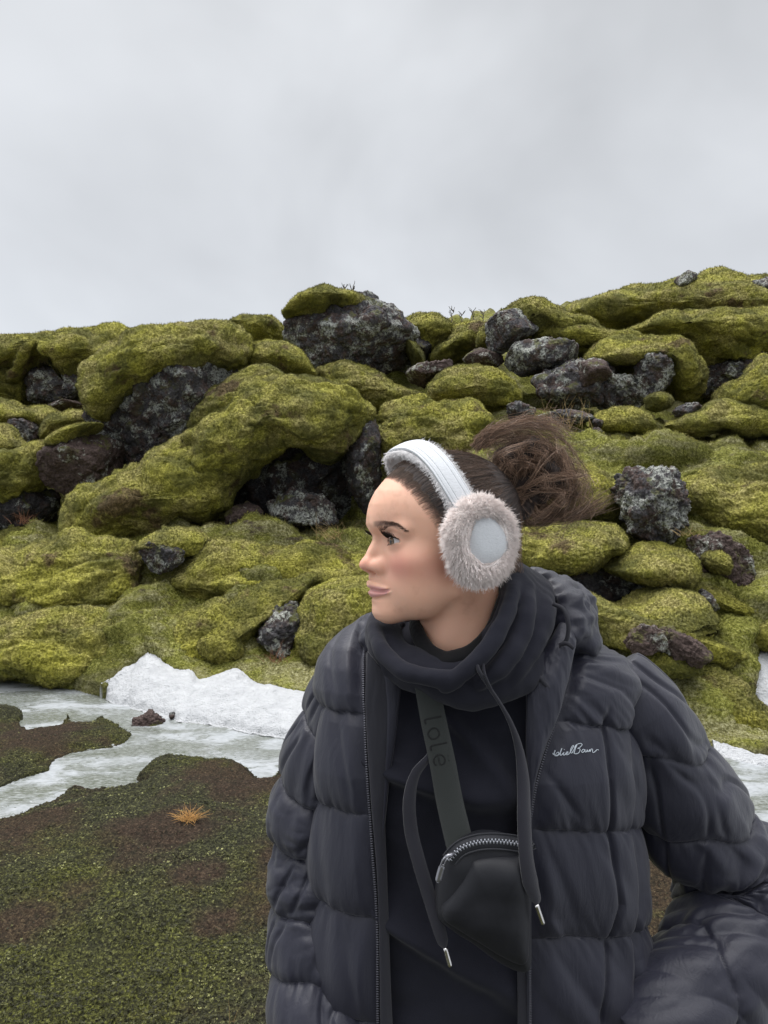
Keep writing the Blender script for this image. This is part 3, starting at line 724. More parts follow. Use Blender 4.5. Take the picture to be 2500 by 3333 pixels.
boulder('small rounded green mound at the left edge beside a grey rock', [
    ('moss_cap', c2([(-150, 720), (-20, 703), (20, 705), (70, 745), (110, 790), (130, 815), (60, 860), (-150, 860)]), 10.3, 0.45, M_moss, mo(lean=0.5))], seed=17)
boulder('long sloping mossy mound at the left edge above the dark hollow', [
    ('moss_cap', c2([(-250, 830), (0, 828), (100, 802), (180, 790), (215, 795), (228, 850), (222, 920), (190, 970), (110, 1030), (0, 1070), (-250, 1090)]), 9.7, 0.75, M_moss, mo(level=7, lean=0.35)),
    ('rock_base', c2([(-250, 1000), (0, 1000), (150, 960), (260, 980), (300, 1060), (290, 1130), (120, 1160), (-250, 1180)]), 10.0, 0.6, M_rock_dark, ro())], seed=19)
boulder('upright brown and grey rock with a thin moss cap leaning under the overhang', [
    ('rock_face', c2([(198, 880), (210, 800), (300, 760), (390, 710), (460, 700), (480, 800), (475, 900), (450, 960), (400, 1000), (330, 1050), (265, 1060), (240, 1000), (220, 940)]), 9.8, 0.6, M_rock_brown, ro(level=6, amp=0.7)),
    ('moss_cap', c2([(205, 805), (230, 765), (290, 728), (350, 700), (430, 690), (445, 712), (380, 728), (345, 765), (320, 800), (250, 812)]), 9.55, 0.4, M_moss, mo(level=5))], seed=23)
boulder('large overhanging boulder with a thick moss hood over a grey lichen rock face', [
    ('moss_cap', c2([(383, 570), (395, 500), (440, 458), (470, 430), (500, 390), (560, 348), (640, 308), (720, 280), (850, 262), (960, 258), (1040, 283), (1095, 330), (1115, 380), (1080, 440), (1000, 470), (900, 520), (800, 540), (700, 575), (600, 600), (520, 640), (480, 690), (430, 697), (392, 660)]), 10.5, 1.0, M_moss, mo(level=7, lean=0.45, center=c2([(760, 420)])[0])),
    ('moss_roll', c2([(383, 560), (400, 500), (450, 465), (520, 460), (580, 500), (560, 580), (520, 640), (470, 690), (430, 697), (395, 660)]), 10.1, 0.6, M_moss, mo(level=6, lean=0.2)),
    ('moss_shoulder', c2([(1050, 430), (1090, 375), (1150, 355), (1230, 358), (1300, 390), (1350, 440), (1372, 490), (1340, 510), (1240, 500), (1180, 480), (1100, 470)]), 10.9, 0.6, M_moss, mo(level=6)),
    ('rock_face', c2([(462, 700), (475, 620), (560, 560), (700, 520), (960, 420), (1110, 440), (1050, 520), (940, 620), (880, 720), (760, 800), (640, 900), (540, 960), (470, 930), (455, 830)]), 10.55, 0.65, M_rock_lichen, ro(level=7, amp=0.9, lean=-0.15))], seed=29)
boulder('crescent shaped mossy roll just behind the big arched mound', [
    ('moss_cap', c2([(836, 735), (845, 660), (880, 590), (930, 535), (1010, 487), (1100, 464), (1180, 466), (1260, 500), (1250, 700), (900, 800)]), 10.0, 0.7, M_moss2, mo(level=6, lean=0.3))], seed=37)
boulder('huge arched mossy mound overhanging a dark hollow left of the woman', [
    ('moss_cap', c2([(830, 735), (900, 700), (960, 668), (1010, 610), (1050, 548), (1130, 505), (1250, 490), (1400, 495), (1520, 535), (1590, 590), (1628, 640), (1622, 690), (1575, 730), (1530, 800), (1460, 850), (1350, 835), (1260, 800), (1160, 860), (1060, 960), (940, 1000), (820, 960)]), 9.2, 0.95, M_moss, mo(level=7, lean=0.30, center=c2([(1200, 690)])[0])),
    ('moss_leg', c2([(262, 1215), (300, 1130), (338, 1060), (400, 990), (470, 935), (560, 885), (640, 820), (750, 770), (860, 722), (1000, 720), (1100, 820), (1090, 920), (1030, 980), (1010, 1060), (950, 1110), (840, 1130), (740, 1160), (650, 1220), (480, 1300), (330, 1330)]), 9.1, 0.75, M_moss, mo(level=7, lean=0.55, center=c2([(700, 980)])[0])),
    ('rock_side', c2([(1525, 790), (1545, 700), (1600, 675), (1632, 740), (1642, 850), (1638, 960), (1610, 1060), (1560, 1110), (1520, 1040), (1510, 900)]), 9.35, 0.45, M_rock_dark, ro(level=6, amp=0.8)),
    ('rock_wall', c2([(980, 1000), (1100, 850), (1300, 760), (1500, 760), (1600, 900), (1580, 1100), (1400, 1180), (1100, 1180), (960, 1120)]), 10.1, 0.5, M_rock_dark, ro(level=6))], seed=41)
rockthing('light grey lichen spotted boulder lying in the dark hollow', c2([(1168, 1040), (1190, 1005), (1255, 980), (1330, 1018), (1432, 1030), (1442, 1090), (1400, 1130), (1250, 1138), (1172, 1110)]), 9.0, 0.35, M_rock_lichen, seed=47, level=6, amp=0.9)
rockthing('dark brown boulder left of the light grey one in the hollow', c2([(975, 1110), (1020, 1062), (1075, 1042), (1130, 1068), (1142, 1120), (1095, 1185), (1030, 1165)]), 8.9, 0.3, M_rock_brown, seed=49, level=5, amp=0.8)
boulder('low green dome in the dark corner at the left edge', [
    ('moss_cap', c4([(-150, 60), (0, 48), (70, 20), (150, 20), (215, 60), (230, 120), (180, 170), (60, 200), (-150, 200)]), 9.3, 0.35, M_moss2, mo(level=6, lean=0.3)),
    ('moss_cushion', c4([(-150, 90), (0, 76), (90, 80), (145, 110), (168, 150), (140, 200), (0, 230), (-150, 230)]), 9.0, 0.3, M_moss, mo(level=6, lean=0.3))], seed=53)
# centre knob
boulder('tall craggy rock knob on the skyline with a moss crown', [
    ('rock_body', c2([(1176, 300), (1200, 250), (1250, 200), (1320, 160), (1450, 150), (1560, 180), (1640, 235), (1720, 305), (1790, 370), (1822, 430), (1800, 480), (1770, 505), (1700, 522), (1560, 485), (1420, 455), (1360, 445), (1300, 400), (1210, 350)]), 12.2, 0.95, M_rock, ro(level=7, amp=0.8)),
    ('moss_crown', c2([(1215, 245), (1255, 190), (1320, 145), (1395, 118), (1455, 118), (1540, 150), (1590, 192), (1520, 215), (1450, 215), (1380, 245), (1270, 255)]), 12.0, 0.7, M_moss, mo(level=6)),
    ('moss_flank', c2([(1740, 330), (1790, 360), (1828, 420), (1832, 460), (1790, 460), (1760, 400)]), 12.1, 0.5, M_moss2, mo(level=5))], seed=59)
boulder('green mound on the skyline just left of the rock knob', [
    ('moss_cap', c2([(990, 275), (1040, 250), (1090, 245), (1180, 246), (1240, 300), (1200, 370), (1120, 380), (1060, 340)]), 13.6, 0.8, M_moss, mo(level=6, lean=0.6))], seed=61)
boulder('mossy mound with a dark brown hollow right of the rock knob', [
    ('moss_cap', c3([(10, 300), (40, 262), (120, 240), (230, 237), (290, 255), (335, 300), (330, 350), (260, 390), (200, 430), (150, 420), (90, 350)]), 13.3, 0.8, M_moss, mo(level=6, lean=0.5)),
    ('rock_hollow', c3([(95, 340), (140, 320), (185, 340), (200, 390), (185, 430), (150, 430), (120, 390)]), 12.8, 0.35, M_rock_dark, ro(level=5))], seed=67)
boulder('low mossy saddle on the skyline below the bare twigs', [
    ('moss_cap', c3([(280, 275), (340, 264), (420, 262), (470, 290), (440, 380), (380, 420), (260, 450), (190, 450), (220, 390), (280, 340)]), 13.0, 0.8, M_moss, mo(level=6, lean=0.7))], seed=71)
boulder('mossy slope with smooth yellow folds below the rock knob', [
    ('moss_cap', c2([(1350, 460), (1400, 435), (1470, 430), (1560, 440), (1640, 480), (1720, 540), (1850, 590), (1880, 680), (1700, 700), (1560, 640), (1400, 560)]), 11.3, 0.8, M_moss, mo(level=7, lean=0.7))], seed=73)
rockthing('purple brown flat rock between the knob and the green dome', c3([(120, 480), (160, 455), (230, 450), (290, 435), (340, 430), (330, 460), (260, 480), (200, 500), (140, 560), (125, 520)]), 11.2, 0.35, M_rock_brown, seed=79, level=5)
rockthing('dark brown moss tufted rock beside the leaning grey slab', c3([(330, 430), (370, 395), (430, 378), (480, 395), (505, 440), (500, 465), (400, 455), (340, 445)]), 11.4, 0.35, M_rock_brown, seed=83, level=5, amp=0.5)
boulder('leaning grey slab topped by a moss arch on the skyline', [
    ('moss_cap', c3([(385, 385), (400, 320), (440, 262), (500, 200), (560, 170), (620, 158), (690, 172), (750, 205), (800, 245), (880, 285), (970, 315), (1000, 345), (900, 400), (820, 400), (700, 345), (560, 330), (440, 380)]), 11.9, 0.8, M_moss, mo(level=7, lean=0.35, center=c3([(640, 280)])[0])),
    ('rock_slab', c3([(430, 320), (470, 265), (520, 215), (565, 182), (605, 210), (630, 265), (632, 300), (570, 330), (530, 365), (475, 397), (440, 375)]), 11.35, 0.5, M_rock, ro(level=6, amp=0.45))], seed=89)
rockthing('big angular grey boulder with pale lichen under the moss arch', c3([(503, 455), (525, 385), (548, 335), (640, 343), (760, 350), (870, 380), (880, 430), (840, 465), (700, 492), (600, 492), (520, 482)]), 11.0, 0.5, M_rock_lichen, seed=97, level=6, amp=0.55)
boulder('broad mossy shoulder right of the leaning slab', [
    ('moss_cap', c3([(640, 300), (680, 260), (760, 250), (860, 275), (960, 310), (1100, 330), (1120, 400), (960, 420), (820, 400), (700, 360), (650, 340)]), 11.6, 0.6, M_moss, mo(level=6, lean=0.4))], seed=101)
boulder('big domed mossy boulder with a black cave beneath on the right', [
    ('moss_dome', c3([(848, 440), (870, 400), (930, 362), (1040, 335), (1150, 331), (1240, 345), (1310, 385), (1355, 440), (1367, 500), (1355, 560), (1310, 600), (1240, 580), (1190, 520), (1110, 480), (1000, 470), (900, 460)]), 10.8, 0.85, M_moss, mo(level=7, lean=0.4, center=c3([(1130, 440)])[0])),
    ('rock_left', c3([(640, 590), (680, 530), (740, 490), (830, 440), (960, 445), (1020, 500), (1010, 590), (900, 620), (780, 640), (700, 640)]), 10.7, 0.5, M_rock, ro(level=6)),
    ('rock_pillar', c3([(1060, 460), (1100, 410), (1160, 400), (1210, 430), (1230, 520), (1225, 580), (1160, 600), (1100, 560)]), 10.25, 0.35, M_rock_lichen, ro(level=6, amp=0.8)),
    ('rock_middle', c3([(860, 560), (960, 500), (1080, 500), (1140, 560), (1130, 640), (1000, 650), (880, 640)]), 10.5, 0.35, M_rock, ro(level=6)),
    ('hanging_roots', c3([(820, 460), (900, 436), (970, 450), (960, 500), (900, 560), (840, 540)]), 10.25, 0.3, M_rock_brown, ro(level=5, amp=0.5))], seed=103)
boulder('long high mossy ridge rising to the top right corner', [
    ('moss_cap', c3([(720, 235), (880, 185), (1000, 145), (1110, 113), (1240, 108), (1310, 60), (1430, 45), (1540, 60), (1659, 72), (1900, 70), (2100, 120), (2100, 420), (1500, 420), (1200, 360), (960, 330), (800, 280)]), 14.2, 1.6, M_moss, mo(level=7, lean=0.9, center=c3([(1350, 220)])[0])),
    ('skyline_rock', c3([(1240, 112), (1275, 72), (1320, 44), (1352, 50), (1330, 85), (1290, 112)]), 13.0, 0.3, M_rock, ro(level=5, amp=0.7)),
    ('corner_rock', c3([(1560, 125), (1600, 84), (1659, 76), (1760, 80), (1760, 150), (1659, 165), (1590, 165)]), 12.9, 0.4, M_rock, ro(level=5))], seed=107)
boulder('middle tier of rolling moss on the right below the ridge', [
    ('moss_cap', c3([(960, 330), (1060, 285), (1160, 250), (1260, 220), (1400, 203), (1560, 195), (1700, 200), (1950, 210), (1950, 420), (1659, 430), (1500, 470), (1370, 470), (1250, 360), (1100, 340)]), 12.6, 1.0, M_moss, mo(level=7, lean=0.6, center=c3([(1400, 320)])[0])),
    ('rock_wall', c3([(1330, 440), (1500, 400), (1700, 420), (1700, 600), (1400, 620), (1330, 560)]), 12.3, 0.5, M_rock_dark, ro(level=6))], seed=109)
boulder('rounded green hillock at the right edge of the frame', [
    ('moss_cap', c3([(1445, 620), (1480, 560), (1530, 500), (1600, 450), (1659, 405), (1760, 370), (1950, 380), (1950, 760), (1659, 745), (1560, 720), (1480, 700)]), 9.8, 0.8, M_moss, mo(level=7, lean=0.4, center=c3([(1640, 600)])[0])),
    ('moss_skirt', c3([(1180, 720), (1260, 670), (1340, 640), (1450, 600), (1600, 610), (1800, 640), (1800, 760), (1560, 745), (1300, 745)]), 9.4, 0.45, M_moss, mo(level=6, lean=0.4))], seed=113)
boulder('single green dome in the centre with a lumpy crest', [
    ('moss_cap', c3([(180, 600), (190, 545), (225, 500), (265, 470), (335, 440), (430, 450), (520, 480), (560, 530), (600, 605), (560, 660), (440, 660), (340, 620), (220, 620)]), 10.6, 0.6, M_moss, mo(level=7, lean=0.4))], seed=127)
boulder('broad smooth mossy dome above the earmuffs', [
    ('moss_cap', cm([(812, 950), (822, 900), (850, 872), (905, 858), (960, 862), (1030, 882), (1085, 915), (1060, 960), (1040, 1010), (960, 1020), (860, 1000), (820, 985)]), 9.5, 0.7, M_moss, mo(level=7, lean=0.4))], seed=131)
boulder('low mossy hump right of the grass tuft above the hair', [
    ('moss_cap', c3([(880, 690), (920, 650), (1000, 626), (1090, 632), (1150, 665), (1185, 720), (1140, 760), (1000, 760), (900, 740)]), 9.3, 0.35, M_moss, mo(level=6, lean=0.3))], seed=137)
boulder('small ball shaped moss cushion under the cave', [
    ('moss_cap', c3([(1125, 590), (1150, 568), (1185, 562), (1230, 580), (1250, 610), (1230, 640), (1180, 652), (1140, 635)]), 9.7, 0.25, M_moss2, mo(level=5, lean=0.1))], seed=139)
rockthing('speckled grey rock above the hair bun', c3([(520, 640), (545, 612), (590, 600), (630, 625), (645, 670), (600, 690), (540, 680)]), 9.2, 0.2, M_rock_lichen, seed=141, level=5)
rockthing('flat purple grey rock behind the dry grass tuft', c3([(670, 685), (700, 662), (760, 655), (830, 645), (890, 645), (895, 672), (820, 700), (720, 715)]), 9.2, 0.25, M_rock, seed=143, level=5)
rockthing('small dark rock sunk in moss right of the grass tuft', c3([(840, 745), (880, 722), (925, 730), (945, 755), (920, 775), (860, 765)]), 8.85, 0.15, M_rock_dark, seed=147, level=5)
rockthing('small pale rock at the foot of the right hillock', c3([(1255, 660), (1290, 625), (1330, 612), (1352, 640), (1335, 672), (1280, 680)]), 9.4, 0.2, M_rock_lichen, seed=149, level=5)
rockthing('narrow upright stone beside the low mossy hump', c3([(900, 700), (912, 678), (935, 680), (942, 705), (930, 725), (905, 722)]), 9.0, 0.1, M_rock, seed=151, level=4)
boulder('twin mossy rolls level with the tip of the blown hair', [
    ('moss_roll', c6([(-120, 300), (0, 270), (140, 240), (280, 210), (420, 200), (560, 200), (640, 220), (720, 320), (720, 380), (640, 420), (540, 470), (420, 560), (250, 560), (60, 520), (-120, 480)]), 7.0, 0.6, M_moss, mo(level=7, lean=0.45, center=c6([(330, 370)])[0])),
    ('moss_roll_right', c6([(530, 520), (600, 450), (700, 400), (800, 365), (950, 355), (1080, 370), (1130, 410), (1130, 500), (1105, 600), (1060, 660), (960, 650), (840, 630), (700, 600), (580, 560)]), 6.75, 0.6, M_moss, mo(level=7, lean=0.45)),
    ('rock_wall', c6([(-100, 450), (300, 520), (700, 560), (1050, 600), (1000, 760), (750, 800), (560, 800), (300, 700), (-100, 640)]), 7.1, 0.4, M_rock_dark, ro(level=6))], seed=157)
rockthing('large lichen crusted rock jutting from the moss right of the hair', c6([(680, 40), (720, -60), (800, -130), (900, -160), (1040, -140), (1120, -60), (1125, 60), (1120, 160), (1040, 260), (1000, 340), (900, 360), (780, 345), (715, 300), (700, 200), (672, 120)]), 7.12, 0.4, M_rock_lichen, seed=163, level=7, amp=1.15)
boulder('brown crumbling outcrop with a hanging moss clump at right', [
    ('rock_face', c6([(1040, 330), (1130, 265), (1260, 270), (1380, 300), (1480, 360), (1510, 480), (1530, 620), (1440, 700), (1330, 730), (1220, 700), (1130, 660), (1100, 560), (1130, 450)]), 6.9, 0.45, M_rock_brown, ro(level=7, amp=0.8)),
    ('moss_clump', c6([(1230, 440), (1280, 395), (1340, 385), (1390, 430), (1395, 500), (1370, 570), (1290, 560), (1240, 500)]), 6.45, 0.2, M_moss2, mo(level=5))], seed=167)
rockthing('grey stone wedged between moss patches at right', c6([(1180, 720), (1210, 690), (1255, 684), (1290, 760), (1292, 820), (1250, 800), (1200, 750)]), 6.2, 0.15, M_rock_lichen, seed=173, level=5)
boulder('low mossy arch with a small black cave behind the shoulder', [
    ('moss_arch', c6([(250, 640), (350, 700), (460, 770), (600, 800), (720, 785), (800, 745), (880, 700), (1000, 655), (1090, 665), (1180, 710), (1270, 810), (1360, 900), (1450, 980), (1560, 1080), (1560, 1150), (1440, 1190), (1300, 1200), (1230, 1160), (1220, 1020), (1100, 930), (960, 880), (820, 900), (700, 960), (600, 1060), (480, 980), (400, 860)]), 6.15, 0.55, M_moss, mo(level=7, lean=0.45, center=c6([(860, 880)])[0])),
    ('rock_mouth', c6([(690, 1000), (760, 920), (860, 900), (940, 905), (980, 960), (950, 1060), (860, 1090), (740, 1080)]), 5.42, 0.12, M_rock_brown, ro(level=6, amp=0.9)),
    ('rock_lip', c6([(900, 900), (1000, 940), (1100, 990), (1200, 1060), (1260, 1150), (1200, 1190), (1060, 1120), (950, 1060)]), 5.45, 0.18, M_rock_brown, ro(level=6)),
    ('moss_foot', c6([(800, 1120), (860, 1060), (980, 1060), (1120, 1080), (1210, 1140), (1220, 1220), (1080, 1250), (880, 1230)]), 5.5, 0.2, M_moss2, mo(level=6))], seed=179)
# small caves of the left slope: solid dark stones stand for the shade inside
boulder('hooded mossy burrow with a black opening in the left slope', [
    ('moss_hood', c4([(720, 130), (770, 95), (850, 60), (960, 40), (1060, 55), (1130, 100), (1100, 180), (1000, 200), (900, 130), (800, 150), (780, 200), (730, 180)]), 7.85, 0.35, M_moss, mo(level=6, center=c4([(930, 110)])[0], lean=0.3)),
    ('rock_mouth', c4([(775, 150), (830, 110), (920, 95), (985, 120), (990, 180), (940, 240), (870, 262), (820, 220)]), 7.62, 0.2, M_rock_dark, ro(level=6, amp=0.8))], seed=191)
boulder('mossy hump split by a dark rocky crevice beside the sleeve', [
    ('moss_cap', c4([(1060, 640), (1120, 540), (1220, 450), (1330, 385), (1460, 330), (1600, 290), (1720, 290), (1740, 360), (1620, 390), (1540, 440), (1480, 520), (1410, 600), (1390, 700), (1380, 770), (1260, 800), (1120, 760)]), 7.15, 0.5, M_moss2, mo(level=7, lean=0.5, center=c4([(1300, 600)])[0])),
    ('rock_crevice', c4([(1400, 700), (1440, 580), (1520, 470), (1600, 390), (1680, 390), (1700, 450), (1640, 560), (1590, 640), (1560, 720), (1500, 770), (1420, 765)]), 6.95, 0.3, M_rock_dark, ro(level=6)),
    ('moss_lobe', cm([(632, 1420), (626, 1370), (640, 1320), (670, 1280), (710, 1255), (790, 1240), (840, 1290), (830, 1380), (760, 1430), (690, 1470), (640, 1470)]), 6.85, 0.45, M_moss, mo(level=7, lean=0.35))], seed=193)

HG = 'moss hummocks on the lower slopes'
def hummock(label, poly, Y, th, mt=None, **k):
    ob = blob('moss_hummock', poly, Y, th, mt or M_moss, None, **mo(**k)); return tag(ob, label, 'moss hummock', HG)
hummock('long smooth mossy rise at the left edge just below the dark hollow', cm([(-60, 1230), (0, 1188), (60, 1160), (150, 1145), (250, 1172), (310, 1225), (285, 1320), (150, 1365), (0, 1340), (-80, 1300)]), 7.75, 0.5, level=7, seed=301, lean=0.5)
hummock('low mossy swell at the left edge directly above the stream ice', cm([(-80, 1370), (0, 1335), (120, 1315), (270, 1335), (330, 1400), (260, 1475), (120, 1485), (0, 1445), (-90, 1430)]), 7.0, 0.35, level=7, seed=307, lean=0.5)
hummock('broad mossy back running right from the hooded burrow', cm([(330, 1250), (400, 1195), (480, 1165), (590, 1180), (700, 1172), (800, 1185), (830, 1235), (760, 1270), (620, 1285), (430, 1300), (340, 1290)]), 7.9, 0.45, level=7, seed=311, lean=0.5)
hummock('rounded mossy swell right above the snow bank peak', cm([(250, 1420), (310, 1350), (400, 1310), (480, 1300), (540, 1340), (540, 1430), (500, 1480), (400, 1475), (320, 1440)]), 7.05, 0.35, level=7, seed=313, lean=0.5)
hummock('big sloping moss bank at the right edge beside the lichen rock', c6([(1110, -60), (1250, -130), (1500, -170), (1800, -160), (1950, 200), (1900, 650), (1650, 720), (1520, 560), (1420, 380), (1330, 290), (1230, 240), (1130, 120)]), 7.35, 0.6, level=7, seed=317, lean=0.5)
hummock('mossy shelf behind the blown hair left of the lichen rock', c6([(-150, 40), (0, -110), (250, -210), (520, -200), (680, -80), (690, 100), (620, 200), (420, 215), (200, 210), (0, 240), (-150, 160)]), 7.75, 0.5, level=7, seed=331, lean=0.6)
hummock('moss mat just above the bent arm between cave and stream', c6([(860, 1250), (1000, 1225), (1180, 1250), (1350, 1225), (1500, 1265), (1640, 1400), (1820, 1560), (1850, 1720), (1659, 1770), (1330, 1740), (1150, 1640), (1000, 1480)]), 5.55, 0.32, M_moss2, level=7, seed=337, lean=0.7)
hummock('mossy saddle between the twin rolls and the brown outcrop at right', c6([(960, 620), (1080, 560), (1250, 600), (1420, 680), (1560, 720), (1700, 800), (1650, 900), (1450, 900), (1250, 800), (1080, 720)]), 6.55, 0.35, M_moss2, level=6, seed=353, lean=0.8)
hummock('mossy ledge at the right edge above the snow patch', c6([(1440, 930), (1520, 880), (1659, 860), (1850, 880), (1900, 1000), (1700, 1060), (1540, 1050), (1470, 1000)]), 6.35, 0.3, M_moss2, level=6, seed=347, lean=0.4)
rockthing('red brown lava stone frozen in the stream ice', [(440, 2395), (447, 2350), (452, 2325), (480, 2315), (496, 2314), (512, 2330), (534, 2350), (536, 2372), (500, 2385), (460, 2400)], 5.65, 0.12, M_rock_brown, seed=197, level=6, amp=1.0)
rockthing('tiny dark stone poking from the snow beside the lava stone', [(552, 2335), (556, 2322), (566, 2318), (572, 2326), (568, 2338), (556, 2340)], 5.75, 0.035, M_rock_dark, seed=199, level=4)
rockthing('small flat dark stone lying on the left moss slope', c4([(1330, 345), (1350, 320), (1400, 312), (1428, 325), (1420, 345), (1370, 356)]), 7.9, 0.08, M_rock_dark, seed=211, level=4, amp=0.5)

# ---- leafy tufts standing up from the near moss
GN = vnormals(P, Fg)
def leaf_tufts(name, n, ylo, yhi, pxlo, pxhi, size, label, keepf):
    Yv = np.exp(rng.uniform(math.log(ylo), math.log(yhi), n)); X = (rng.uniform(pxlo, pxhi, n) - 1250) / F * Yv
    ri = np.clip(np.searchsorted(rows, Yv) - 1, 0, len(rows) - 2); tX = X / np.sqrt(Yv ** 2 + 1.0)
    ci = np.clip(np.searchsorted(gt, tX) - 1, 0, len(cols) - 2)
    G = P.reshape(len(rows), len(cols), 3); idx = ri * len(cols) + ci
    base = G[ri, ci]; k_ = (gs[idx] > 0.03) & (rng.random(n) < keepf(idx, Yv)); base = base[k_]; idx = idx[k_]; n = len(base)
    fr = rng.random((n, 2, 1)); base = base + fr[:, 0] * (G[ri[k_], ci[k_] + 1] - base) + fr[:, 1] * (G[ri[k_] + 1, ci[k_]] - base)
    V = []; L = []
    sz = size * rng.uniform(0.5, 1.3, (n, 1)) * (0.6 + 0.12 * base[:, 1:2])
    az = rng.uniform(0, 6.28, n)
    for j in range(4):
        a = az + j * 1.57 + rng.normal(size=n) * 0.4; el = rng.uniform(0.2, 1.2, n)
        d = np.stack([np.cos(a) * np.cos(el), np.sin(a) * np.cos(el), np.sin(el)], -1); w = np.stack([-np.sin(a), np.cos(a), 0 * a], -1)
        b = base + np.array([0, 0, -0.002]); t_ = b + d * sz; m_ = b + d * sz * 0.5 + np.array([0, 0, 0.15]) * sz
        V.append(np.stack([b, m_ + w * sz * 0.26, t_, m_ - w * sz * 0.26], 1))
    V = np.stack(V, 1).reshape(-1, 3); Fq = np.arange(len(V)).reshape(-1, 4).astype(np.int32)
    rc = np.repeat(np.clip(rng.random(n) * 0.75 + 0.25 * (fbm(base * 4, 2, seed=2) + 0.5), 0, 1), 16)
    mm = Mat(name); g = mm.attr('rnd')
    mm.set(Base_Color=mm.ramp(g, [(0.0, (0.0145, 0.0145, 0.0087)), (0.5, (0.0435, 0.0449, 0.0174)), (0.78, (0.1276, 0.1305, 0.0406)), (1.0, (0.4350, 0.4350, 0.1885))]), Roughness=0.7, Specular_IOR_Level=0.3)
    mm.set(Normal=mm.attr('bn', 'Vector')); ob = mesh_obj(name, V, Fq, mm.m, col={'rnd': rc, 'bn': np.repeat(GN[idx] + rng.normal(size=(n, 3)) * 0.35, 16, 0)}); tag(ob, label, 'moss', kind='stuff'); return ob
leaf_tufts('moss_leaves', 100000, 1.75, 6.3, -350, 2850, 0.0085, 'tiny leafy moss sprigs covering the dark ground in front of the stream', lambda i, y: np.clip(0.25 + 1.8 * smooth(-0.25, 0.3, wn_[i]), 0, 1) * (1 - 0.95 * smooth(0.2, 0.6, brn[i])) * (1 - gup[i]))
def hill_sprigs(n):
    ids = rng.choice(len(P), n, p=(lambda w: w / w.sum())(np.where((gup > 0.5) & (gy > 4.7) & (gy < 11.5) & (gs > 0.02) & (np.abs(gx / gy) < 0.62), gy ** 2, 0.0)))
    nn = GN[ids]; b = P[ids] + rng.normal(size=(n, 3)) * 0.008; Lf = 0.0022 * P[ids, 1:2] * rng.uniform(0.6, 1.5, (n, 1))
    d = nn + rng.normal(size=(n, 3)) * 0.55 + np.array([0, 0, 0.25]); d /= np.linalg.norm(d, axis=1, keepdims=True)
    s_ = np.cross(d, rng.normal(size=(n, 3))); s_ /= np.linalg.norm(s_, axis=1, keepdims=True) + 1e-9
    V = np.stack([b - d * Lf * 0.2 - s_ * Lf * 0.2, b - d * Lf * 0.2 + s_ * Lf * 0.2, b + d * Lf], 1).reshape(-1, 3)
    ob = mesh_obj('moss_sprigs', V, np.arange(n * 3).reshape(-1, 3).astype(np.int32), M_moss, col={'bn': np.repeat(nn, 3, 0)}); tag(ob, 'short green moss sprigs growing all over the hillside', 'moss', kind='stuff')
hill_sprigs(200000)
# ---- dry grass and twigs
def blades(name, px, py, Y, n, h, spread, mat, label, cat, group=None, width=0.0012, up_=0.7, seed=0, bend=0.5):
    r_ = np.random.default_rng(seed + 300); c = W(px, py, Y); L = []
    for i in range(n):
        a = r_.uniform(0, 6.28); e = up_ + r_.normal() * 0.28; hh = h * r_.uniform(0.5, 1.1)
        d = np.array([math.cos(a) * math.cos(e), math.sin(a) * math.cos(e), math.sin(e)])
        b = np.array([math.cos(a + 0.6), math.sin(a + 0.6), -0.8]) * bend * r_.uniform(0.3, 1)
        b0 = r_.normal(size=3) * spread * np.array([1, 1, 0.1])
        L.append([b0 + d * hh * t + b * hh * t * t * 0.5 for t in np.linspace(0, 1, 8)])
    V, Fs = strands(np.array(L), width, width * 0.25)
    ob = mesh_obj(name, V, Fs, mat); ob.location = c; return tag(ob, label, cat, group)
def flatmat(name, c, r=0.8):
    mm = Mat(name); mm.set(Base_Color=mm.mix(mm.noise(mm.tc('Object'), 80, 2), tuple(x * 0.6 for x in c), c), Roughness=r); return mm.m
M_straw = flatmat('straw', (0.42, 0.30, 0.13)); M_orange = flatmat('orange_straw', (0.66, 0.38, 0.13)); M_twig = flatmat('twig', (0.16, 0.14, 0.13)); M_redgrass = flatmat('reddish_grass', (0.22, 0.10, 0.05))
def fz(px, py):
    G = P.reshape(len(rows), len(cols), 3); tx = (px - 1250) / F
    ok_ = np.where(rows > 1.2)[0]; a = G[ok_, len(cols) // 2]; ci = int(np.clip(np.searchsorted(gt, tx * 0.95), 0, len(cols) - 1))
    g = G[ok_, ci]; pyy = 1666.5 + (CZ - g[:, 2]) / g[:, 1] * F
    j = np.where(pyy <= py)[0][0]; return g[j, 1] - 0.01
blades('grass_tuft', 616, 2668, fz(616, 2668), 90, 0.085, 0.020, M_orange, 'bright orange tuft of dry grass on the dark moss', 'grass tuft', width=0.0013, up_=0.75, seed=1, bend=0.8)
blades('grass_tuft', 1095, 1755, 8.2, 40, 0.30, 0.10, M_straw, 'straw coloured dry grass on the slope in front of the nose', 'grass tuft', width=0.0035, up_=0.8, seed=2)
blades('grass_tuft', 1830, 1395, 8.8, 26, 0.42, 0.16, M_straw, 'pale upright dry grass behind the hair bun', 'grass tuft', width=0.0035, up_=1.25, seed=3, bend=0.3)
blades('grass_tuft', 905, 2155, 6.5, 26, 0.20, 0.04, M_redgrass, 'reddish dry grass hanging in the dark crevice beside the sleeve', 'grass tuft', width=0.0025, up_=0.9, seed=4)
blades('grass_tuft', 80, 1705, 9.0, 24, 0.22, 0.06, M_redgrass, 'thin reddish grass at the foot of the dark hollow at left', 'grass tuft', width=0.003, up_=0.9, seed=5)
blades('grass_tuft', 2230, 1745, 6.3, 14, 0.16, 0.04, M_straw, 'few yellow straws on the moss below the lichen rock', 'grass tuft', width=0.002, up_=0.7, seed=6)
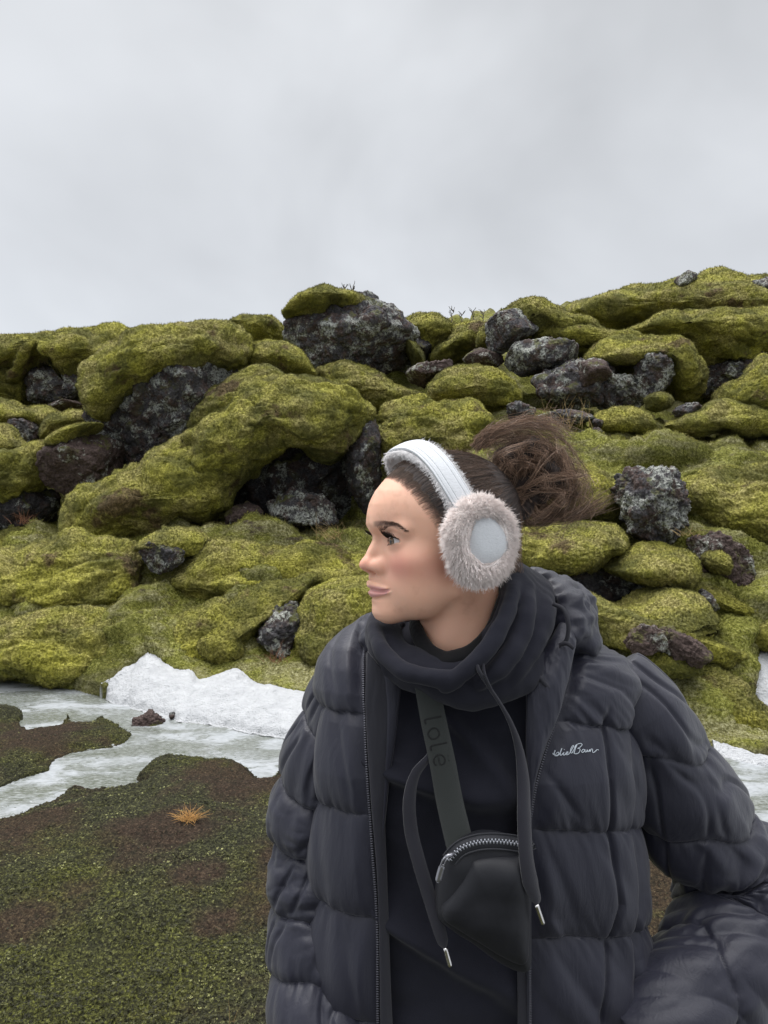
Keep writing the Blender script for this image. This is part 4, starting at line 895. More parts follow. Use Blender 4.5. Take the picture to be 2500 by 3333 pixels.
blades('dead_stalk', 752, 3330, fz(752, 3330), 3, 0.085, 0.003, M_straw, 'single pale dead stalk at the bottom edge beside the sleeve', 'stalk', width=0.0012, up_=1.35, seed=7, bend=0.2)
for k_, (tx, ty, th_) in enumerate([(1470, 1045, 46), (1500, 1050, 36), (1540, 1048, 48), (1575, 1050, 44), (1120, 965, 40), (1150, 960, 46), (1000, 0, 0)]):
    if not th_: continue
    r_ = np.random.default_rng(k_ + 60); Yt = 13.0 if k_ < 4 else 12.0; c = W(tx, ty, Yt); L = []
    h_ = th_ / F * Yt
    main = [np.array([0.02 * math.sin(3 * t + k_) + 0.12 * h_ * t * r_.normal(), 0, h_ * t]) for t in np.linspace(-0.25, 1, 8)]; L.append(main)
    for s_ in range(4):
        i0 = r_.integers(3, 6); a = r_.choice([-1, 1]) * r_.uniform(0.3, 0.8); l_ = h_ * r_.uniform(0.3, 0.55)
        L.append([main[i0] + np.array([math.sin(a) * l_ * t, 0.05 * t * r_.normal(), math.cos(a) * l_ * t]) for t in np.linspace(0, 1, 8)])
    V_, F_ = strands(np.array(L), 0.010, 0.004, 4); ob = mesh_obj('twig', V_, F_, M_twig); ob.location = c
    tag(ob, ['bare twig on the skyline, leftmost of the four left of the grey slab', 'bare twig on the skyline, second of the four left of the grey slab', 'bare twig on the skyline, third of the four left of the grey slab', 'bare twig on the skyline closest to the leaning grey slab', 'thin curved stalk on the right shoulder of the rock knob, nearer its crown', 'thin curved stalk on the right shoulder of the rock knob, further right'][k_], 'twig', 'bare twigs on the skyline')
# ================================================================== THE WOMAN: head and neck
YAW = math.radians(18)
fw = np.array([-math.cos(YAW), -math.sin(YAW), 0.0]); lf = np.array([math.sin(YAW), -math.cos(YAW), 0.0]); up = np.array([0, 0, 1.0])
HY = 1.0
H0 = W(1440, 1757, HY)
def HL(a):            # head-local cm -> world
    a = np.asarray(a, float) * 0.01
    return H0 + a[..., 0:1] * fw + a[..., 1:2] * lf + a[..., 2:3] * up
def LH(p):            # world -> head-local cm
    d = (np.asarray(p, float) - H0) * 100
    return np.stack([d @ fw, d @ lf, d @ up], -1)
person = empty('person', (0.12, 1.05, 0.0))
tag(person, 'woman in a black puffer jacket and hoodie looking sideways with both hands in her pockets', 'person')
H = Field((-12.5, -9.5, -17), (13.2, 9.5, 13.5), 0.135)
H.ell((-1.0, 0, 3.0), (9.2, 7.25, 8.4), 0)
H.ell((2.5, 0, 3.6), (7.45, 6.4, 6.0), 2.0)
H.ell((3.4, 0, -2.2), (5.6, 5.9, 6.8), 2.0)
H.mirror_ell((5.3, 3.5, -2.5), (3.0, 2.7, 2.3), 1.6)
H.ell((6.2, 0, -6.2), (3.75, 3.1, 3.0), 1.6)
H.mirror_cap((7.3, 1.0, -9.0), (0.4, 4.9, -6.2), 1.40, 1.35, 1.8)
H.mirror_ell((3.8, 2.9, -5.8), (4.1, 3.0, 4.0), 1.5)
H.ell((7.35, 0, -9.05), (2.2, 2.3, 1.55), 1.2)
H.ell((3.6, 0, -7.6), (4.2, 3.9, 2.5), 1.6)
# neck, trapezius, shoulders
H.cap((-2.4, 0, -3), (-2.6, 0.0, -13), 5.3, 5.2, 1.6)
H.cap((-2.6, 0, -12), (-3.4, 0.4, -14.5), 5.0, 4.6, 1.0)
H.mirror_cap((-2.0, 5.0, -3.5), (1.6, 1.0, -17), 1.4, 1.2, 1.5)      # sternomastoid
# brow, nose
H.mirror_cap((8.9, 1.1, 1.75), (7.0, 4.5, 1.6), 0.75, 0.75, 1.2)
H.ell((8.5, 0, -2.0), (1.7, 1.35, 2.5), 0.9)
H.cap((9.15, 0, 0.9), (10.45, 0, -2.4), 0.55, 0.68, 0.9)
H.ell((10.65, 0, -2.98), (1.02, 1.02, 0.90), 0.7)
H.mirror_ell((9.60, 1.08, -3.32), (1.05, 0.66, 0.72), 0.75)
H.mirror_ell((8.9, 1.5, -3.2), (0.9, 0.8, 0.9), 0.9)
H.cap((10.6, 0, -3.5), (9.5, 0, -4.05), 0.42, 0.5, 0.35)
# eye sockets, lids
H.mirror_ell((9.75, 3.0, 0.2), (1.5, 1.8, 1.05), 1.1, 'sub')
EYE = (7.38, 3.36, 0.0); ER = 1.24
H.mirror_ell(EYE, (1.42, 1.46, 1.38), 0.5)
H.mirror_cap((8.6, 2.0, 0.95), (7.0, 4.6, 0.75), 0.22, 0.3, 0.4)      # fold above the lid
# nostrils
H.mirror_ell((10.0, 0.78, -3.95), (0.66, 0.42, 0.46), 0.2, 'sub')
# lips
for sgn in (1, -1):
    H.chain([(10.0, 0.0, -5.98), (9.9, 0.5 * sgn, -5.82), (9.35, 1.5 * sgn, -6.02), (8.35, 2.85 * sgn, -6.28)], [0.27, 0.29, 0.22, 0.09], 0.5)
    H.chain([(9.85, 0.0, -6.84), (9.5, 1.0 * sgn, -6.76), (8.4, 2.7 * sgn, -6.40)], [0.43, 0.37, 0.12], 0.4)
    H.chain([(10.62, 0.0, -6.33), (10.1, 1.0 * sgn, -6.36), (9.1, 2.2 * sgn, -6.40), (8.4, 3.1 * sgn, -6.14)], [0.13, 0.13, 0.13, 0.07], 0.22, 'sub')
H.ell((10.5, 0, -5.05), (0.35, 0.28, 0.55), 0.35, 'sub')                # philtrum
H.ell((10.2, 0, -8.05), (0.55, 1.2, 0.35), 0.6, 'sub')                   # below the lip
# eye openings: almond cut through the lids
def almond(side):
    cx, cy, cz = EYE[0], EYE[1] * side, EYE[2]
    sl, (x, y, z) = H.box(np.array([cx - 0.2, cy - 1.7, cz - 1]), np.array([cx + 1.9, cy + 1.7, cz + 1]), 0.2)
    w, hu, hl = 1.50, 0.56, 0.42
    Ru = (w * w + hu * hu) / (2 * hu); Rl = (w * w + hl * hl) / (2 * hl)
    yy = y - cy; zz = z - cz - 0.02 - 0.05 * (np.abs(y) - 3.36)
    d = np.maximum(np.sqrt(yy ** 2 + (zz + Ru - hu) ** 2) - Ru, np.sqrt(yy ** 2 + (zz - Rl + hl) ** 2) - Rl)
    d = np.maximum(d, (cx + 0.3) - x) + 0 * x
    H.sub(sl, d.astype(np.float32), 0.10)
almond(1); almond(-1)
V, Fq = H.mesh()
V = laplace(V, Fq, 1, 0.4)
# profile correction: pull the midline of the front onto the traced profile
prof_z = np.array([9.5, 8.6, 7.8, 6.2, 4.8, 3.3, 2.2, 1.4, 0.65, 0.0, -1.0, -2.0, -2.6, -3.0, -3.45, -3.9, -4.3, -4.9, -5.6, -5.95, -6.3, -6.75, -7.15, -8.0, -8.7, -9.5, -10.2, -10.75])
prof_a = np.array([6.5, 7.6, 8.3, 9.5, 10.15, 10.45, 10.45, 10.25, 9.8, 9.78, 10.32, 10.95, 11.38, 11.58, 11.58, 11.2, 10.55, 10.35, 10.48, 10.50, 10.15, 10.38, 10.2, 9.7, 9.75, 9.78, 9.45, 8.6])
mid = (np.abs(V[:, 1]) < 0.16) & (V[:, 0] > 4) & (V[:, 2] > -10.9) & (V[:, 2] < 9.6)
zb = np.arange(-10.8, 9.61, 0.15); act = np.array([V[mid & (np.abs(V[:, 2] - z) < 0.15), 0].max() if (mid & (np.abs(V[:, 2] - z) < 0.15)).any() else np.nan for z in zb])
ok = ~np.isnan(act); dlt = np.interp(zb, prof_z[::-1], prof_a[::-1]) - np.interp(zb, zb[ok], act[ok])
dlt = np.convolve(np.pad(dlt, 1, 'edge'), [0.25, 0.5, 0.25], 'valid')
dz = np.interp(V[:, 2], zb, dlt, left=dlt[0], right=dlt[-1]) * smooth(-12.5, -10.8, V[:, 2]) * smooth(11.5, 9.5, V[:, 2])
wb = np.interp(V[:, 2], [-11, -8, -6, -4.4, -3, -1, 1, 3, 9], [2.0, 1.8, 1.5, 1.1, 1.1, 0.7, 0.9, 3.5, 4.0])
V[:, 0] += dz * np.exp(-(V[:, 1] / wb) ** 2) * smooth(2.0, 6.0, V[:, 0])
HV = V.copy(); HF = Fq
# ---- skin colour masks
a_, b_, z_ = V[:, 0], V[:, 1], V[:, 2]; ab = np.abs(b_)
zc = -6.34 + 0.0 * ab ** 2
wl = np.clip(1 - (ab / 3.0) ** 2, 0, 1)
up_h = 0.74 * np.sqrt(wl) * (1 - 0.10 * np.exp(-(ab / 0.25) ** 2)) * 0.82 + 0.02; lo_h = 0.92 * wl ** 0.7
lz = (z_ - zc); lip = np.where(lz > 0, smooth(up_h + 0.08, up_h - 0.06, lz), smooth(lo_h + 0.12, lo_h - 0.08, -lz)) * (ab < 3.0) * (a_ > 7.0) * smooth(0.0, 0.12, wl)
blush = np.exp(-(((ab - 4.4) / 2.2) ** 2 + ((z_ + 3.4) / 1.7) ** 2)) * (a_ > 0) * 0.85 + np.exp(-(((a_ - 11.0) / 1.1) ** 2 + (ab / 1.3) ** 2 + ((z_ + 3.1) / 0.9) ** 2)) * 0.85
blush += np.exp(-(((ab - 5.2) / 1.6) ** 2 + ((z_ + 2.2) / 1.6) ** 2)) * (a_ > 0) * 0.35
ea = np.stack([(ab - EYE[1]) / 1.75, (z_ - 0.55) / 0.62], -1)
lidm = np.exp(-((ea ** 2).sum(1)) ** 1.5) * (a_ > 6.0)
# brows: arch
bx_ = (ab - 1.35) / 3.9
bzc = 2.10 + 0.36 * np.sin(np.clip(bx_, 0, 1) * np.pi * 0.75) - 1.1 * np.clip(bx_, 0, 1) ** 3
bth = 0.36 * (1 - 0.75 * np.clip(bx_, 0, 1) ** 1.5)
brow = smooth(bth + 0.14, bth - 0.15, np.abs(z_ - bzc)) * smooth(0.0, 0.16, bx_) * smooth(1.02, 0.85, bx_) * (a_ > 4)
lash_line = smooth(0.16, 0.02, np.abs((z_ - 0.0) - (0.02 + 0.56 * np.sqrt(np.clip(1 - ((ab - EYE[1]) / 1.36) ** 2, 0, 1))))) * (np.abs(ab - EYE[1]) < 1.45) * (a_ > 7)  # dark line along the edge of the upper lid
mask1 = np.stack([lip, blush, np.clip(brow, 0, 1)], -1); 
hl_az = np.array([0, 15, 30, 45, 58, 70, 82, 95, 110, 135, 180.0]); hl_z = np.array([8.3, 8.0, 7.2, 5.7, 3.6, 1.3, -1.3, -3.0, -4.5, -6.0, -6.8])
def hairline(p):
    az = np.degrees(np.arctan2(np.abs(p[..., 1]), p[..., 0] - 0.0)); return np.interp(az, hl_az, hl_z)
_hh = V[:, 2] - hairline(V) + 0.5 * fbm(V * np.array([0.9, 0.9, 2.6]), 3, seed=3)
root_shade = smooth(-0.5, 1.9, _hh) * smooth(-9, -6, V[:, 2])  # hair roots and the shadow under the hair, tinted into the skin
mask2 = np.stack([lidm, lash_line, root_shade], -1)
m = Mat('skin'); o = m.tc('Object')
sx = m.n('ShaderNodeSeparateXYZ'); m.l(m.attr('mk1', 'Vector'), sx.inputs[0]); sy = m.n('ShaderNodeSeparateXYZ'); m.l(m.attr('mk2', 'Vector'), sy.inputs[0])
fr = m.noise(o, 38, 4, 0.6); fr2 = m.noise(o, 9, 3, 0.5)
base = m.mix(m.ramp(fr2, [(0.3, 0.0), (0.7, 1.0)]), (0.82, 0.485, 0.345), (0.77, 0.43, 0.295))
base = m.mix(m.ramp(fr, [(0.25, 0.5), (0.45, 0.0)]), base, (0.56, 0.29, 0.20))
base = m.mix(m.math('MULTIPLY', sx.outputs[1], 0.64), base, (0.78, 0.30, 0.235))
base = m.mix(m.math('MULTIPLY', sy.outputs[0], 0.55), base, (0.36, 0.21, 0.17))
base = m.mix(m.math('MULTIPLY', sx.outputs[2], 0.70), base, (0.17, 0.10, 0.075))
base = m.mix(m.math('MULTIPLY', sy.outputs[1], 0.80), base, (0.03, 0.02, 0.02))
base = m.mix(m.math('MULTIPLY', sx.outputs[0], 0.9), base, m.mix(m.noise(o, 60, 2), (0.66, 0.33, 0.31), (0.60, 0.28, 0.265)))
base = m.mix(m.math('MULTIPLY', sy.outputs[2], 0.93), base, (0.022, 0.014, 0.012))
pore = m.noise(o, 900, 2, 0.6)
m.set(Base_Color=base, Roughness=m.mix(sx.outputs[0], (0.46,) * 3, (0.33,) * 3), Subsurface_Weight=0.22, Subsurface_Radius=(0.012, 0.005, 0.003), Subsurface_Scale=0.5, Specular_IOR_Level=0.42,
      Normal=m.bump(m.math('ADD', pore, m.math('MULTIPLY', fr, 0.6)), 0.10, 0.0006))
M_skin = m.m
skin = mesh_obj('body', HL(V), Fq[:, ::-1] if False else Fq, M_skin, person, col={'mk1': mask1, 'mk2': mask2})
# ---- eyes
def uv_sphere(c, r, axis, nu=48, nv=32):
    axis = np.array(axis, float); axis /= np.linalg.norm(axis)
    t = np.array([0, 0, 1.0]); u = np.cross(axis, t); u /= np.linalg.norm(u); v = np.cross(u, axis)
    th = np.linspace(0, np.pi, nv)[:, None]; ph = np.arange(nu)[None, :] * 2 * np.pi / nu
    bul = 1 + 0.07 * np.exp(-(th / 0.36) ** 2)
    D = np.cos(th)[..., None] * axis + np.sin(th)[..., None] * (np.cos(ph)[..., None] * u + np.sin(ph)[..., None] * v)
    P = np.array(c) + r * bul[..., None] * D
    return P.reshape(-1, 3), grid_faces(nv, nu, True)[:, ::-1], np.repeat(th.ravel(), nu)
m = Mat('eye'); an = m.attr('ang')
iris = m.ramp(m.noise(m.mapping(m.tc('Object'), (400, 400, 400)), 1.0, 2), [(0.3, (0.10, 0.055, 0.03)), (0.7, (0.27, 0.17, 0.085))])
col = m.mix(m.ramp(an, [(0.0, 0.0), (0.165, 0.0), (0.185, 1.0)]), (0.004, 0.004, 0.004), iris)
col = m.mix(m.ramp(an, [(0.0, 0.0), (0.40, 0.0), (0.435, 1.0)]), col, (0.05, 0.035, 0.03))
col = m.mix(m.ramp(an, [(0.0, 0.0), (0.46, 0.0), (0.50, 1.0)]), col, (0.74, 0.69, 0.68))
m.set(Base_Color=col, Roughness=0.06, Specular_IOR_Level=0.6); M_eye = m.m
for sgn in (1, -1):
    Pe, Fe, th = uv_sphere((EYE[0], EYE[1] * sgn, EYE[2]), ER - 0.01, (0.95, 0.30, -0.02))
    mesh_obj('eye', HL(Pe), Fe, M_eye, person, col={'ang': th})
# ---- lashes and brow hairs
m = Mat('lash'); m.set(Base_Color=(0.012, 0.009, 0.008), Roughness=0.5); M_lash = m.m
for sgn in (1, -1):
    L = []
    for row in range(3):
        for t in np.linspace(-1.22, 1.34, 90):
            t = t + rng.normal() * 0.02
            zt = 0.02 + 0.56 * math.sqrt(max(0, 1 - (t / 1.48) ** 2)) + 0.01 + 0.05 * t
            y = EYE[1] + t
            x = EYE[0] + math.sqrt(max(0.1, 1.37 ** 2 - t * t - zt * zt)) + 0.02
            ln = (0.85 + 0.45 * smooth(-1.2, 0.9, t)) * rng.uniform(0.75, 1.1)
            out = 0.30 * t + rng.normal() * 0.06
            p0 = np.array([x, y, zt]); p = [p0]
            for s in (0.33, 0.66, 1.0): p.append(p0 + np.array([ln * s * 0.95, out * s * ln, (-0.10 * s + 0.72 * s * s) * ln + rng.normal() * 0.02]))
            L.append(p)
    for t in np.linspace(-1.1, 1.25, 34):                # lower lashes
        zt = -0.33 * math.sqrt(max(0, 1 - (t / 1.48) ** 2)) - 0.02
        x = EYE[0] + math.sqrt(max(0.1, 1.36 ** 2 - t * t - zt * zt)); p0 = np.array([x, EYE[1] + t, zt]); ln = 0.26
        L.append([p0 + np.array([ln * s * 0.7, 0.2 * t * s * ln, -ln * s * 0.8]) for s in (0, 0.33, 0.66, 1)])
    L = np.array(L); L[:, :, 1] *= sgn
    r = np.full(len(L), 0.032); r[-34:] = 0.012
    Vv, Ff = strands(HL(L), r * 0.01, r * 0.002)
    mesh_obj('eyelashes', Vv, Ff, M_lash, person)
from mathutils.bvhtree import BVHTree
bvh = BVHTree.FromPolygons([tuple(v) for v in HV.tolist()], [tuple(f) for f in HF.tolist()])
def surf(p, off=0.0):
    loc, nr, i, d = bvh.find_nearest(Vector(p))
    return np.array(loc) + np.array(nr) * off, np.array(nr)
m = Mat('brow_hair'); m.set(Base_Color=(0.13, 0.08, 0.06), Roughness=0.7); M_browhair = m.m
for sgn in (1, -1):
    L = []
    for i in range(480):
        u = rng.uniform(0.0, 0.97); y = 1.35 + 3.9 * u
        zc_ = 2.10 + 0.36 * math.sin(u * math.pi * 0.75) - 1.1 * u ** 3; thk = 0.34 * (1 - 0.75 * u ** 1.5)
        zz = zc_ + rng.uniform(-1, 1) * thk
        x0 = np.array([11.0 - 0.5 * u * 3, y, zz]); q, nr = surf((9.6 - 0.5 * y, y, zz))
        dy = 0.35 + 0.3 * u; dzz = 0.55 * (1 - u * 1.2) - (0.4 * u if zz > zc_ else -0.15)
        dv = np.array([-0.25 * u * 2, dy, dzz * 0.6]); dv -= nr * (dv @ nr); dv = dv / np.linalg.norm(dv) * rng.uniform(0.35, 0.6)
        L.append([surf(q + dv * s, 0.02 + 0.05 * s)[0] for s in (0, 0.33, 0.66, 1)])
    L = np.array(L); L[:, :, 1] *= sgn
    Vv, Ff = strands(HL(L), 0.00011, 0.00004)
    mesh_obj('eyebrow', Vv, Ff, M_browhair, person)
# ================================================================== hair, bun, earmuffs
KNOT = np.array([-10.2, 0.8, 6.6])             # where the hair is gathered
def dirrad(D, C=(-0.5, 0, 2.5)):
    """distance from the skull centre to the skin in directions D"""
    C = np.array(C); out = np.empty(len(D)); 
    for i, d in enumerate(D):
        loc, nr, idx, t = bvh.ray_cast(Vector(C + d * 25), Vector(-d))
        out[i] = 25 - t if t is not None else 9.0
    return out
SC = np.array([-0.5, 0, 2.5])
HN = vnormals(HV, HF)
hd = HV[:, 2] - hairline(HV) + 0.25 * fbm(HV * 1.5, 2, seed=3)
keep = (hd > 1.0) & (HV[:, 2] > -8)
# the scalp cap is the head's own skin pushed out
fk = keep[HF].all(1); used = np.unique(HF[fk]); rm = -np.ones(len(HV), int); rm[used] = np.arange(len(used))
cv = HV[used]; cn = HN[used]; ch = hd[used]
un = cv - SC; un /= np.linalg.norm(un, axis=1, keepdims=True)
kn = (KNOT - SC) / np.linalg.norm(KNOT - SC)
angk = np.degrees(np.arccos(np.clip(un @ kn, -1, 1)))
off = -0.02 + 0.50 * smooth(0.9, 3.0, ch) + 0.35 * smooth(60, 15, angk)
# streak relief running towards the knot
e1 = np.cross(kn, [0, 0, 1.0]); e1 /= np.linalg.norm(e1); e2 = np.cross(kn, e1)
azk = np.arctan2(un @ e2, un @ e1)
st = fbm(np.stack([np.cos(azk) * 14, np.sin(azk) * 14, angk * 0.02], -1), 3, 0.6, seed=2)
off = off + 0.14 * st * smooth(0, 1.5, ch)
cv = cv + cn * off[:, None]
m = Mat('hair'); sv = m.attr('strk', 'Vector'); sn = m.noise(sv, 1.0, 3, 0.6)
hb = m.ramp(sn, [(0.32, (0.009, 0.006, 0.006)), (0.5, (0.036, 0.026, 0.023)), (0.66, (0.11, 0.08, 0.067))])
m.set(Base_Color=hb, Roughness=0.48, Specular_IOR_Level=0.45, Normal=m.bump(sn, 0.8, 0.003)); M_cap = m.m
strk = np.stack([np.cos(azk) * 90, np.sin(azk) * 90, angk * 0.06], -1)
hair_root = empty('hair', HL((-3, 0, 6)))
hair_root.parent = person; hair_root.matrix_parent_inverse = Matrix.Translation(-Vector(person.location))
def hmesh(name, V, Fc, mat, col=None):
    o = mesh_obj(name, V, Fc, mat, None, col=col); o.parent = hair_root
    o.matrix_parent_inverse = Matrix.Translation(-Vector(HL((-3, 0, 6)))); return o
hmesh('scalp_hair', HL(cv), rm[HF[fk]], M_cap, col={'strk': strk})
def strand_mat(name, c0, c1, rough=0.45):
    m = Mat(name); g = m.attr('rnd'); m.set(Base_Color=m.mix(g, c0, c1), Roughness=rough, Specular_IOR_Level=0.5); return m.m
M_strand = strand_mat('hair_strand', (0.016, 0.010, 0.008), (0.25, 0.17, 0.125))
M_curl = strand_mat('hair_curl', (0.045, 0.028, 0.019), (0.46, 0.30, 0.205), 0.5)
def strand_obj(name, paths, r0, r1, mat, sides=3):
    V, Fs = strands(paths, r0, r1, sides); n, k, _ = paths.shape
    return hmesh(name, V, Fs, mat, col={'rnd': np.repeat(rng.random(n), k * sides)})
# --- slicked strands from hairline to knot
paths = []
n = 5200
ids = rng.choice(len(used), n, p=(lambda w: w / w.sum())(np.where(ch < 1.4, 2.0, 1.0) * (angk > 14)))
rd_c = cv[ids]
k = 12; tt = np.linspace(0, 1, k)
d0 = un[ids]; om = np.arccos(np.clip(d0 @ kn, -1, 1))
frac = np.where(rng.random(n) < 0.5, 1.0, rng.uniform(0.35, 0.9, n))
T = tt[None] * frac[:, None]
dd = (np.sin((1 - T) * om[:, None])[..., None] * d0[:, None] + np.sin(T * om[:, None])[..., None] * kn) / np.sin(om)[:, None, None]
wv = rng.uniform(0.0, 0.030, n)[:, None] * np.sin(T * rng.uniform(8, 26, n)[:, None] + rng.uniform(0, 6, n)[:, None])
side = np.cross(d0, kn); side /= np.linalg.norm(side, axis=1, keepdims=True) + 1e-9
dd = dd + wv[..., None] * side[:, None]; dd /= np.linalg.norm(dd, axis=2, keepdims=True)
R = dirrad(dd.reshape(-1, 3), SC).reshape(n, k)
rh = ch[ids]
lift = (0.02 + 0.5 * smooth(-0.3, 1.8, rh[:, None] + T * 6)) + 0.30 * smooth(0.6, 1.0, T) + np.abs(rng.normal(size=n))[:, None] * 0.07 + wv * 2.0
pth = SC + dd * (R + lift)[..., None]
strand_obj('slicked_strands', HL(pth), 0.00008, 0.00026, M_strand)
# fine baby hairs over the temple, reaching past the hairline onto the skin
n = 4200
az = np.radians(rng.uniform(-80, 80, n)); zz = np.interp(np.abs(np.degrees(az)), hl_az, hl_z) + rng.uniform(-0.5, 1.9, n) ** 1.0
d0 = np.stack([np.cos(az) * 7.5 + 0.5, np.sin(az) * 6.5, zz - 2.5], -1); d0 /= np.linalg.norm(d0, axis=1, keepdims=True)
om = np.arccos(np.clip(d0 @ kn, -1, 1)); T = np.linspace(0, 1, 8)[None] * rng.uniform(0.14, 0.40, n)[:, None]
dd = (np.sin((1 - T) * om[:, None])[..., None] * d0[:, None] + np.sin(T * om[:, None])[..., None] * kn) / np.sin(om)[:, None, None]
side = np.cross(d0, kn); side /= np.linalg.norm(side, axis=1, keepdims=True)
dd = dd + (0.012 * np.sin(T * 30 + rng.uniform(0, 6, n)[:, None]) + rng.normal(size=n)[:, None] * 0.10 * T)[..., None] * side[:, None]
R = dirrad(dd.reshape(-1, 3), SC).reshape(n, 8)
pth = SC + dd * (R + 0.03 + 0.5 * T)[..., None]
strand_obj('hairline_wisps', HL(pth), 0.00007, 0.00016, M_strand)
# flyaways: short curly frizz along the crown and forehead top
n = 260; P0 = []
for i in range(n):
    a0 = rng.uniform(-9, 7.5); b0 = rng.uniform(-3.5, 3.5)
    q, nr = surf((a0, b0, 13.5)); P0.append((q + nr * 0.35, nr))
L = []
for q, nr in P0:
    ph, fr_, am = rng.uniform(0, 6.3), rng.uniform(4, 10), rng.uniform(0.15, 0.45); ln = rng.uniform(0.6, 1.9); dv = rng.normal(size=3) * 0.6 + nr * 0.45 + np.array([-0.5, 0, 0])
    dv /= np.linalg.norm(dv); u = np.cross(dv, nr); v = np.cross(dv, u)
    L.append([q + dv * ln * t + am * (math.sin(fr_ * t + ph) - math.sin(ph)) * u + am * (math.cos(fr_ * t + ph) - math.cos(ph)) * v * 0.7 for t in np.linspace(0, 1, 14)])
strand_obj('flyaway_hairs', HL(np.array(L)), 0.00010, 0.00006, M_curl)
# --- the messy bun: dark tangled core + loops + wind-blown ends.  All placed in world space around the knot
def HW(px, py, Y): return LH(W(px, py, Y))
YK = 1.02
core = [((1655, 1490), 0.028, 0.030), ((1720, 1470), 0.034, 0.030), ((1690, 1560), 0.034, 0.028), ((1770, 1520), 0.034, 0.028), ((1740, 1600), 0.030, 0.026), ((1700, 1660), 0.020, 0.02), ((1800, 1570), 0.022, 0.022)]
B = Field((-26, -8, -4), (-3, 8, 19), 0.28)
for (px, py), r1, r2 in core:
    c = HW(px, py, YK); B.ell(c, (r1 * 100 * 0.66, r2 * 100 * 0.8, r1 * 100 * 0.66), 1.2)
Vb, Fb = B.mesh(); Nb = vnormals(Vb, Fb)
kc = HW(1690, 1590, YK - 0.01)
rb = Vb - kc; azb = np.arctan2(rb[:, 2], rb[:, 0]); rr_ = np.linalg.norm(rb, axis=1)
Vb = Vb + Nb * (0.55 * fbm(Vb * 0.55, 2, seed=8) + 0.30 * fbm(np.stack([np.cos(azb + rr_ * 0.12) * 7, np.sin(azb + rr_ * 0.12) * 7, rr_ * 0.1], -1), 3, seed=9))[:, None]
hmesh('bun_core', HL(Vb), Fb, M_cap, col={'strk': np.stack([np.cos(azb + rr_ * .15) * 55, np.sin(azb + rr_ * .15) * 55, rr_ * 0.3], -1)})
def curly(p0, ctrl, n, spread, kink, r, k=34, name=None):
    """n strands following a control polyline (world), each with its own offset and kinks"""
    base = catmull(np.array(ctrl), k); out = []
    t = np.linspace(0, 1, k)
    for i in range(n):
        o = rng.normal(size=3) * spread * np.array([1, 0.9, 1]); o2 = rng.normal(size=3) * spread * 1.6
        f1, f2 = rng.uniform(5, 17), rng.uniform(5, 17); ph = rng.uniform(0, 6.3, 4)
        w = np.stack([np.sin(f1 * t + ph[0]) + 0.5 * np.sin(f2 * 1.7 * t + ph[3]), np.sin(f2 * t + ph[1]), np.cos(f1 * t + ph[2])], -1) * kink * rng.uniform(0.4, 1.3)
        out.append(base + o * (0.35 + 0.65 * t[:, None]) + o2 * t[:, None] ** 2 + w * smooth(0, 0.25, t)[:, None])
    return np.array(out)
ALL = []
Yn = lambda: YK + rng.normal() * 0.022
K0 = lambda: W(1688 + rng.normal() * 14, 1590 + rng.normal() * 22, YK - 0.015)
# loops of the bun: arcs leaving the knot, bulging up/back and coming round
for i in range(150):
    a = rng.uniform(-0.35, 2.6)                                   # direction on the picture, 0 = right, pi/2 = up
    Rr = rng.uniform(60, 175) * (1.0 if a < 1.9 else 0.85)
    c = np.array([1705.0, 1580.0]); mid = c + Rr * np.array([math.cos(a), -math.sin(a) * 0.95])
    a2 = a + rng.uniform(0.5, 1.1) * rng.choice([-1, 1]); mid2 = c + Rr * 0.95 * np.array([math.cos(a2), -math.sin(a2) * 0.95])
    y1 = Yn(); y2 = Yn()
    ALL.append(curly(None, [K0(), W((c[0] + mid[0]) / 2, (c[1] + mid[1]) / 2, (YK + y1) / 2), W(mid[0], mid[1], y1), W(mid2[0], mid2[1], y2), W((c[0] + mid2[0]) / 2, (c[1] + mid2[1]) / 2, YK)], 12, 0.0026, 0.0024, None))
# sparse outer halo to the right, frizzy
for i in range(90):
    a = rng.uniform(-0.3, 2.2); Rr = rng.uniform(150, 235) * (1.0 if a < 0.9 else 0.86)
    c = np.array([1700.0, 1590.0]); mid = c + Rr * np.array([math.cos(a), -math.sin(a) * 0.9]); a2 = a - rng.uniform(0.2, 0.8); mid2 = c + Rr * rng.uniform(0.85, 1.05) * np.array([math.cos(a2), -math.sin(a2) * 0.9])
    ALL.append(curly(None, [K0(), W((c[0] + mid[0]) / 2, (c[1] + mid[1]) / 2 - 20, Yn()), W(mid[0], mid[1], Yn()), W(mid2[0], mid2[1], Yn())], 6, 0.0032, 0.0040, None))
# hair swept over the top of the bun from the crown
for i in range(40):
    ALL.append(curly(None, [W(1560 + rng.normal() * 18, 1455 + rng.normal() * 9, YK), W(1590 + rng.normal() * 15, 1420 + rng.normal() * 14, YK), W(1660 + rng.normal() * 22, 1390 + rng.normal() * 15, Yn()), W(1750 + rng.normal() * 25, 1385 + rng.normal() * 18, Yn()), W(1830 + rng.normal() * 25, 1420 + rng.normal() * 30, Yn())], 6, 0.0035, 0.0022, None))
P = np.concatenate(ALL)
strand_obj('bun_curls', P, 0.00030, 0.00016, M_curl)
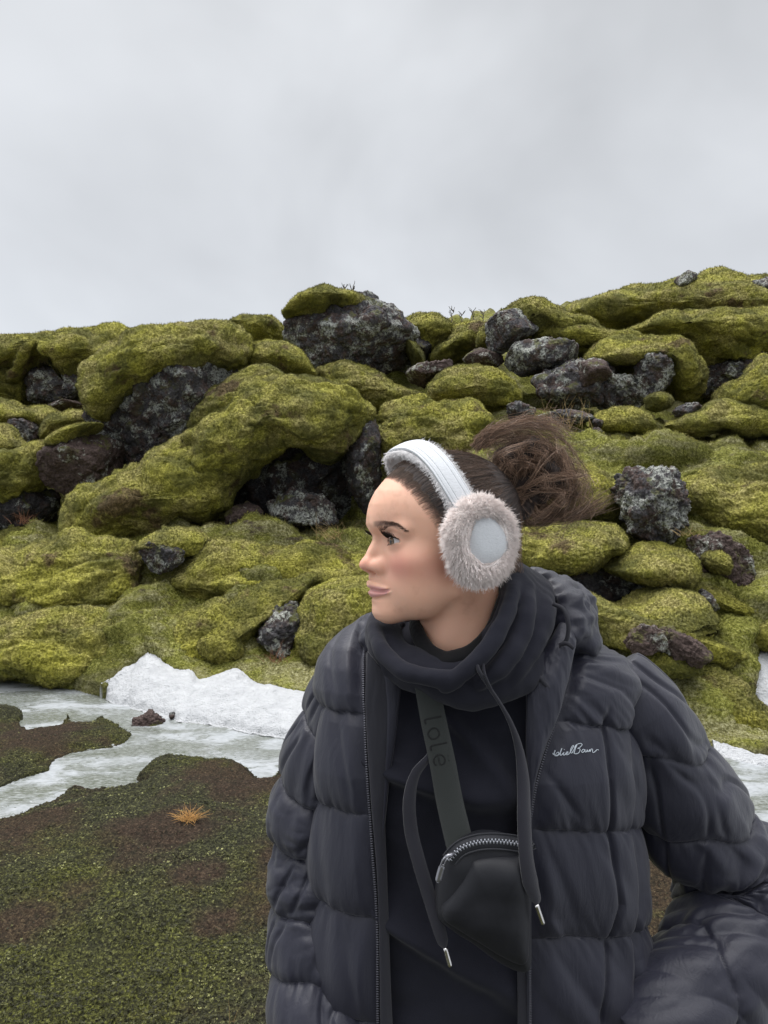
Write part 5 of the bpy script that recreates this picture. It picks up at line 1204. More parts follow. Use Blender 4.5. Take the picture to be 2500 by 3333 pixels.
# wind blown locks to the right
LK = []
for pts, nn, sp in [([(1690, 1610), (1740, 1650), (1820, 1668), (1900, 1655), (1975, 1613)], 60, 0.0040), ([(1690, 1620), (1750, 1672), (1850, 1685), (1930, 1660), (1955, 1645)], 60, 0.0040),
                    ([(1690, 1620), (1740, 1680), (1820, 1690), (1890, 1672), (1930, 1645)], 60, 0.0045), ([(1690, 1620), (1710, 1690), (1740, 1720), (1775, 1728)], 30, 0.0035),
                    ([(1690, 1620), (1745, 1640), (1800, 1640), (1870, 1610), (1885, 1560)], 30, 0.006), ([(1760, 1440), (1810, 1425), (1850, 1450), (1880, 1500), (1905, 1545)], 14, 0.0018),
                    ([(1690, 1600), (1790, 1560), (1850, 1570), (1900, 1600), (1890, 1660)], 26, 0.007)]:
    cc = [W(x, y, YK + 0.01 * math.sin(j * 1.3)) for j, (x, y) in enumerate(pts)]
    q = curly(None, cc, nn, sp, 0.0014, None, k=30); LK.append(q)
q = np.concatenate(LK)
# locks taper together at their ends
strand_obj('windblown_locks', q, 0.00032, 0.00014, M_curl)
# nape hair below the muff
LK = []
for i in range(60):
    x0 = rng.uniform(1640, 1700); y0 = rng.uniform(1660, 1780)
    LK.append(curly(None, [W(x0, y0, 0.985 + rng.uniform(0, .03)), W(x0 - 5 + rng.normal() * 6, y0 + 70, 0.99), W(x0 - 20 + rng.normal() * 18, y0 + 130, 0.99)], 5, 0.002, 0.0022, None, k=16))
for i in range(10): LK.append(curly(None, [W(1610 + 8 * rng.normal(), 1860, 0.95), W(1585, 1893 + 5 * rng.normal(), 0.945), W(1570 + 10 * rng.normal(), 1902, 0.94)], 2, 0.0015, 0.002, None, k=16))
strand_obj('nape_curls', np.concatenate(LK[:60]), 0.0002, 0.0001, M_curl)
# ------------------------------------------------------------------ earmuffs
muffs = empty('earmuffs', W(1561, 1757, 0.91))
tag(muffs, 'grey and white headband earmuffs with pale pink furry pads worn on her head', 'earmuffs')
m = Mat('muff_fabric'); o = m.tc('Object'); nz = m.noise(m.mapping(o, (300, 300, 1400)), 1.0, 3, 0.6); nz2 = m.noise(o, 260, 3, 0.6)
m.set(Base_Color=m.mix(nz, (0.50, 0.52, 0.54), (0.70, 0.72, 0.745)), Roughness=0.9, Normal=m.bump(m.math('ADD', nz, nz2), 0.5, 0.0012), Sheen_Weight=0.3); M_mfab = m.m
m = Mat('muff_fur'); g = m.attr('rnd'); m.set(Base_Color=m.mix(g, (0.95, 0.835, 0.79), (0.99, 0.93, 0.90)), Roughness=0.85, Sheen_Weight=0.3, Specular_IOR_Level=0.2); M_fur = m.m
m = Mat('band_fur'); g = m.attr('rnd'); m.set(Base_Color=m.mix(g, (0.78, 0.76, 0.76), (0.92, 0.91, 0.91)), Roughness=0.85, Sheen_Weight=0.3); M_bfur = m.m
def fur(name, pts, nrm, ln, n, mat, parent, comb=(0, 0, 0), r=0.00045, messy=0.5, lf_=None):
    i = rng.integers(0, len(pts), n); p = pts[i]; d = nrm[i] + rng.normal(size=(n, 3)) * messy * 0.5 + np.array(comb)
    cl = fbm(p * 130, 2, seed=5)[:, None] * 1.2; cl2 = fbm(p * 130 + 40, 2, seed=6)[:, None] * 1.2
    d = d + cl * np.array([1, 0, 0.4]) + cl2 * np.array([0.2, 0, 1]); d /= np.linalg.norm(d, axis=1, keepdims=True)
    L = ln * rng.uniform(0.6, 1.15, n)[:, None] * (1 if lf_ is None else lf_[i][:, None])
    bend = rng.normal(size=(n, 3)) * 0.25 + np.array([0, 0, -0.25])
    P = np.stack([p + d * L * t + bend * L * t * t for t in (0, 0.35, 0.7, 1.0)], 1)
    V, Fs = strands(P, r, r * 0.35)
    o = mesh_obj(name, V, Fs, mat, parent, col={'rnd': np.repeat(np.clip(rng.random(n) * 0.7 + 0.3 * (cl[:, 0] + 0.5), 0, 1), 12), 'bn': np.repeat(nrm[i] + rng.normal(size=(n, 3)) * 0.3, 12, 0)}); return o
def pad(cpos, axis_n, vis=True):
    axis_n = np.array(axis_n, float); axis_n /= np.linalg.norm(axis_n)
    ux = np.cross([0, 0, 1.0], axis_n); ux /= np.linalg.norm(ux); uz = np.cross(axis_n, ux)
    root = mesh_obj('pad', *ring(cpos, ux, uz, axis_n), M_mfab, muffs)
    return ux, uz, axis_n
def ring(c, ux, uz, an, rx=0.0315, rz=0.0365, tr=0.0145, nu=96, nv=24):
    u = np.arange(nu) * 2 * np.pi / nu; v = np.arange(nv) * 2 * np.pi / nv
    U, Vv = np.meshgrid(u, v, indexing='ij')
    P = c + (rx * np.cos(U))[..., None] * ux + (rz * np.sin(U))[..., None] * uz
    rad = (np.cos(U))[..., None] * ux + (np.sin(U))[..., None] * uz
    w = tr * (1 + 0.06 * np.sin(5 * U) + 0.05 * np.sin(3 * U + 1))
    P = P + (w * np.cos(Vv))[..., None] * rad + (0.95 * w * np.sin(Vv))[..., None] * an
    f = []
    i = np.arange(nu)[:, None]; j = np.arange(nv)[None, :]
    Fq = np.stack([i * nv + j, ((i + 1) % nu) * nv + j, ((i + 1) % nu) * nv + (j + 1) % nv, i * nv + (j + 1) % nv], -1).reshape(-1, 4)
    return P.reshape(-1, 3), Fq
for side_ in (1, -1):
    if side_ == 1: pc = W(1563, 1757, 0.915); an_ = lf * 0.93 + fw * -0.02 + np.array([0.16, 0, 0.02])
    else: pc = HL(np.array([-1.8, -8.3, 0.0])); an_ = -lf
    an_ = an_ / np.linalg.norm(an_); ux = np.cross([0, 0, 1.0], an_); ux /= np.linalg.norm(ux); uz = np.cross(an_, ux)
    Vr, Fr = ring(pc, ux, uz, an_)
    _nr = vnormals(Vr, Fr); _nr = -_nr if (_nr * (Vr - pc)).sum() < 0 else _nr
    rp = mesh_obj('ear_pad', Vr, Fr, M_fur, muffs, col={'rnd': np.full(len(Vr), 0.8), 'bn': _nr})
    Nr = vnormals(Vr, Fr)
    if (Nr * (Vr - pc)).sum() < 0: Nr = -Nr
    if side_ == 1:
        _rd = (Vr - pc) - ((Vr - pc) @ an_)[:, None] * an_; _rd /= np.linalg.norm(_rd, axis=1, keepdims=True); Nc_ = Nr * 0.8 + _rd * 0.5 * smooth(-0.2, 0.6, Nr @ an_)[:, None] + np.array([0, 0, -0.15]); fo = fur('fur', Vr, Nc_, 0.0085, 42000, M_fur, muffs, r=0.00038, messy=0.22, lf_=np.clip(0.25 + 0.9 * smooth(0.027, 0.037, np.linalg.norm((Vr - pc) - ((Vr - pc) @ an_)[:, None] * an_, axis=1)), 0, 1))
    else: fo = fur('fur', Vr, Nr, 0.0095, 2500, M_fur, muffs)
    fo.parent = rp; fo.matrix_parent_inverse = Matrix.Identity(4)
    # fabric centre: slightly domed rounded teardrop
    rr2 = np.linspace(0, 1, 26)[:, None]; u = np.arange(96)[None] * 2 * np.pi / 96
    ox = 1 + 0.10 * np.cos(2 * u + 0.8) + 0.07 * np.cos(3 * u + 0.4)
    cu = pc + 0.004 * ux * (1 if side_ == 1 else 0)
    Pd = cu + (rr2 * 0.0285 * ox * np.cos(u))[..., None] * ux + (rr2 * 0.0335 * ox * np.sin(u))[..., None] * uz + (0.0100 + 0.0075 * (1 - rr2 ** 4) + 0 * u)[..., None] * an_
    dd_ = mesh_obj('centre_patch', Pd.reshape(-1, 3), grid_faces(26, 96, True), M_mfab, muffs)
    bk = pc + (rr2 * 0.034 * np.cos(u))[..., None] * ux + (rr2 * 0.039 * np.sin(u))[..., None] * uz + (-0.010 + 0 * rr2 * u)[..., None] * an_
    mesh_obj('pad_back', bk.reshape(-1, 3), grid_faces(26, 96, True)[:, ::-1], M_mfab, muffs)
# headband
ctl = np.array([HL(LH(W(1530, 1680, 0.918))), W(1478, 1592, 0.928), W(1430, 1520, 0.945), W(1382, 1474, 0.968), W(1335, 1459, 0.995), W(1292, 1478, 1.03), HL(np.array([3.2, -5.6, 9.3])), HL(np.array([1.0, -8.2, 5.5])), HL(np.array([-1.0, -8.9, 2.0]))])
bp = catmull(ctl, 120); bT = np.gradient(bp, axis=0); bT /= np.linalg.norm(bT, axis=1, keepdims=True)
hc = HL(np.array([-0.5, 0, 2.5])); bN = bp - hc; bN -= (bN * bT).sum(1, keepdims=True) * bT; bN /= np.linalg.norm(bN, axis=1, keepdims=True); bB = np.cross(bT, bN)
hw_ = 0.0150
def band(lo, hi, ncr, prof, name, mat, thick):
    s = np.linspace(lo, hi, ncr); top = prof(s)
    up_ = bp[:, None] + s[None, :, None] * hw_ * bB[:, None] + top[None, :, None] * bN[:, None]
    dn_ = bp[:, None] + s[None, ::-1, None] * hw_ * bB[:, None] + (top[::-1] - thick)[None, :, None] * bN[:, None]
    P = np.concatenate([up_, dn_], 1).reshape(-1, 3); f_ = grid_faces(120, 2 * ncr, True)[:, ::-1]; return mesh_obj(name, P, f_, mat, muffs, col={'rnd': np.full(len(P), 0.4), 'bn': vnormals(P, f_)})
pf = lambda s: 0.0060 + 0.0022 * np.sqrt(np.clip(1 - s * s, 0, 1)) - 0.0011 * np.exp(-((np.abs(s) - 0.42) / 0.035) ** 2) - 0.0008 * np.exp(-((np.abs(s) - 0.80) / 0.04) ** 2)
hb_ = band(-0.95, 0.95, 60, pf, 'headband', M_mfab, 0.004)
lin = band(-1.08, 1.08, 20, lambda s: 0.0022 + 0 * s, 'band_lining', M_bfur, 0.007)
lp = np.concatenate([bp + bB * hw_ * e * 1.02 + bN * h for e in (-1, 1) for h in (-0.003, 0.0, 0.003)]); ln_ = np.concatenate([bB * e for e in (-1, 1) for h in range(3)])
fb_ = fur('band_fur', lp, ln_, 0.0062, 5200, M_bfur, muffs, r=0.0004, messy=0.7)
fb_.parent = lin; fb_.matrix_parent_inverse = Matrix.Identity(4)
# ================================================================== clothing
def grp(name, loc, parent=person):
    e = empty(name, loc); e.parent = parent; e.matrix_parent_inverse = Matrix.Translation(-Vector(parent.location)); return e
def child(name, V, Fc, mat, parent, col=None, smooth_=True):
    o = mesh_obj(name, V, Fc, mat, None, smooth_, col=col); o.parent = parent
    # the chain of empties has only translations
    t = Vector((0, 0, 0)); p = parent
    o.matrix_parent_inverse = Matrix.Translation(-world_of(parent)); return o
def world_of(e):
    if e.parent is None: return Vector(e.location)
    return world_of(e.parent) + e.matrix_parent_inverse.translation + Vector(e.location)
def fabric(name, c, rough=0.5, weave=900, bump=0.25, sheen=0.2, spec=0.4, var=0.15, wr=0.0, metal=0):
    m = Mat(name); o = m.tc('Object'); w = m.noise(o, weave, 2, 0.6); b = m.noise(o, 14, 3, 0.55)
    c1 = tuple(x * (1 - var) for x in c); c2 = tuple(x * (1 + var) for x in c)
    nrm = m.bump(w, bump, 0.0006)
    if wr: nrm = m.bump(m.noise(m.mapping(o, (1, 1, 0.25)), 75, 4, 0.6, 0.6), wr, 0.004, nrm)
    m.set(Base_Color=m.mix(b, c1, c2), Roughness=rough, Normal=nrm, Sheen_Weight=sheen, Sheen_Roughness=0.5, Specular_IOR_Level=spec, Metallic=metal); return m.m
M_jacket = fabric('jacket_nylon', (0.0145, 0.0150, 0.0270), 0.47, 1500, 0.15, 0.12, 0.42, 0.12, 0.32)
M_lining = fabric('jacket_trim', (0.017, 0.017, 0.024), 0.6, 1200, 0.3, 0.2, 0.3)
M_hoodie = fabric('hoodie_fleece', (0.0165, 0.017, 0.0245), 0.95, 700, 0.5, 0.08, 0.15, 0.2)
M_shirt = fabric('inner_shirt', (0.004, 0.004, 0.005), 0.85, 700, 0.3, 0.1, 0.2)
M_cord = fabric('drawcord', (0.019, 0.019, 0.026), 0.85, 1000, 0.5, 0.3, 0.2)
m = Mat('zip_metal'); m.set(Base_Color=(0.10, 0.10, 0.12), Roughness=0.35, Metallic=0.6); M_zip = m.m
m = Mat('bright_metal'); m.set(Base_Color=(0.78, 0.76, 0.74), Roughness=0.22, Metallic=1.0); M_metal = m.m
m = Mat('silver_thread'); m.set(Base_Color=(0.50, 0.55, 0.60), Roughness=0.6); M_thread = m.m
PW = lambda py, Y: CZ - (py - 1666.5) / F * Y
# ------------------------------------------------------------------ torso shape
T_py = np.array([2040, 2075, 2110, 2150, 2200, 2260, 2350, 2500, 2700, 2900, 3100, 3333, 3600, 3800.])
T_L = np.array([1290, 1190, 1130, 1085, 1052, 1035, 1030, 1026, 1016, 1008, 985, 965, 955, 950.])
T_R = np.array([1770, 1840, 1895, 1950, 2025, 2052, 2060, 2058, 2068, 2074, 2088, 2125, 2150, 2165.])
T_d = np.array([.060, .075, .088, .100, .110, .118, .126, .132, .134, .134, .137, .142, .146, .148])
T_Yc = np.array([1.11, 1.105, 1.10, 1.09, 1.085, 1.08, 1.075, 1.07, 1.07, 1.07, 1.07, 1.07, 1.07, 1.07])
YS = 1.06
def torso_point(py, phi, inset=0.0):
    xl = (np.interp(py, T_py, T_L) - 1250) / F * YS + inset; xr = (np.interp(py, T_py, T_R) - 1250) / F * YS - inset
    cx, hw = (xl + xr) / 2, (xr - xl) / 2; d = np.interp(py, T_py, T_d) - inset; yc = np.interp(py, T_py, T_Yc)
    n = 2 / 2.5
    s, c = np.sin(phi), np.cos(phi)
    x = cx + hw * np.sign(s) * np.abs(s) ** n; y = yc - d * np.sign(c) * np.abs(c) ** n
    # z: the row lies level; rows are given for the depth of the silhouette
    z = PW(py, 1.0) + 0 * x
    return np.stack([x, y, z], -1)
def phi_for_px(py, px):
    """front angle on the torso (rows as above) whose projection falls on photo column px"""
    ph = np.linspace(-1.45, 1.45, 400); out = np.empty(len(py))
    for i in range(len(py)):
        P = torso_point(np.full(400, py[i]), ph); q = 1250 + P[:, 0] / P[:, 1] * F
        out[i] = np.interp(px[i], q, ph)
    return out
def row_of(py_img, Y):        # photo row seen at depth Y -> row parameter (which is defined at depth 1.0)
    return 1666.5 + (py_img - 1666.5) * Y
# zipper lines (photo)
ZL = np.array([(1195, 2040), (1192, 2110), (1186, 2180), (1186, 2300), (1194, 2450), (1203, 2600), (1214, 2750), (1226, 2900), (1232, 3050), (1232, 3333), (1232, 3900.)])
ZR = np.array([(1885, 2030), (1868, 2110), (1850, 2210), (1815, 2320), (1775, 2430), (1740, 2540), (1722, 2650), (1718, 2800), (1720, 3000), (1722, 3333), (1722, 3900.)])
# ---- jacket body
nr, ncol = 560, 640
rowp = np.linspace(2045, 3640, nr)
Yf = 0.955
imgpy = 1666.5 + (rowp - 1666.5) / Yf
aL = phi_for_px(rowp, np.interp(imgpy, ZL[:, 1], ZL[:, 0])); aR = phi_for_px(rowp, np.interp(imgpy, ZR[:, 1], ZR[:, 0]))
u = np.linspace(0, 1, ncol)
PHI = aL[:, None] - u[None] * (2 * np.pi + aL[:, None] - aR[:, None])       # zipL -> left side -> back -> right side -> zipR
RP = np.repeat(rowp[:, None], ncol, 1)
# seams: image rows at key angles -> row parameter
key = np.array([-1.9 * np.pi, -1.5 * np.pi, -np.pi, -0.5 * np.pi, -0.15])       # PHI values: right zip(-2pi+..), right side, back, left side, left zip
def seam_rows(vals):   # vals: (zipR, sideR, back, sideL, zipL) image rows
    Yk = np.array([0.95, 1.04, 1.15, 1.05, 0.95]); return [row_of(v, y) for v, y in zip(vals, Yk)]
SE = [seam_rows(v) for v in ((1960, 1960, 1900, 1960, 1960), (2352, 2385, 2290, 2292, 2330), (2690, 2695, 2560, 2572, 2660), (3032, 3012, 2860, 2866, 2990), (3370, 3330, 3150, 3185, 3308), (3700, 3650, 3450, 3500, 3620), (4040, 3950, 3750, 3800, 3930))]
SY = np.stack([np.interp(PHI, key, s) for s in SE])
# seams scallop a little
arc = np.cumsum(np.concatenate([np.zeros((nr, 1)), np.linalg.norm(np.diff(torso_point(RP, PHI), axis=1), axis=2)], 1), 1)
SYw = SY + 3.0 * np.sin(arc[None] * 160 + np.arange(len(SE))[:, None, None]) * 0.5 + 6 * pnoise(np.stack([arc.ravel() * 14, arc.ravel() * 0, arc.ravel() * 0], -1), 3).reshape(arc.shape)[None]
k = np.zeros(RP.shape, int)
for i in range(1, len(SE) - 1): k += RP > SYw[i]
y0 = np.take_along_axis(SYw, k[None], 0)[0]; y1 = np.take_along_axis(SYw, k[None] + 1, 0)[0]
t = np.clip((RP - y0) / (y1 - y0), 0, 1)
dseam = np.minimum(RP - y0, y1 - RP) / F                               # metres to nearest seam
base = torso_point(RP, PHI)
nrm = np.cross(np.gradient(base, axis=1), np.gradient(base, axis=0)); nrm /= np.linalg.norm(nrm, axis=2, keepdims=True) + 1e-12
cen = np.array([0.135, 1.07]); sgn_ = np.sign((nrm[..., 0] * (base[..., 0] - cen[0]) + nrm[..., 1] * (base[..., 1] - cen[1])).mean()); nrm *= sgn_
puff = 0.0150 * (np.sin(np.pi * t ** 1.3) ** 0.5)         # fuller towards the bottom of each baffle
A3 = np.stack([arc.ravel() * 1.0, RP.ravel() / F, k.ravel() * 3.0], -1)
wr1 = pnoise(A3 * np.array([95, 7, 1]), 1).reshape(arc.shape); wr2 = pnoise(A3 * np.array([38, 4.0, 1]), 2).reshape(arc.shape); wr3 = fbm(A3 * np.array([11, 3.2, 1]), 2, seed=3).reshape(arc.shape)
near_s = np.exp(-np.clip(dseam, 0, 1) / 0.016)
wr4 = pnoise(A3 * np.array([24, 2.2, 1]), 6).reshape(arc.shape)
disp = puff + 0.0036 * wr1 * np.exp(-np.clip(dseam, 0, 1) / 0.018) + 0.0034 * wr2 * np.exp(-np.clip(dseam, 0, 1) / 0.06) + 0.0045 * wr3 + 0.0028 * wr4
# soft hanging folds
fl_ = pnoise(np.stack([arc.ravel() * 15 + RP.ravel() / F * 3.5, RP.ravel() / F * 2.2, k.ravel() * 0.4], -1), 8).reshape(arc.shape)
disp += -0.0030 * np.exp(-(fl_ / 0.16) ** 2) * smooth(0.0, 0.04, dseam)
# vertical crease of the left chest pocket and side seam on the right half
for (pxs, w, dpt) in (([(1966, 2340), (1968, 2480), (1975, 2640), (1985, 2780), (1995, 2930), (1975, 3080), (1950, 3250), (1935, 3400)], 0.0035, 0.008), ([(2069, 2200), (2062, 2300), (2052, 2460), (2062, 2690), (2066, 2900), (2060, 3100)], 0.005, 0.008), ([(1035, 2300), (1030, 2500), (1022, 2700), (1014, 2880), (1000, 3000), (990, 3333)], 0.006, 0.006)):
    pxs = np.array(pxs, float); im_y = 1666.5 + (base[..., 2] - CZ) * -F / base[..., 1]; im_x = 1250 + base[..., 0] / base[..., 1] * F
    cx_ = np.interp(im_y, pxs[:, 1], pxs[:, 0]); dd = (im_x - cx_) / F
    m_ = (base[..., 1] < 1.09) * smooth(pxs[0, 1] - 60, pxs[0, 1] + 40, im_y)
    disp -= dpt * np.exp(-(dd / w) ** 2) * m_; disp += dpt * 0.25 * np.exp(-((dd + w * 2.5) / (w * 2.2)) ** 2) * m_
# taper to the zipper edge and the shoulder top
edge = np.minimum(u, 1 - u)[None] * arc[:, -1:]
disp *= 0.15 + 0.85 * smooth(0.0, 0.022, edge)
JV = base + nrm * disp[..., None]
jacket = grp('puffer_jacket', (0.13, 1.07, 0.78)); jacket['label'] = 'open black quilted puffer jacket with long zipper'
def thick_grid(V3, th, inward):
    """grid (r,c,3) -> closed sheet with thickness th along inward normals"""
    r, c, _ = V3.shape; A = V3.reshape(-1, 3); B_ = (V3 - inward * th).reshape(-1, 3); nv = len(A)
    f = grid_faces(r, c); ring_ = np.concatenate([np.arange(c), np.arange(1, r) * c + c - 1, np.arange(c - 2, -1, -1) + (r - 1) * c, np.arange(r - 2, 0, -1) * c]); r2 = np.roll(ring_, -1)
    return np.vstack([A, B_]), [f, f[:, ::-1] + nv, np.stack([ring_, ring_ + nv, r2 + nv, r2], -1)]
Vj, Fj = thick_grid(JV, 0.006, nrm)
child('shell', Vj, [f[:, ::-1] for f in Fj], M_jacket, jacket)
JP = lambda i, j: JV[i, j]
# ---- tubes with baffles: sleeves
def sleeve(name, pts, rad, seams, parent, seed, fold=(), n=420, s=200, tilt=None, elbow=None):
    """pts (px,py,Y); seams: positions 0..1 along the sleeve"""
    P = catmull(WA(np.array(pts, float)), n); r = np.interp(np.linspace(0, 1, n), np.linspace(0, 1, len(rad)), rad)
    ln = np.concatenate([[0], np.cumsum(np.linalg.norm(np.diff(P, axis=0), axis=1))]); L = ln[-1]
    q = np.linspace(0, L, n); P = np.stack([np.interp(q, ln, P[:, d]) for d in range(3)], 1); ker = np.ones(31) / 31
    P = np.stack([np.convolve(np.pad(P[:, d], 15, 'edge'), ker, 'valid') for d in range(3)], 1)
    T = np.gradient(P, axis=0); T /= np.linalg.norm(T, axis=1, keepdims=True)
    ref = np.array([0, -1.0, 0]); A = ref - (T @ ref)[:, None] * T; A /= np.linalg.norm(A, axis=1, keepdims=True); Bn = np.cross(T, A)
    th = np.arange(s) * 2 * np.pi / s
    TH, LL = np.meshgrid(th, q / L)
    tl = 0.0 if tilt is None else tilt
    sv = LL + tl * np.sin(TH) + 0.006 * np.sin(TH * 5 + 1)
    se = np.array(seams); k = (sv[..., None] > se[None, None, 1:-1]).sum(-1); y0 = se[k]; y1 = se[k + 1]
    t = np.clip((sv - y0) / (y1 - y0), 0, 1); ds = np.minimum(sv - y0, y1 - sv) * L
    arcx = TH * 0.08; Q = np.stack([np.cos(TH).ravel() * .08, np.sin(TH).ravel() * .08, (LL * L).ravel()], -1)
    d = 0.0140 * np.sin(np.pi * t ** 1.25) ** 0.5
    kk = k.ravel() * 5.1 + seed
    K3 = np.stack([kk, kk * 0.7, kk * 0.3], -1)
    d += 0.0030 * pnoise(Q * np.array([85, 85, 14]) + K3, seed).reshape(t.shape) * np.exp(-np.clip(ds, 0, 1) / 0.02)
    d += 0.0060 * pnoise(Q * np.array([34, 34, 7]) + K3, seed + 1).reshape(t.shape) * np.exp(-np.clip(ds, 0, 1) / 0.06)
    d += 0.010 * fbm(Q * np.array([11, 11, 9]) + seed, 2, seed=seed + 2).reshape(t.shape) * (1 if tilt < 0.05 else 1 - 0.6 * smooth(0.48, 0.62, LL))
    cr = pnoise(np.stack([np.cos(TH).ravel() * 1.6 + LL.ravel() * L * 7, np.sin(TH).ravel() * 1.6 - LL.ravel() * L * 5, LL.ravel() * L * 3], -1) + seed * 2.2, seed + 5).reshape(t.shape); d -= 0.0050 * np.exp(-(cr / 0.10) ** 2) * smooth(0, 0.03, ds) * (1 if tilt < 0.05 else smooth(0.62, 0.48, LL))
    for (c_, tc_, wl, wt, dep) in fold:          # individual hollow folds: along, angle, widths, depth
        dt = (TH - tc_ + np.pi) % (2 * np.pi) - np.pi; d -= dep * np.exp(-((LL - c_ - 0.0) * L / wl) ** 2 - (dt / wt) ** 2)
    if tilt > 0.05:
        rn = pnoise(np.stack([LL.ravel() * L * 21 + 1.6 * np.cos(TH.ravel() + 0.6), np.cos(TH).ravel() * 0.7, np.sin(TH).ravel() * 0.7], -1) + 3.3, 19).reshape(t.shape)
        d += smooth(0.36, 0.50, LL) * (0.45 + 0.55 * smooth(0.78, 0.62, LL)) * (0.0110 * (np.minimum(np.abs(rn), 0.5) * 2.2 - 0.5))
    if elbow is not None:
        e0, ea = elbow; w = np.exp(-((LL - e0) * L / 0.09) ** 2)
        d += w * 0.014 * billow(np.stack([np.cos(TH).ravel() * 1.1, np.sin(TH).ravel() * 1.1, (LL * L).ravel() * 24], -1) + seed, 2, seed=9).reshape(t.shape) - w * 0.004
    V = P[:, None] + (r[:, None] + d)[..., None] * (A[:, None] * np.cos(TH)[..., None] + Bn[:, None] * np.sin(TH)[..., None])
    V = V.reshape(-1, 3); V2 = np.vstack([V, P[:1], P[-1:]]); i_ = np.arange(s); j_ = (i_ + 1) % s
    cap0 = np.stack([j_, i_, np.full(s, len(V))], -1); cap1 = np.stack([(n - 1) * s + i_, (n - 1) * s + j_, np.full(s, len(V) + 1)], -1)
    Fq = grid_faces(n, s, True)
    return child(name, V2, [Fq, cap0, cap1], M_jacket, parent)
sleeve('sleeve', [(1205, 2180, 1.10), (1150, 2260, 1.09), (1112, 2360, 1.09), (1080, 2480, 1.09), (1054, 2620, 1.09), (1044, 2800, 1.08), (1042, 2980, 1.06), (1035, 3150, 1.03), (1050, 3300, 1.0), (1110, 3440, 0.97)],
       [0.040, 0.058, 0.064, 0.066, 0.066, 0.064, 0.063, 0.062, 0.060, 0.055], [-0.12, 0.20, 0.375, 0.525, 0.69, 0.84, 1.05], jacket, 31, tilt=0.035, elbow=(0.55, 0))
sleeve('sleeve', [(1960, 2200, 1.10), (2035, 2290, 1.09), (2105, 2410, 1.09), (2185, 2550, 1.10), (2275, 2690, 1.11), (2370, 2820, 1.12), (2425, 2940, 1.10), (2405, 3060, 1.07), (2330, 3160, 1.03), (2240, 3260, 1.0), (2150, 3370, 0.97), (2060, 3460, 0.95)],
       [0.050, 0.066, 0.070, 0.072, 0.074, 0.074, 0.072, 0.074, 0.074, 0.072, 0.066, 0.055], [-0.15, 0.165, 0.36, 0.50, 0.655, 0.83, 1.15], jacket, 57, tilt=0.07, elbow=(0.54, 0))
# ---- zipper tapes and teeth
def ribbon(path, width, nrm_, th, side=None):
    path = np.asarray(path, float); k = len(path); T = np.gradient(path, axis=0); T /= np.linalg.norm(T, axis=1, keepdims=True)
    N_ = np.broadcast_to(np.asarray(nrm_, float), (k, 3)); N_ = N_ - (N_ * T).sum(1, keepdims=True) * T; N_ = N_ / np.linalg.norm(N_, axis=1, keepdims=True); B_ = np.cross(T, N_)
    w = np.broadcast_to(np.asarray(width, float), (k,))[:, None] * 0.5
    c = [path + B_ * w + N_ * th / 2, path + B_ * w * 0.0 + N_ * (th / 2 + 0.0004), path - B_ * w + N_ * th / 2, path - B_ * w - N_ * th / 2, path + B_ * w - N_ * th / 2]
    V = np.stack(c, 1).reshape(-1, 3); f = grid_faces(k, 5, True); e0 = np.array([[0, 1, 2, 3], [0, 3, 4, 0]]); 
    caps = np.array([[0, 1, 2], [0, 2, 3], [0, 3, 4]]); cape = caps[:, ::-1] + (k - 1) * 5
    return V, [f, np.concatenate([caps, cape])], T, N_, B_
FRONT = np.array([0, -1.0, 0])
def teeth_path(path, B_, N_, T, step, sz, stagger=0.0):
    ln = np.concatenate([[0], np.cumsum(np.linalg.norm(np.diff(path, axis=0), axis=1))]); q = np.arange(0, ln[-1], step)
    C = np.stack([np.interp(q, ln, path[:, d]) for d in range(3)], 1); b = np.stack([np.interp(q, ln, B_[:, d]) for d in range(3)], 1); n_ = np.stack([np.interp(q, ln, N_[:, d]) for d in range(3)], 1); t_ = np.stack([np.interp(q, ln, T[:, d]) for d in range(3)], 1)
    C = C + b * (stagger * np.where(np.arange(len(q)) % 2, 1, -1))[:, None]
    cube = np.array([(x, y, z) for x in (-1, 1) for y in (-1, 1) for z in (-1, 1)], float)
    V = C[:, None] + cube[None, :, 0:1] * sz[0] * b[:, None] + cube[None, :, 1:2] * sz[1] * n_[:, None] + cube[None, :, 2:3] * sz[2] * t_[:, None]
    f = np.array([[0, 1, 3, 2], [4, 6, 7, 5], [0, 4, 5, 1], [2, 3, 7, 6], [0, 2, 6, 4], [1, 5, 7, 3]])
    return V.reshape(-1, 3), (f[None] + np.arange(len(q))[:, None, None] * 8).reshape(-1, 4)
eL = JV[:, 0]; eR = JV[:, -1]
zi = np.arange(20, nr, 4)
for nm, e, dirx in (('L', eL, 1), ('R', eR, -1)):
    path = e[zi] + np.array([0, -0.002, 0]); path = catmull(path, 300)
    tp = path + np.array([dirx * 0.0065, 0.001, 0])
    V1, L1, T_, N_, B_ = ribbon(tp, 0.016, FRONT, 0.002)
    z_ = child('zipper', V1, L1, M_lining, jacket)
    Vt, Ft = teeth_path(path + np.array([dirx * -0.0002, -0.0012, 0]), B_, N_, T_, 0.0030, (0.0021, 0.0011, 0.0008))
    zt = mesh_obj('zipper_teeth', Vt, Ft, M_zip, None, False); zt.parent = z_; zt.matrix_parent_inverse = Matrix.Identity(4)
    # top stop
    Vs, Ls = tube_mesh([path[0] + [0, -0.002, 0.004], path[0] + [0, -0.002, -0.003]], [0.0025, 0.0025], 8)
    zs = mesh_obj('zipper_stop', Vs, Ls, M_metal, None); zs.parent = z_; zs.matrix_parent_inverse = Matrix.Identity(4)
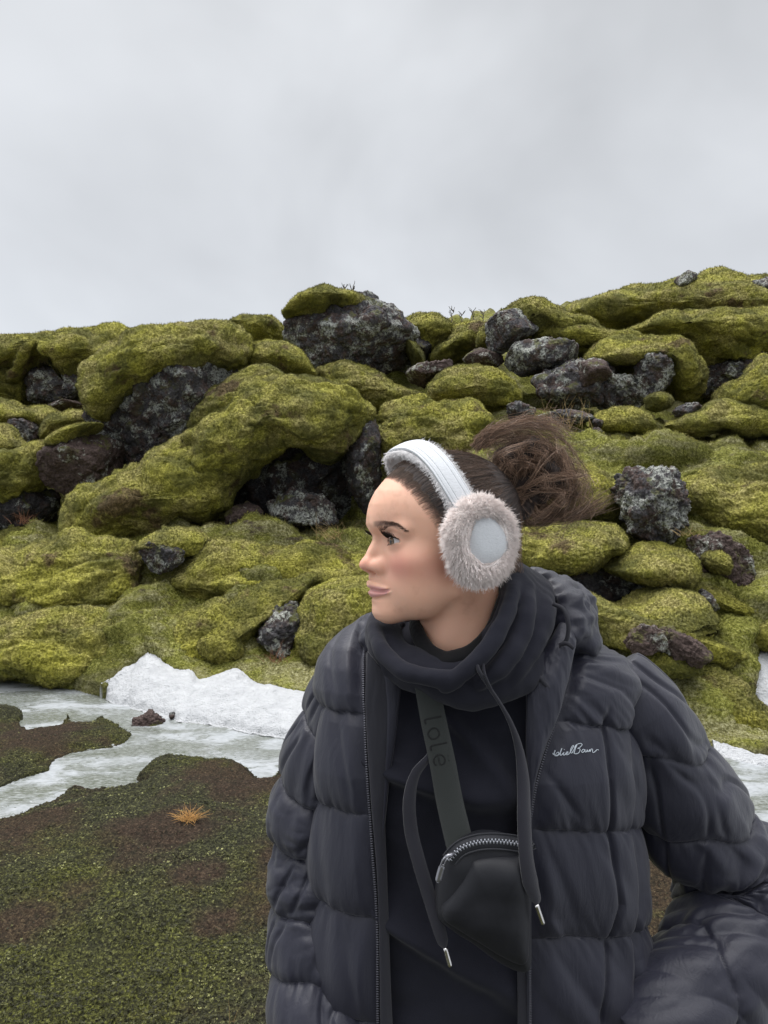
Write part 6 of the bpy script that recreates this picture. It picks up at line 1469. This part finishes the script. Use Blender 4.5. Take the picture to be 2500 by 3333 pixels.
# placket behind the zippers (wind flap), a soft strip each side
def strip(name, A, Bc, mat, parent, bulge=0.006, wr=0.0015, seed=0, n=260, c=40, th=0.004, dirn=FRONT):
    """soft panel between two polylines of (px,py,Y)"""
    a = catmull(WA(np.array(A, float)), n); b = catmull(WA(np.array(Bc, float)), n); t = np.linspace(0, 1, c)[None, :, None]
    S = a[:, None] * (1 - t) + b[:, None] * t
    S = S + np.asarray(dirn) * (bulge * np.sin(np.pi * t) ** 0.6)
    q = S.reshape(-1, 3); S = S + np.asarray(dirn) * (wr * fbm(q * np.array([60, 60, 14]), 3, seed=seed) + wr * 2 * fbm(q * np.array([18, 18, 7]), 2, seed=seed + 1)).reshape(n, c)[..., None]
    nn = np.broadcast_to(np.asarray(dirn, float), S.shape)
    V, L = thick_grid(S, th, nn); return child(name, V, L, mat, parent)
strip('wind_flap', [(1196, 2120, 0.962), (1190, 2300, 0.953), (1207, 2600, 0.945), (1230, 2900, 0.94), (1238, 3333, 0.935), (1238, 3600, 0.93)],
      [(1262, 2200, 0.952), (1262, 2330, 0.950), (1252, 2600, 0.948), (1262, 2900, 0.945), (1272, 3200, 0.940), (1290, 3600, 0.94)], M_lining, jacket, 0.003, seed=3)
strip('facing', [(1835, 2010, 1.00), (1790, 2080, 0.975), (1745, 2150, 0.962), (1716, 2230, 0.953), (1712, 2330, 0.948), (1712, 2440, 0.945), (1716, 2540, 0.944), (1708, 2700, 0.944), (1706, 3000, 0.944), (1706, 3600, 0.94)],
      [(1880, 2060, 0.99), (1872, 2110, 0.967), (1856, 2190, 0.955), (1828, 2290, 0.945), (1795, 2380, 0.94), (1762, 2470, 0.938), (1738, 2560, 0.938), (1724, 2700, 0.938), (1722, 3000, 0.938), (1722, 3600, 0.935)], M_jacket, jacket, 0.012, 0.004, seed=9)
strip('lining_panel', [(1236, 2180, 0.957), (1252, 2290, 0.955), (1250, 2400, 0.953), (1245, 2550, 0.951), (1242, 2720, 0.95)],
      [(1310, 2200, 0.958), (1300, 2290, 0.956), (1288, 2400, 0.955), (1268, 2550, 0.954), (1250, 2720, 0.953)], M_jacket, jacket, 0.006, 0.002, seed=12)
# thin hanging loop / cord on the facing
for pts in ([(1716, 2090, 0.95), (1722, 2150, 0.945), (1745, 2190, 0.94), (1790, 2245, 0.937)], [(1800, 1965, 0.965), (1835, 1985, 0.955), (1850, 2030, 0.95), (1845, 2080, 0.952), (1825, 2100, 0.955)], [(1820, 2100, 0.955), (1845, 2095, 0.95), (1868, 2110, 0.948)]):
    V1, L1, *_ = ribbon(catmull(WA(np.array(pts, float)), 50), 0.0055, FRONT, 0.0016); child('loop', V1, L1, M_lining, jacket)
# ---- embroidered script on the left chest: ddie Bauer
def stroke_path(pts, n): return catmull(np.array(pts, float), n)
SCRIPT = [  # strokes in the crop's own pixels (1700..2000 x 2350..2550, scale 5.53)
    [(596, 520), (575, 560), (585, 600), (600, 612), (640, 590), (660, 560), (640, 545), (610, 570), (605, 600), (625, 612), (665, 585), (690, 540), (715, 475), (690, 530), (685, 590), (705, 598), (735, 560)],
    [(548, 560), (560, 590), (575, 560), (592, 505)],
    [(750, 545), (737, 585), (755, 598), (785, 570)], [(752, 492), (760, 500)],
    [(785, 570), (815, 560), (822, 540), (800, 545), (785, 575), (800, 592), (840, 575), (872, 530), (905, 470), (925, 440), (912, 425), (880, 470), (868, 530), (882, 560), (905, 545), (945, 470), (985, 415)],
    [(985, 415), (955, 480), (935, 550), (925, 560)], [(940, 470), (965, 420), (1020, 392), (1065, 390), (1075, 415), (1045, 450), (1000, 478), (1030, 480), (1040, 510), (1015, 555), (965, 575), (930, 560)],
    [(1125, 500), (1095, 495), (1070, 525), (1080, 550), (1110, 535), (1130, 500), (1128, 535), (1150, 540), (1175, 500)],
    [(1175, 500), (1172, 530), (1190, 535), (1215, 500), (1213, 530), (1230, 528)], [(1225, 525), (1240, 490), (1265, 495), (1262, 520), (1275, 550), (1310, 535), (1345, 500), (1375, 505)]]
from mathutils.bvhtree import BVHTree as _B
jb = _B.FromPolygons([tuple(v) for v in JV[:, ncol // 2:].reshape(-1, 3).tolist()], [tuple(f) for f in grid_faces(nr, ncol - ncol // 2).tolist()])
def on_surface(px, py, tree, off=0.0012, Yd=0.95):
    d = Vector(W(px, py, 1.0) - np.array([0, 0, CZ])).normalized(); loc, n_, i_, t_ = tree.ray_cast(Vector((0, 0, CZ)), d)
    if loc is None: return W(px, py, Yd)
    return np.array(loc) - np.array(d) * off
prt = []
for st_ in SCRIPT:
    p = stroke_path([(1700 + x / 5.53, 2350 + y / 5.53) for x, y in st_], len(st_) * 6)
    q = np.array([on_surface(x, y, jb) for x, y in p]); prt.append(tube_mesh(q, 0.00052, 6, 0.6))
V1, L1 = join(prt); child('embroidered_name', V1, L1, M_thread, jacket)
# ---- jacket hood bunched behind the neck
G = Field((-14, 88, 118), (44, 132, 160), 0.45)
def wc(pts): return [tuple(W(*p) * 100) for p in pts]
hood_loops = [([(1885, 2075, 1.02), (1870, 2000, 1.05), (1835, 1945, 1.09), (1740, 1930, 1.16), (1560, 1960, 1.22), (1380, 1990, 1.20), (1260, 2040, 1.13), (1215, 2090, 1.05)], 2.6),
              ([(1870, 2050, 1.00), (1850, 1975, 1.03), (1800, 1925, 1.08), (1700, 1930, 1.14), (1540, 1950, 1.19), (1380, 1980, 1.17), (1270, 2030, 1.10), (1225, 2080, 1.03)], 2.2),
              ([(1830, 1960, 1.05), (1780, 1915, 1.08), (1740, 1905, 1.10)], 2.0), ([(1868, 2020, 1.07), (1885, 2040, 1.06), (1860, 2090, 1.03)], 2.0)]
for pts, rr_ in hood_loops: G.chain(wc(pts), [rr_] * 3, 0.9)
Vh, Fh = G.mesh(); Nh = vnormals(Vh, Fh)
Vh = Vh + Nh * ((billow(Vh * 0.28, 2, seed=3) - 0.25) * 2.0 + (billow(Vh * 0.6, 2, seed=5) - 0.25) * 0.7)[:, None]
Vh = laplace(Vh, Fh, 1, 0.5)
child('hood', Vh * 0.01, Fh, M_jacket, jacket)
# ------------------------------------------------------------------ hoodie
hoodie = grp('hoodie', (0.13, 1.05, 0.85)); hoodie['label'] = 'black hooded sweatshirt with long flat drawstrings'
hr = np.linspace(2050, 3600, 330); hp_ = np.linspace(0, 2 * np.pi, 280, endpoint=False)
RPh, PHh = np.meshgrid(hr, hp_, indexing='ij')
bs = torso_point(RPh, PHh, 0.018)
nn = np.stack([np.sin(PHh), -np.cos(PHh), 0 * PHh], -1)
q = bs.reshape(-1, 3)
dg = fbm(np.stack([q[:, 0] * 7 + q[:, 2] * 4, q[:, 1] * 3, q[:, 2] * 7 - q[:, 0] * 3], -1), 3, 0.45, seed=6)
rid = np.exp(-(pnoise(np.stack([q[:, 0] * 5 + q[:, 2] * 6.5, q[:, 1], q[:, 2] * 2.5], -1), 17) / 0.08) ** 2)
bs = bs + nn * (0.016 * dg + 0.020 * rid + 0.004 * fbm(q * 22, 2, seed=2)).reshape(RPh.shape)[..., None]
child('torso', bs.reshape(-1, 3), grid_faces(330, 280, True)[:, ::-1], M_hoodie, hoodie)
HB = _B.FromPolygons([tuple(v) for v in bs.reshape(-1, 3).tolist()], [tuple(f) for f in grid_faces(330, 280, True).tolist()])
# cowl folds
Lin = [(1462, 2160, 0.925), (1560, 2120, 0.925), (1635, 2040, 0.94), (1668, 1950, 0.965), (1688, 1880, 1.02), (1640, 1850, 1.10), (1500, 1860, 1.15), (1350, 1930, 1.14), (1262, 2000, 1.06), (1246, 2060, 0.99), (1300, 2130, 0.945), (1390, 2160, 0.925)]
Lout = [(1490, 2222, 0.905), (1610, 2190, 0.915), (1705, 2120, 0.94), (1762, 2010, 0.98), (1745, 1915, 1.06), (1640, 1900, 1.16), (1480, 1920, 1.20), (1340, 1990, 1.18), (1262, 2030, 1.11), (1243, 2080, 1.03), (1290, 2158, 0.95), (1385, 2195, 0.92)]
C_ = Field((-12, 84, 124), (36, 126, 158), 0.30)
Lin = np.array(Lin); Lout = np.array(Lout)
fr_w = np.array([1, 0.6, 0, 0, 0, 0, 0, 0, 0.0, 0.6, 1, 1.0])
for f_, rr_ in ((0.0, 1.3), (0.33, 1.4), (0.66, 1.5), (1.0, 1.6)):
    Lp = Lin * (1 - f_) + Lout * f_
    Lp = Lp + np.stack([0 * fr_w, 0 * fr_w, 0.026 * fr_w * (1 - f_ * 0.6)], -1)
    Lp = Lp + np.stack([0 * Lp[:, 0], 5 * np.sin(np.arange(12) * 1.7 + f_ * 9), 0.004 * np.sin(np.arange(12) * 1.1 + f_ * 7)], -1)
    Lp = np.vstack([Lp, Lp[:1]])
    C_.chain(wc(Lp), [rr_, rr_ * 1.0, rr_ * 1.15, rr_ * 1.15, rr_, rr_], 0.75, n=60)
# lower skirt of the hood that joins the shoulders
C_.chain(wc([(1420, 2236, 0.93), (1520, 2255, 0.925), (1620, 2235, 0.935), (1700, 2190, 0.95), (1740, 2120, 0.98)]), [1.4, 1.7, 1.8, 1.8, 1.6], 1.0)
C_.chain(wc([(1250, 2060, 1.03), (1262, 2120, 0.985), (1320, 2180, 0.955), (1400, 2215, 0.94)]), [2.2, 2.0, 1.8, 1.5], 1.0)
# thick hem of the hood opening: left edge sweeps under the chin, right edge crosses over it
C_.chain(wc([(1228, 1995, 1.06), (1222, 2040, 1.00), (1232, 2095, 0.955), (1275, 2155, 0.925), (1345, 2195, 0.905), (1425, 2210, 0.895), (1490, 2212, 0.895)]), [0.9, 0.95, 1.0, 1.05, 1.05, 1.0, 0.9], 0.22)
C_.chain(wc([(1450, 2232, 0.897), (1500, 2195, 0.89), (1550, 2150, 0.89), (1600, 2090, 0.898), (1640, 2020, 0.915), (1662, 1950, 0.94), (1672, 1890, 0.98)]), [0.85, 1.0, 1.1, 1.1, 1.0, 0.95, 0.9], 0.25)
C_.chain(wc([(1560, 2225, 0.905), (1640, 2160, 0.905), (1690, 2080, 0.92), (1715, 1990, 0.94), (1712, 1910, 0.985)]), [0.9, 1.1, 1.2, 1.1, 1.0], 0.3)
C_.chain(wc([(1640, 2235, 0.925), (1700, 2165, 0.925), (1745, 2080, 0.945), (1770, 1990, 0.975), (1750, 1915, 1.03)]), [0.9, 1.1, 1.2, 1.2, 1.0], 0.3)
Vc, Fc_ = C_.mesh(); Nc = vnormals(Vc, Fc_)
Vc = Vc + Nc * (0.34 * fbm(Vc * 0.30, 2, seed=4))[:, None]; Vc = laplace(Vc, Fc_, 1, 0.5)
child('hood', Vc * 0.01, Fc_, M_hoodie, hoodie)
HC = _B.FromPolygons([tuple(v) for v in (Vc * 0.01).tolist()], [tuple(f) for f in Fc_.tolist()])
# inner black roll-neck
K = Field((-2, 86, 122), (34, 118, 160), 0.35)
for f_ in (0.0, 0.5, 1.0):
    Lp = [(1450, 2140 + 22 * f_, 0.935 - 0.008 * f_), (1530, 2115 + 20 * f_, 0.935 - 0.006 * f_), (1595, 2050 + 20 * f_, 0.945), (1632, 1960 + 30 * f_, 0.97), (1640, 1900 + 40 * f_, 1.03), (1560, 1880 + 50 * f_, 1.10), (1430, 1920 + 40 * f_, 1.12), (1360, 1990 + 30 * f_, 1.06), (1362, 2050 + 20 * f_, 0.99), (1400, 2112 + 22 * f_, 0.95)]
    K.chain(wc(Lp + Lp[:1]), [0.62 + 0.25 * f_] * 3, 0.35, n=50)
Vk, Fk = K.mesh(); child('inner_collar', Vk * 0.01, Fk, M_shirt, person)
# drawstrings
def dstr(pts, wid, name='drawstring', off=0.0):
    p = catmull(WA(np.array(pts, float)), 120); w = np.interp(np.linspace(0, 1, 120), np.linspace(0, 1, len(wid)), wid)
    V1, L1, *_ = ribbon(p, w, FRONT + np.array([0.15, 0, 0]), 0.0022); o = child(name, V1, L1, M_cord, hoodie); return o, p
o1, p1 = dstr([(1440, 2400, 0.925), (1395, 2465, 0.920), (1352, 2520, 0.918), (1333, 2600, 0.915), (1338, 2700, 0.912), (1362, 2800, 0.905), (1392, 2900, 0.90), (1420, 2990, 0.895), (1440, 3060, 0.893), (1449, 3084, 0.893)], [0.006, 0.008, 0.012, 0.0155, 0.0165, 0.0165, 0.0165, 0.0165, 0.014, 0.004])
o2, p2 = dstr([(1552, 2158, 0.882), (1560, 2185, 0.880), (1588, 2230, 0.884), (1628, 2290, 0.89), (1665, 2360, 0.895), (1690, 2440, 0.90), (1703, 2540, 0.892), (1706, 2660, 0.878), (1712, 2780, 0.868), (1726, 2870, 0.866), (1744, 2925, 0.868), (1746, 2944, 0.868)], [0.003, 0.0045, 0.004, 0.004, 0.006, 0.010, 0.0150, 0.0165, 0.0165, 0.0185, 0.012, 0.004])
V1, L1, *_ = ribbon(catmull(WA(np.array([(1572, 2160, 0.884), (1580, 2200, 0.880), (1600, 2245, 0.884)], float)), 30), 0.003, FRONT, 0.002); child('drawstring', V1, L1, M_cord, hoodie)
for pd, e in ((p1, W(1466, 3146, 0.892)), (p2, W(1768, 3008, 0.875))):
    a = pd[-1]; L_ = np.linspace(0, 1, 14)[:, None]; pa = a * (1 - L_) + e * L_
    rad = np.full(14, 0.0030); rad[0] = 0.0025; rad[-1] = 0.0022; V1, L1 = tube_mesh(pa, rad, 12); ag = child('drawstring_tip', V1, L1, M_metal, hoodie)
# ------------------------------------------------------------------ lower body (below the frame, so that she stands on the ground)
M_pants = fabric('trousers', (0.012, 0.012, 0.015), 0.8); m = Mat('boots'); m.set(Base_Color=(0.03, 0.02, 0.015), Roughness=0.5); M_boot = m.m
LGf = Field((-12, 84, -4), (40, 124, 92), 1.0)
for sx_ in (0.04, 0.235):
    LGf.chain([(sx_ * 100 + 2 * (1 if sx_ < .1 else -1), 107, 86), (sx_ * 100, 106, 50), (sx_ * 100, 108, 12)], [10.5, 7.5, 5.2], 3)
LGf.ell((13.5, 107, 86), (16, 11, 10), 4)
Vl, Fl = LGf.mesh(); child('trousers', Vl * 0.01, Fl, M_pants, person)
for sx_ in (0.04, 0.235):
    Bf = Field((sx_ * 100 - 9, 78, -2), (sx_ * 100 + 9, 120, 24), 0.8)
    gz_ = 8.0
    Bf.cap((sx_ * 100, 108, 18), (sx_ * 100, 108, gz_ + 3), 5.6, 5.2, 1); Bf.ell((sx_ * 100, 101, gz_ + 3.2), (4.8, 13, 4.2), 2.5)
    Vb_, Fb_ = Bf.mesh(); child('boot', Vb_ * 0.01, Fb_, M_boot, person)
# ------------------------------------------------------------------ crossbody bag
bag = empty('crossbody_bag', W(1600, 2960, 0.90)); tag(bag, 'small black nylon crossbody bag on a wide dark grey strap across her chest', 'bag')
M_strap = fabric('strap_webbing', (0.030, 0.034, 0.032), 0.8, 1600, 0.8, 0.25, 0.25, 0.1)
M_bag = fabric('bag_nylon', (0.0085, 0.009, 0.0125), 0.5, 1500, 0.25, 0.04, 0.35, 0.15, 0.0)
M_bag2 = fabric('bag_piping', (0.016, 0.017, 0.022), 0.6, 1500, 0.3, 0.15, 0.4, 0.15)
sp_ = catmull(WA(np.array([(1380, 2180, 0.935), (1392, 2240, 0.925), (1410, 2340, 0.921), (1440, 2480, 0.917), (1462, 2600, 0.912), (1490, 2720, 0.902), (1512, 2800, 0.890)], float)), 160)
wd = np.interp(np.linspace(0, 1, 160), [0, 0.15, 1], [0.031, 0.031, 0.034])
V1, L1, Ts, Ns, Bs = ribbon(sp_, wd, FRONT, 0.0022)
def bchild(name, V, L, mat, parent=bag, sm=True):
    o = mesh_obj(name, V, L, mat, None, sm); o.parent = parent; o.matrix_parent_inverse = Matrix.Translation(-Vector(bag.location)) if parent is bag else Matrix.Identity(4); return o
strap = bchild('strap', V1, L1, M_strap)
# woven wording lying along the strap: l o l e with two dots
m = Mat('strap_lettering'); m.set(Base_Color=(0.012, 0.013, 0.013), Roughness=0.7); M_let = m.m
LET = [[(0, 0), (0, 1.5), (0.12, 1.7), (0.35, 1.7)],
       [(1.15, 0.55) , (0.85, 0.75), (0.8, 1.25), (1.1, 1.65), (1.5, 1.5), (1.6, 1.0), (1.4, 0.6), (1.15, 0.55)],
       [(2.1, 0), (2.1, 1.5), (2.22, 1.7), (2.45, 1.7)],
       [(2.95, 1.15), (3.65, 1.1), (3.6, 0.7), (3.3, 0.55), (2.98, 0.75), (2.9, 1.2), (3.1, 1.6), (3.45, 1.68), (3.68, 1.5)], [(3.1, 0.15), (3.12, 0.18)], [(3.45, 0.15), (3.47, 0.18)]]
ls = np.concatenate([[0], np.cumsum(np.linalg.norm(np.diff(sp_, axis=0), axis=1))])
def on_strap(s, t):
    c = np.array([np.interp(s, ls, sp_[:, d]) for d in range(3)]); b = np.array([np.interp(s, ls, Bs[:, d]) for d in range(3)]); n_ = np.array([np.interp(s, ls, Ns[:, d]) for d in range(3)])
    b = b * (1 if b[0] > 0 else -1); n_ = n_ * (1 if n_[1] < 0 else -1)
    return c + b * t + n_ * 0.0016
for off_s, lo in ((0.060, 0.0), (0.258, 0.0)):
    prt = []
    for st_ in LET:
        p = catmull(np.array(st_, float), len(st_) * 6)
        # reading down the strap: letter x runs along it, letter y runs towards its left edge
        q = np.array([on_strap(off_s + x * 0.0155, (0.85 - y) * 0.0125) for x, y in p])
        if q[:, 2].min() < sp_[-1, 2]: continue
        prt.append(tube_mesh(q, 0.0011, 6, 0.35))
    if off_s > 0.2: prt = prt[:1]
    if prt: V1, L1 = join(prt); bchild('lettering', V1, L1, M_let, strap)
# pouch: outline in photo pixels, inflated
out = np.array([(1418, 2960), (1417, 2900), (1424, 2845), (1446, 2790), (1480, 2742), (1520, 2716), (1560, 2702), (1610, 2704), (1660, 2718), (1700, 2732), (1722, 2770), (1728, 2850), (1728, 2960), (1728, 3060), (1726, 3140), (1705, 3158), (1660, 3145), (1600, 3110), (1540, 3065), (1490, 3035), (1450, 3005), (1428, 2985)], float)
def pouch(outl, Y, thick, name, mat, parent, n=128, k=60, seed=0, cxy=None, sharp=2.4, dent=0.004):
    c = np.array(cxy) if cxy else outl.mean(0)
    o = catmull(np.vstack([outl, outl[:1]]), n + 1)[:-1]
    s = np.sin(np.linspace(0, np.pi / 2, k)); H_ = (1 - s ** sharp) ** (1 / sharp)
    ring_ = c + s[:, None, None] * (o - c)[None]
    X = (ring_[..., 0] - 1250) / F * Y; Z = CZ - (ring_[..., 1] - 1666.5) / F * Y
    pts = np.stack([X, np.zeros_like(X), Z], -1); q = pts.reshape(-1, 3)
    wr_ = (dent * fbm(q * 16, 2, seed=seed) + 0.0003 * fbm(q * np.array([90, 90, 40]), 2, seed=seed + 1)).reshape(X.shape)
    Fr = pts.copy(); Fr[..., 1] = Y - (H_[:, None] * thick) + wr_ * (0.2 + H_[:, None])
    Bk = pts.copy(); Bk[..., 1] = Y + (H_[:, None] * thick * 0.35)
    V = np.vstack([Fr.reshape(-1, 3), Bk.reshape(-1, 3)[: (k - 1) * n]]); f1 = grid_faces(k, n, True); f2 = grid_faces(k - 1, n, True) + k * n
    i_ = np.arange(n); j_ = (i_ + 1) % n
    seam = np.stack([(k - 1) * n + i_, (k - 1) * n + j_, k * n + (k - 2) * n + j_, k * n + (k - 2) * n + i_], -1)
    return bchild(name, V, [f1, f2[:, ::-1], seam], mat, parent), Fr
pb, PF = pouch(out, 0.900, 0.026, 'pouch', M_bag, bag, seed=4, cxy=(1600, 2920))
PB = _B.FromPolygons([tuple(v) for v in PF.reshape(-1, 3).tolist()], [tuple(f) for f in grid_faces(60, 128, True).tolist()])
front = np.array([(1436, 2960), (1440, 2935), (1470, 2895), (1500, 2850), (1525, 2805), (1545, 2785), (1600, 2775), (1660, 2775), (1706, 2783), (1720, 2850), (1722, 2960), (1720, 3050), (1714, 3115), (1685, 3128), (1620, 3095), (1540, 3045), (1480, 3010), (1445, 2985)], float)
pouch(front, 0.890, 0.026, 'front_panel', M_bag, bag, seed=14, cxy=(1600, 2930), sharp=3.0, dent=0.005)
def on_tree(tree, pts, off, Yd): return np.array([on_surface(x, y, tree, off, Yd) for x, y in pts])
zc_ = catmull(np.array([(1462, 2800), (1480, 2778), (1505, 2758), (1545, 2744), (1600, 2738), (1660, 2742), (1700, 2750), (1720, 2756)], float), 90)
zp = on_tree(PB, zc_, 0.0035, 0.885); zp[:, 1] = np.convolve(np.pad(zp[:, 1], 7, 'edge'), np.ones(15) / 15, 'valid')
V1, L1, T_, N_, B_ = ribbon(zp, 0.015, FRONT + np.array([0, 0, 0.35]), 0.0015); bz = bchild('zipper', V1, L1, M_bag2)
m = Mat('coil_metal'); m.set(Base_Color=(0.30, 0.31, 0.34), Roughness=0.35, Metallic=0.7); M_coil = m.m
Vt, Ft = teeth_path(zp + N_ * 0.0012, B_, N_, T_, 0.0021, (0.0019, 0.0008, 0.00085), 0.0011); bchild('zipper_teeth', Vt, Ft, M_coil, bz, False)
for off_ in (-0.0085, 0.0085):
    V1, L1 = tube_mesh(zp + B_ * off_ + N_ * 0.0005, 0.0011, 8); bchild('piping', V1, L1, M_bag2)
# slider and pull
m = Mat('gunmetal'); m.set(Base_Color=(0.34, 0.34, 0.37), Roughness=0.3, Metallic=0.85); M_gun = m.m
s0, s1 = W(1468, 2785, 0.876), W(1448, 2800, 0.876)
V1, L1 = tube_mesh(catmull(np.array([W(1475, 2780, 0.879), W(1466, 2783, 0.874), W(1452, 2790, 0.874), W(1443, 2803, 0.878)]), 16), [0.0026] * 16, 8); sl_ = bchild('slider', V1, L1, M_gun)
lp_ = catmull(np.array([W(1455, 2790, 0.872), W(1447, 2800, 0.871), W(1438, 2822, 0.872)]), 14); V1, L1 = tube_mesh(lp_ + np.array([0.0018, 0, 0]), 0.0009, 6); V2, L2 = tube_mesh(lp_ + np.array([-0.0022, 0, 0]), 0.0009, 6); Vj_, Lj_ = join([(V1, L1), (V2, L2)]); bchild('pull_link', Vj_, Lj_, M_gun)
pp_ = catmull(np.array([W(1441, 2814, 0.872), W(1433, 2840, 0.873), W(1425, 2872, 0.874)]), 20); wv_ = 0.0075 * np.sqrt(np.clip(1 - (np.linspace(-0.9, 1, 20) * 0.0 + np.clip(np.linspace(-1.15, 1.0, 20), -1, 1)) ** 8, 0.05, 1)); V1, L1, *_ = ribbon(pp_, wv_, FRONT, 0.0016); bchild('zip_pull', V1, L1, M_gun)
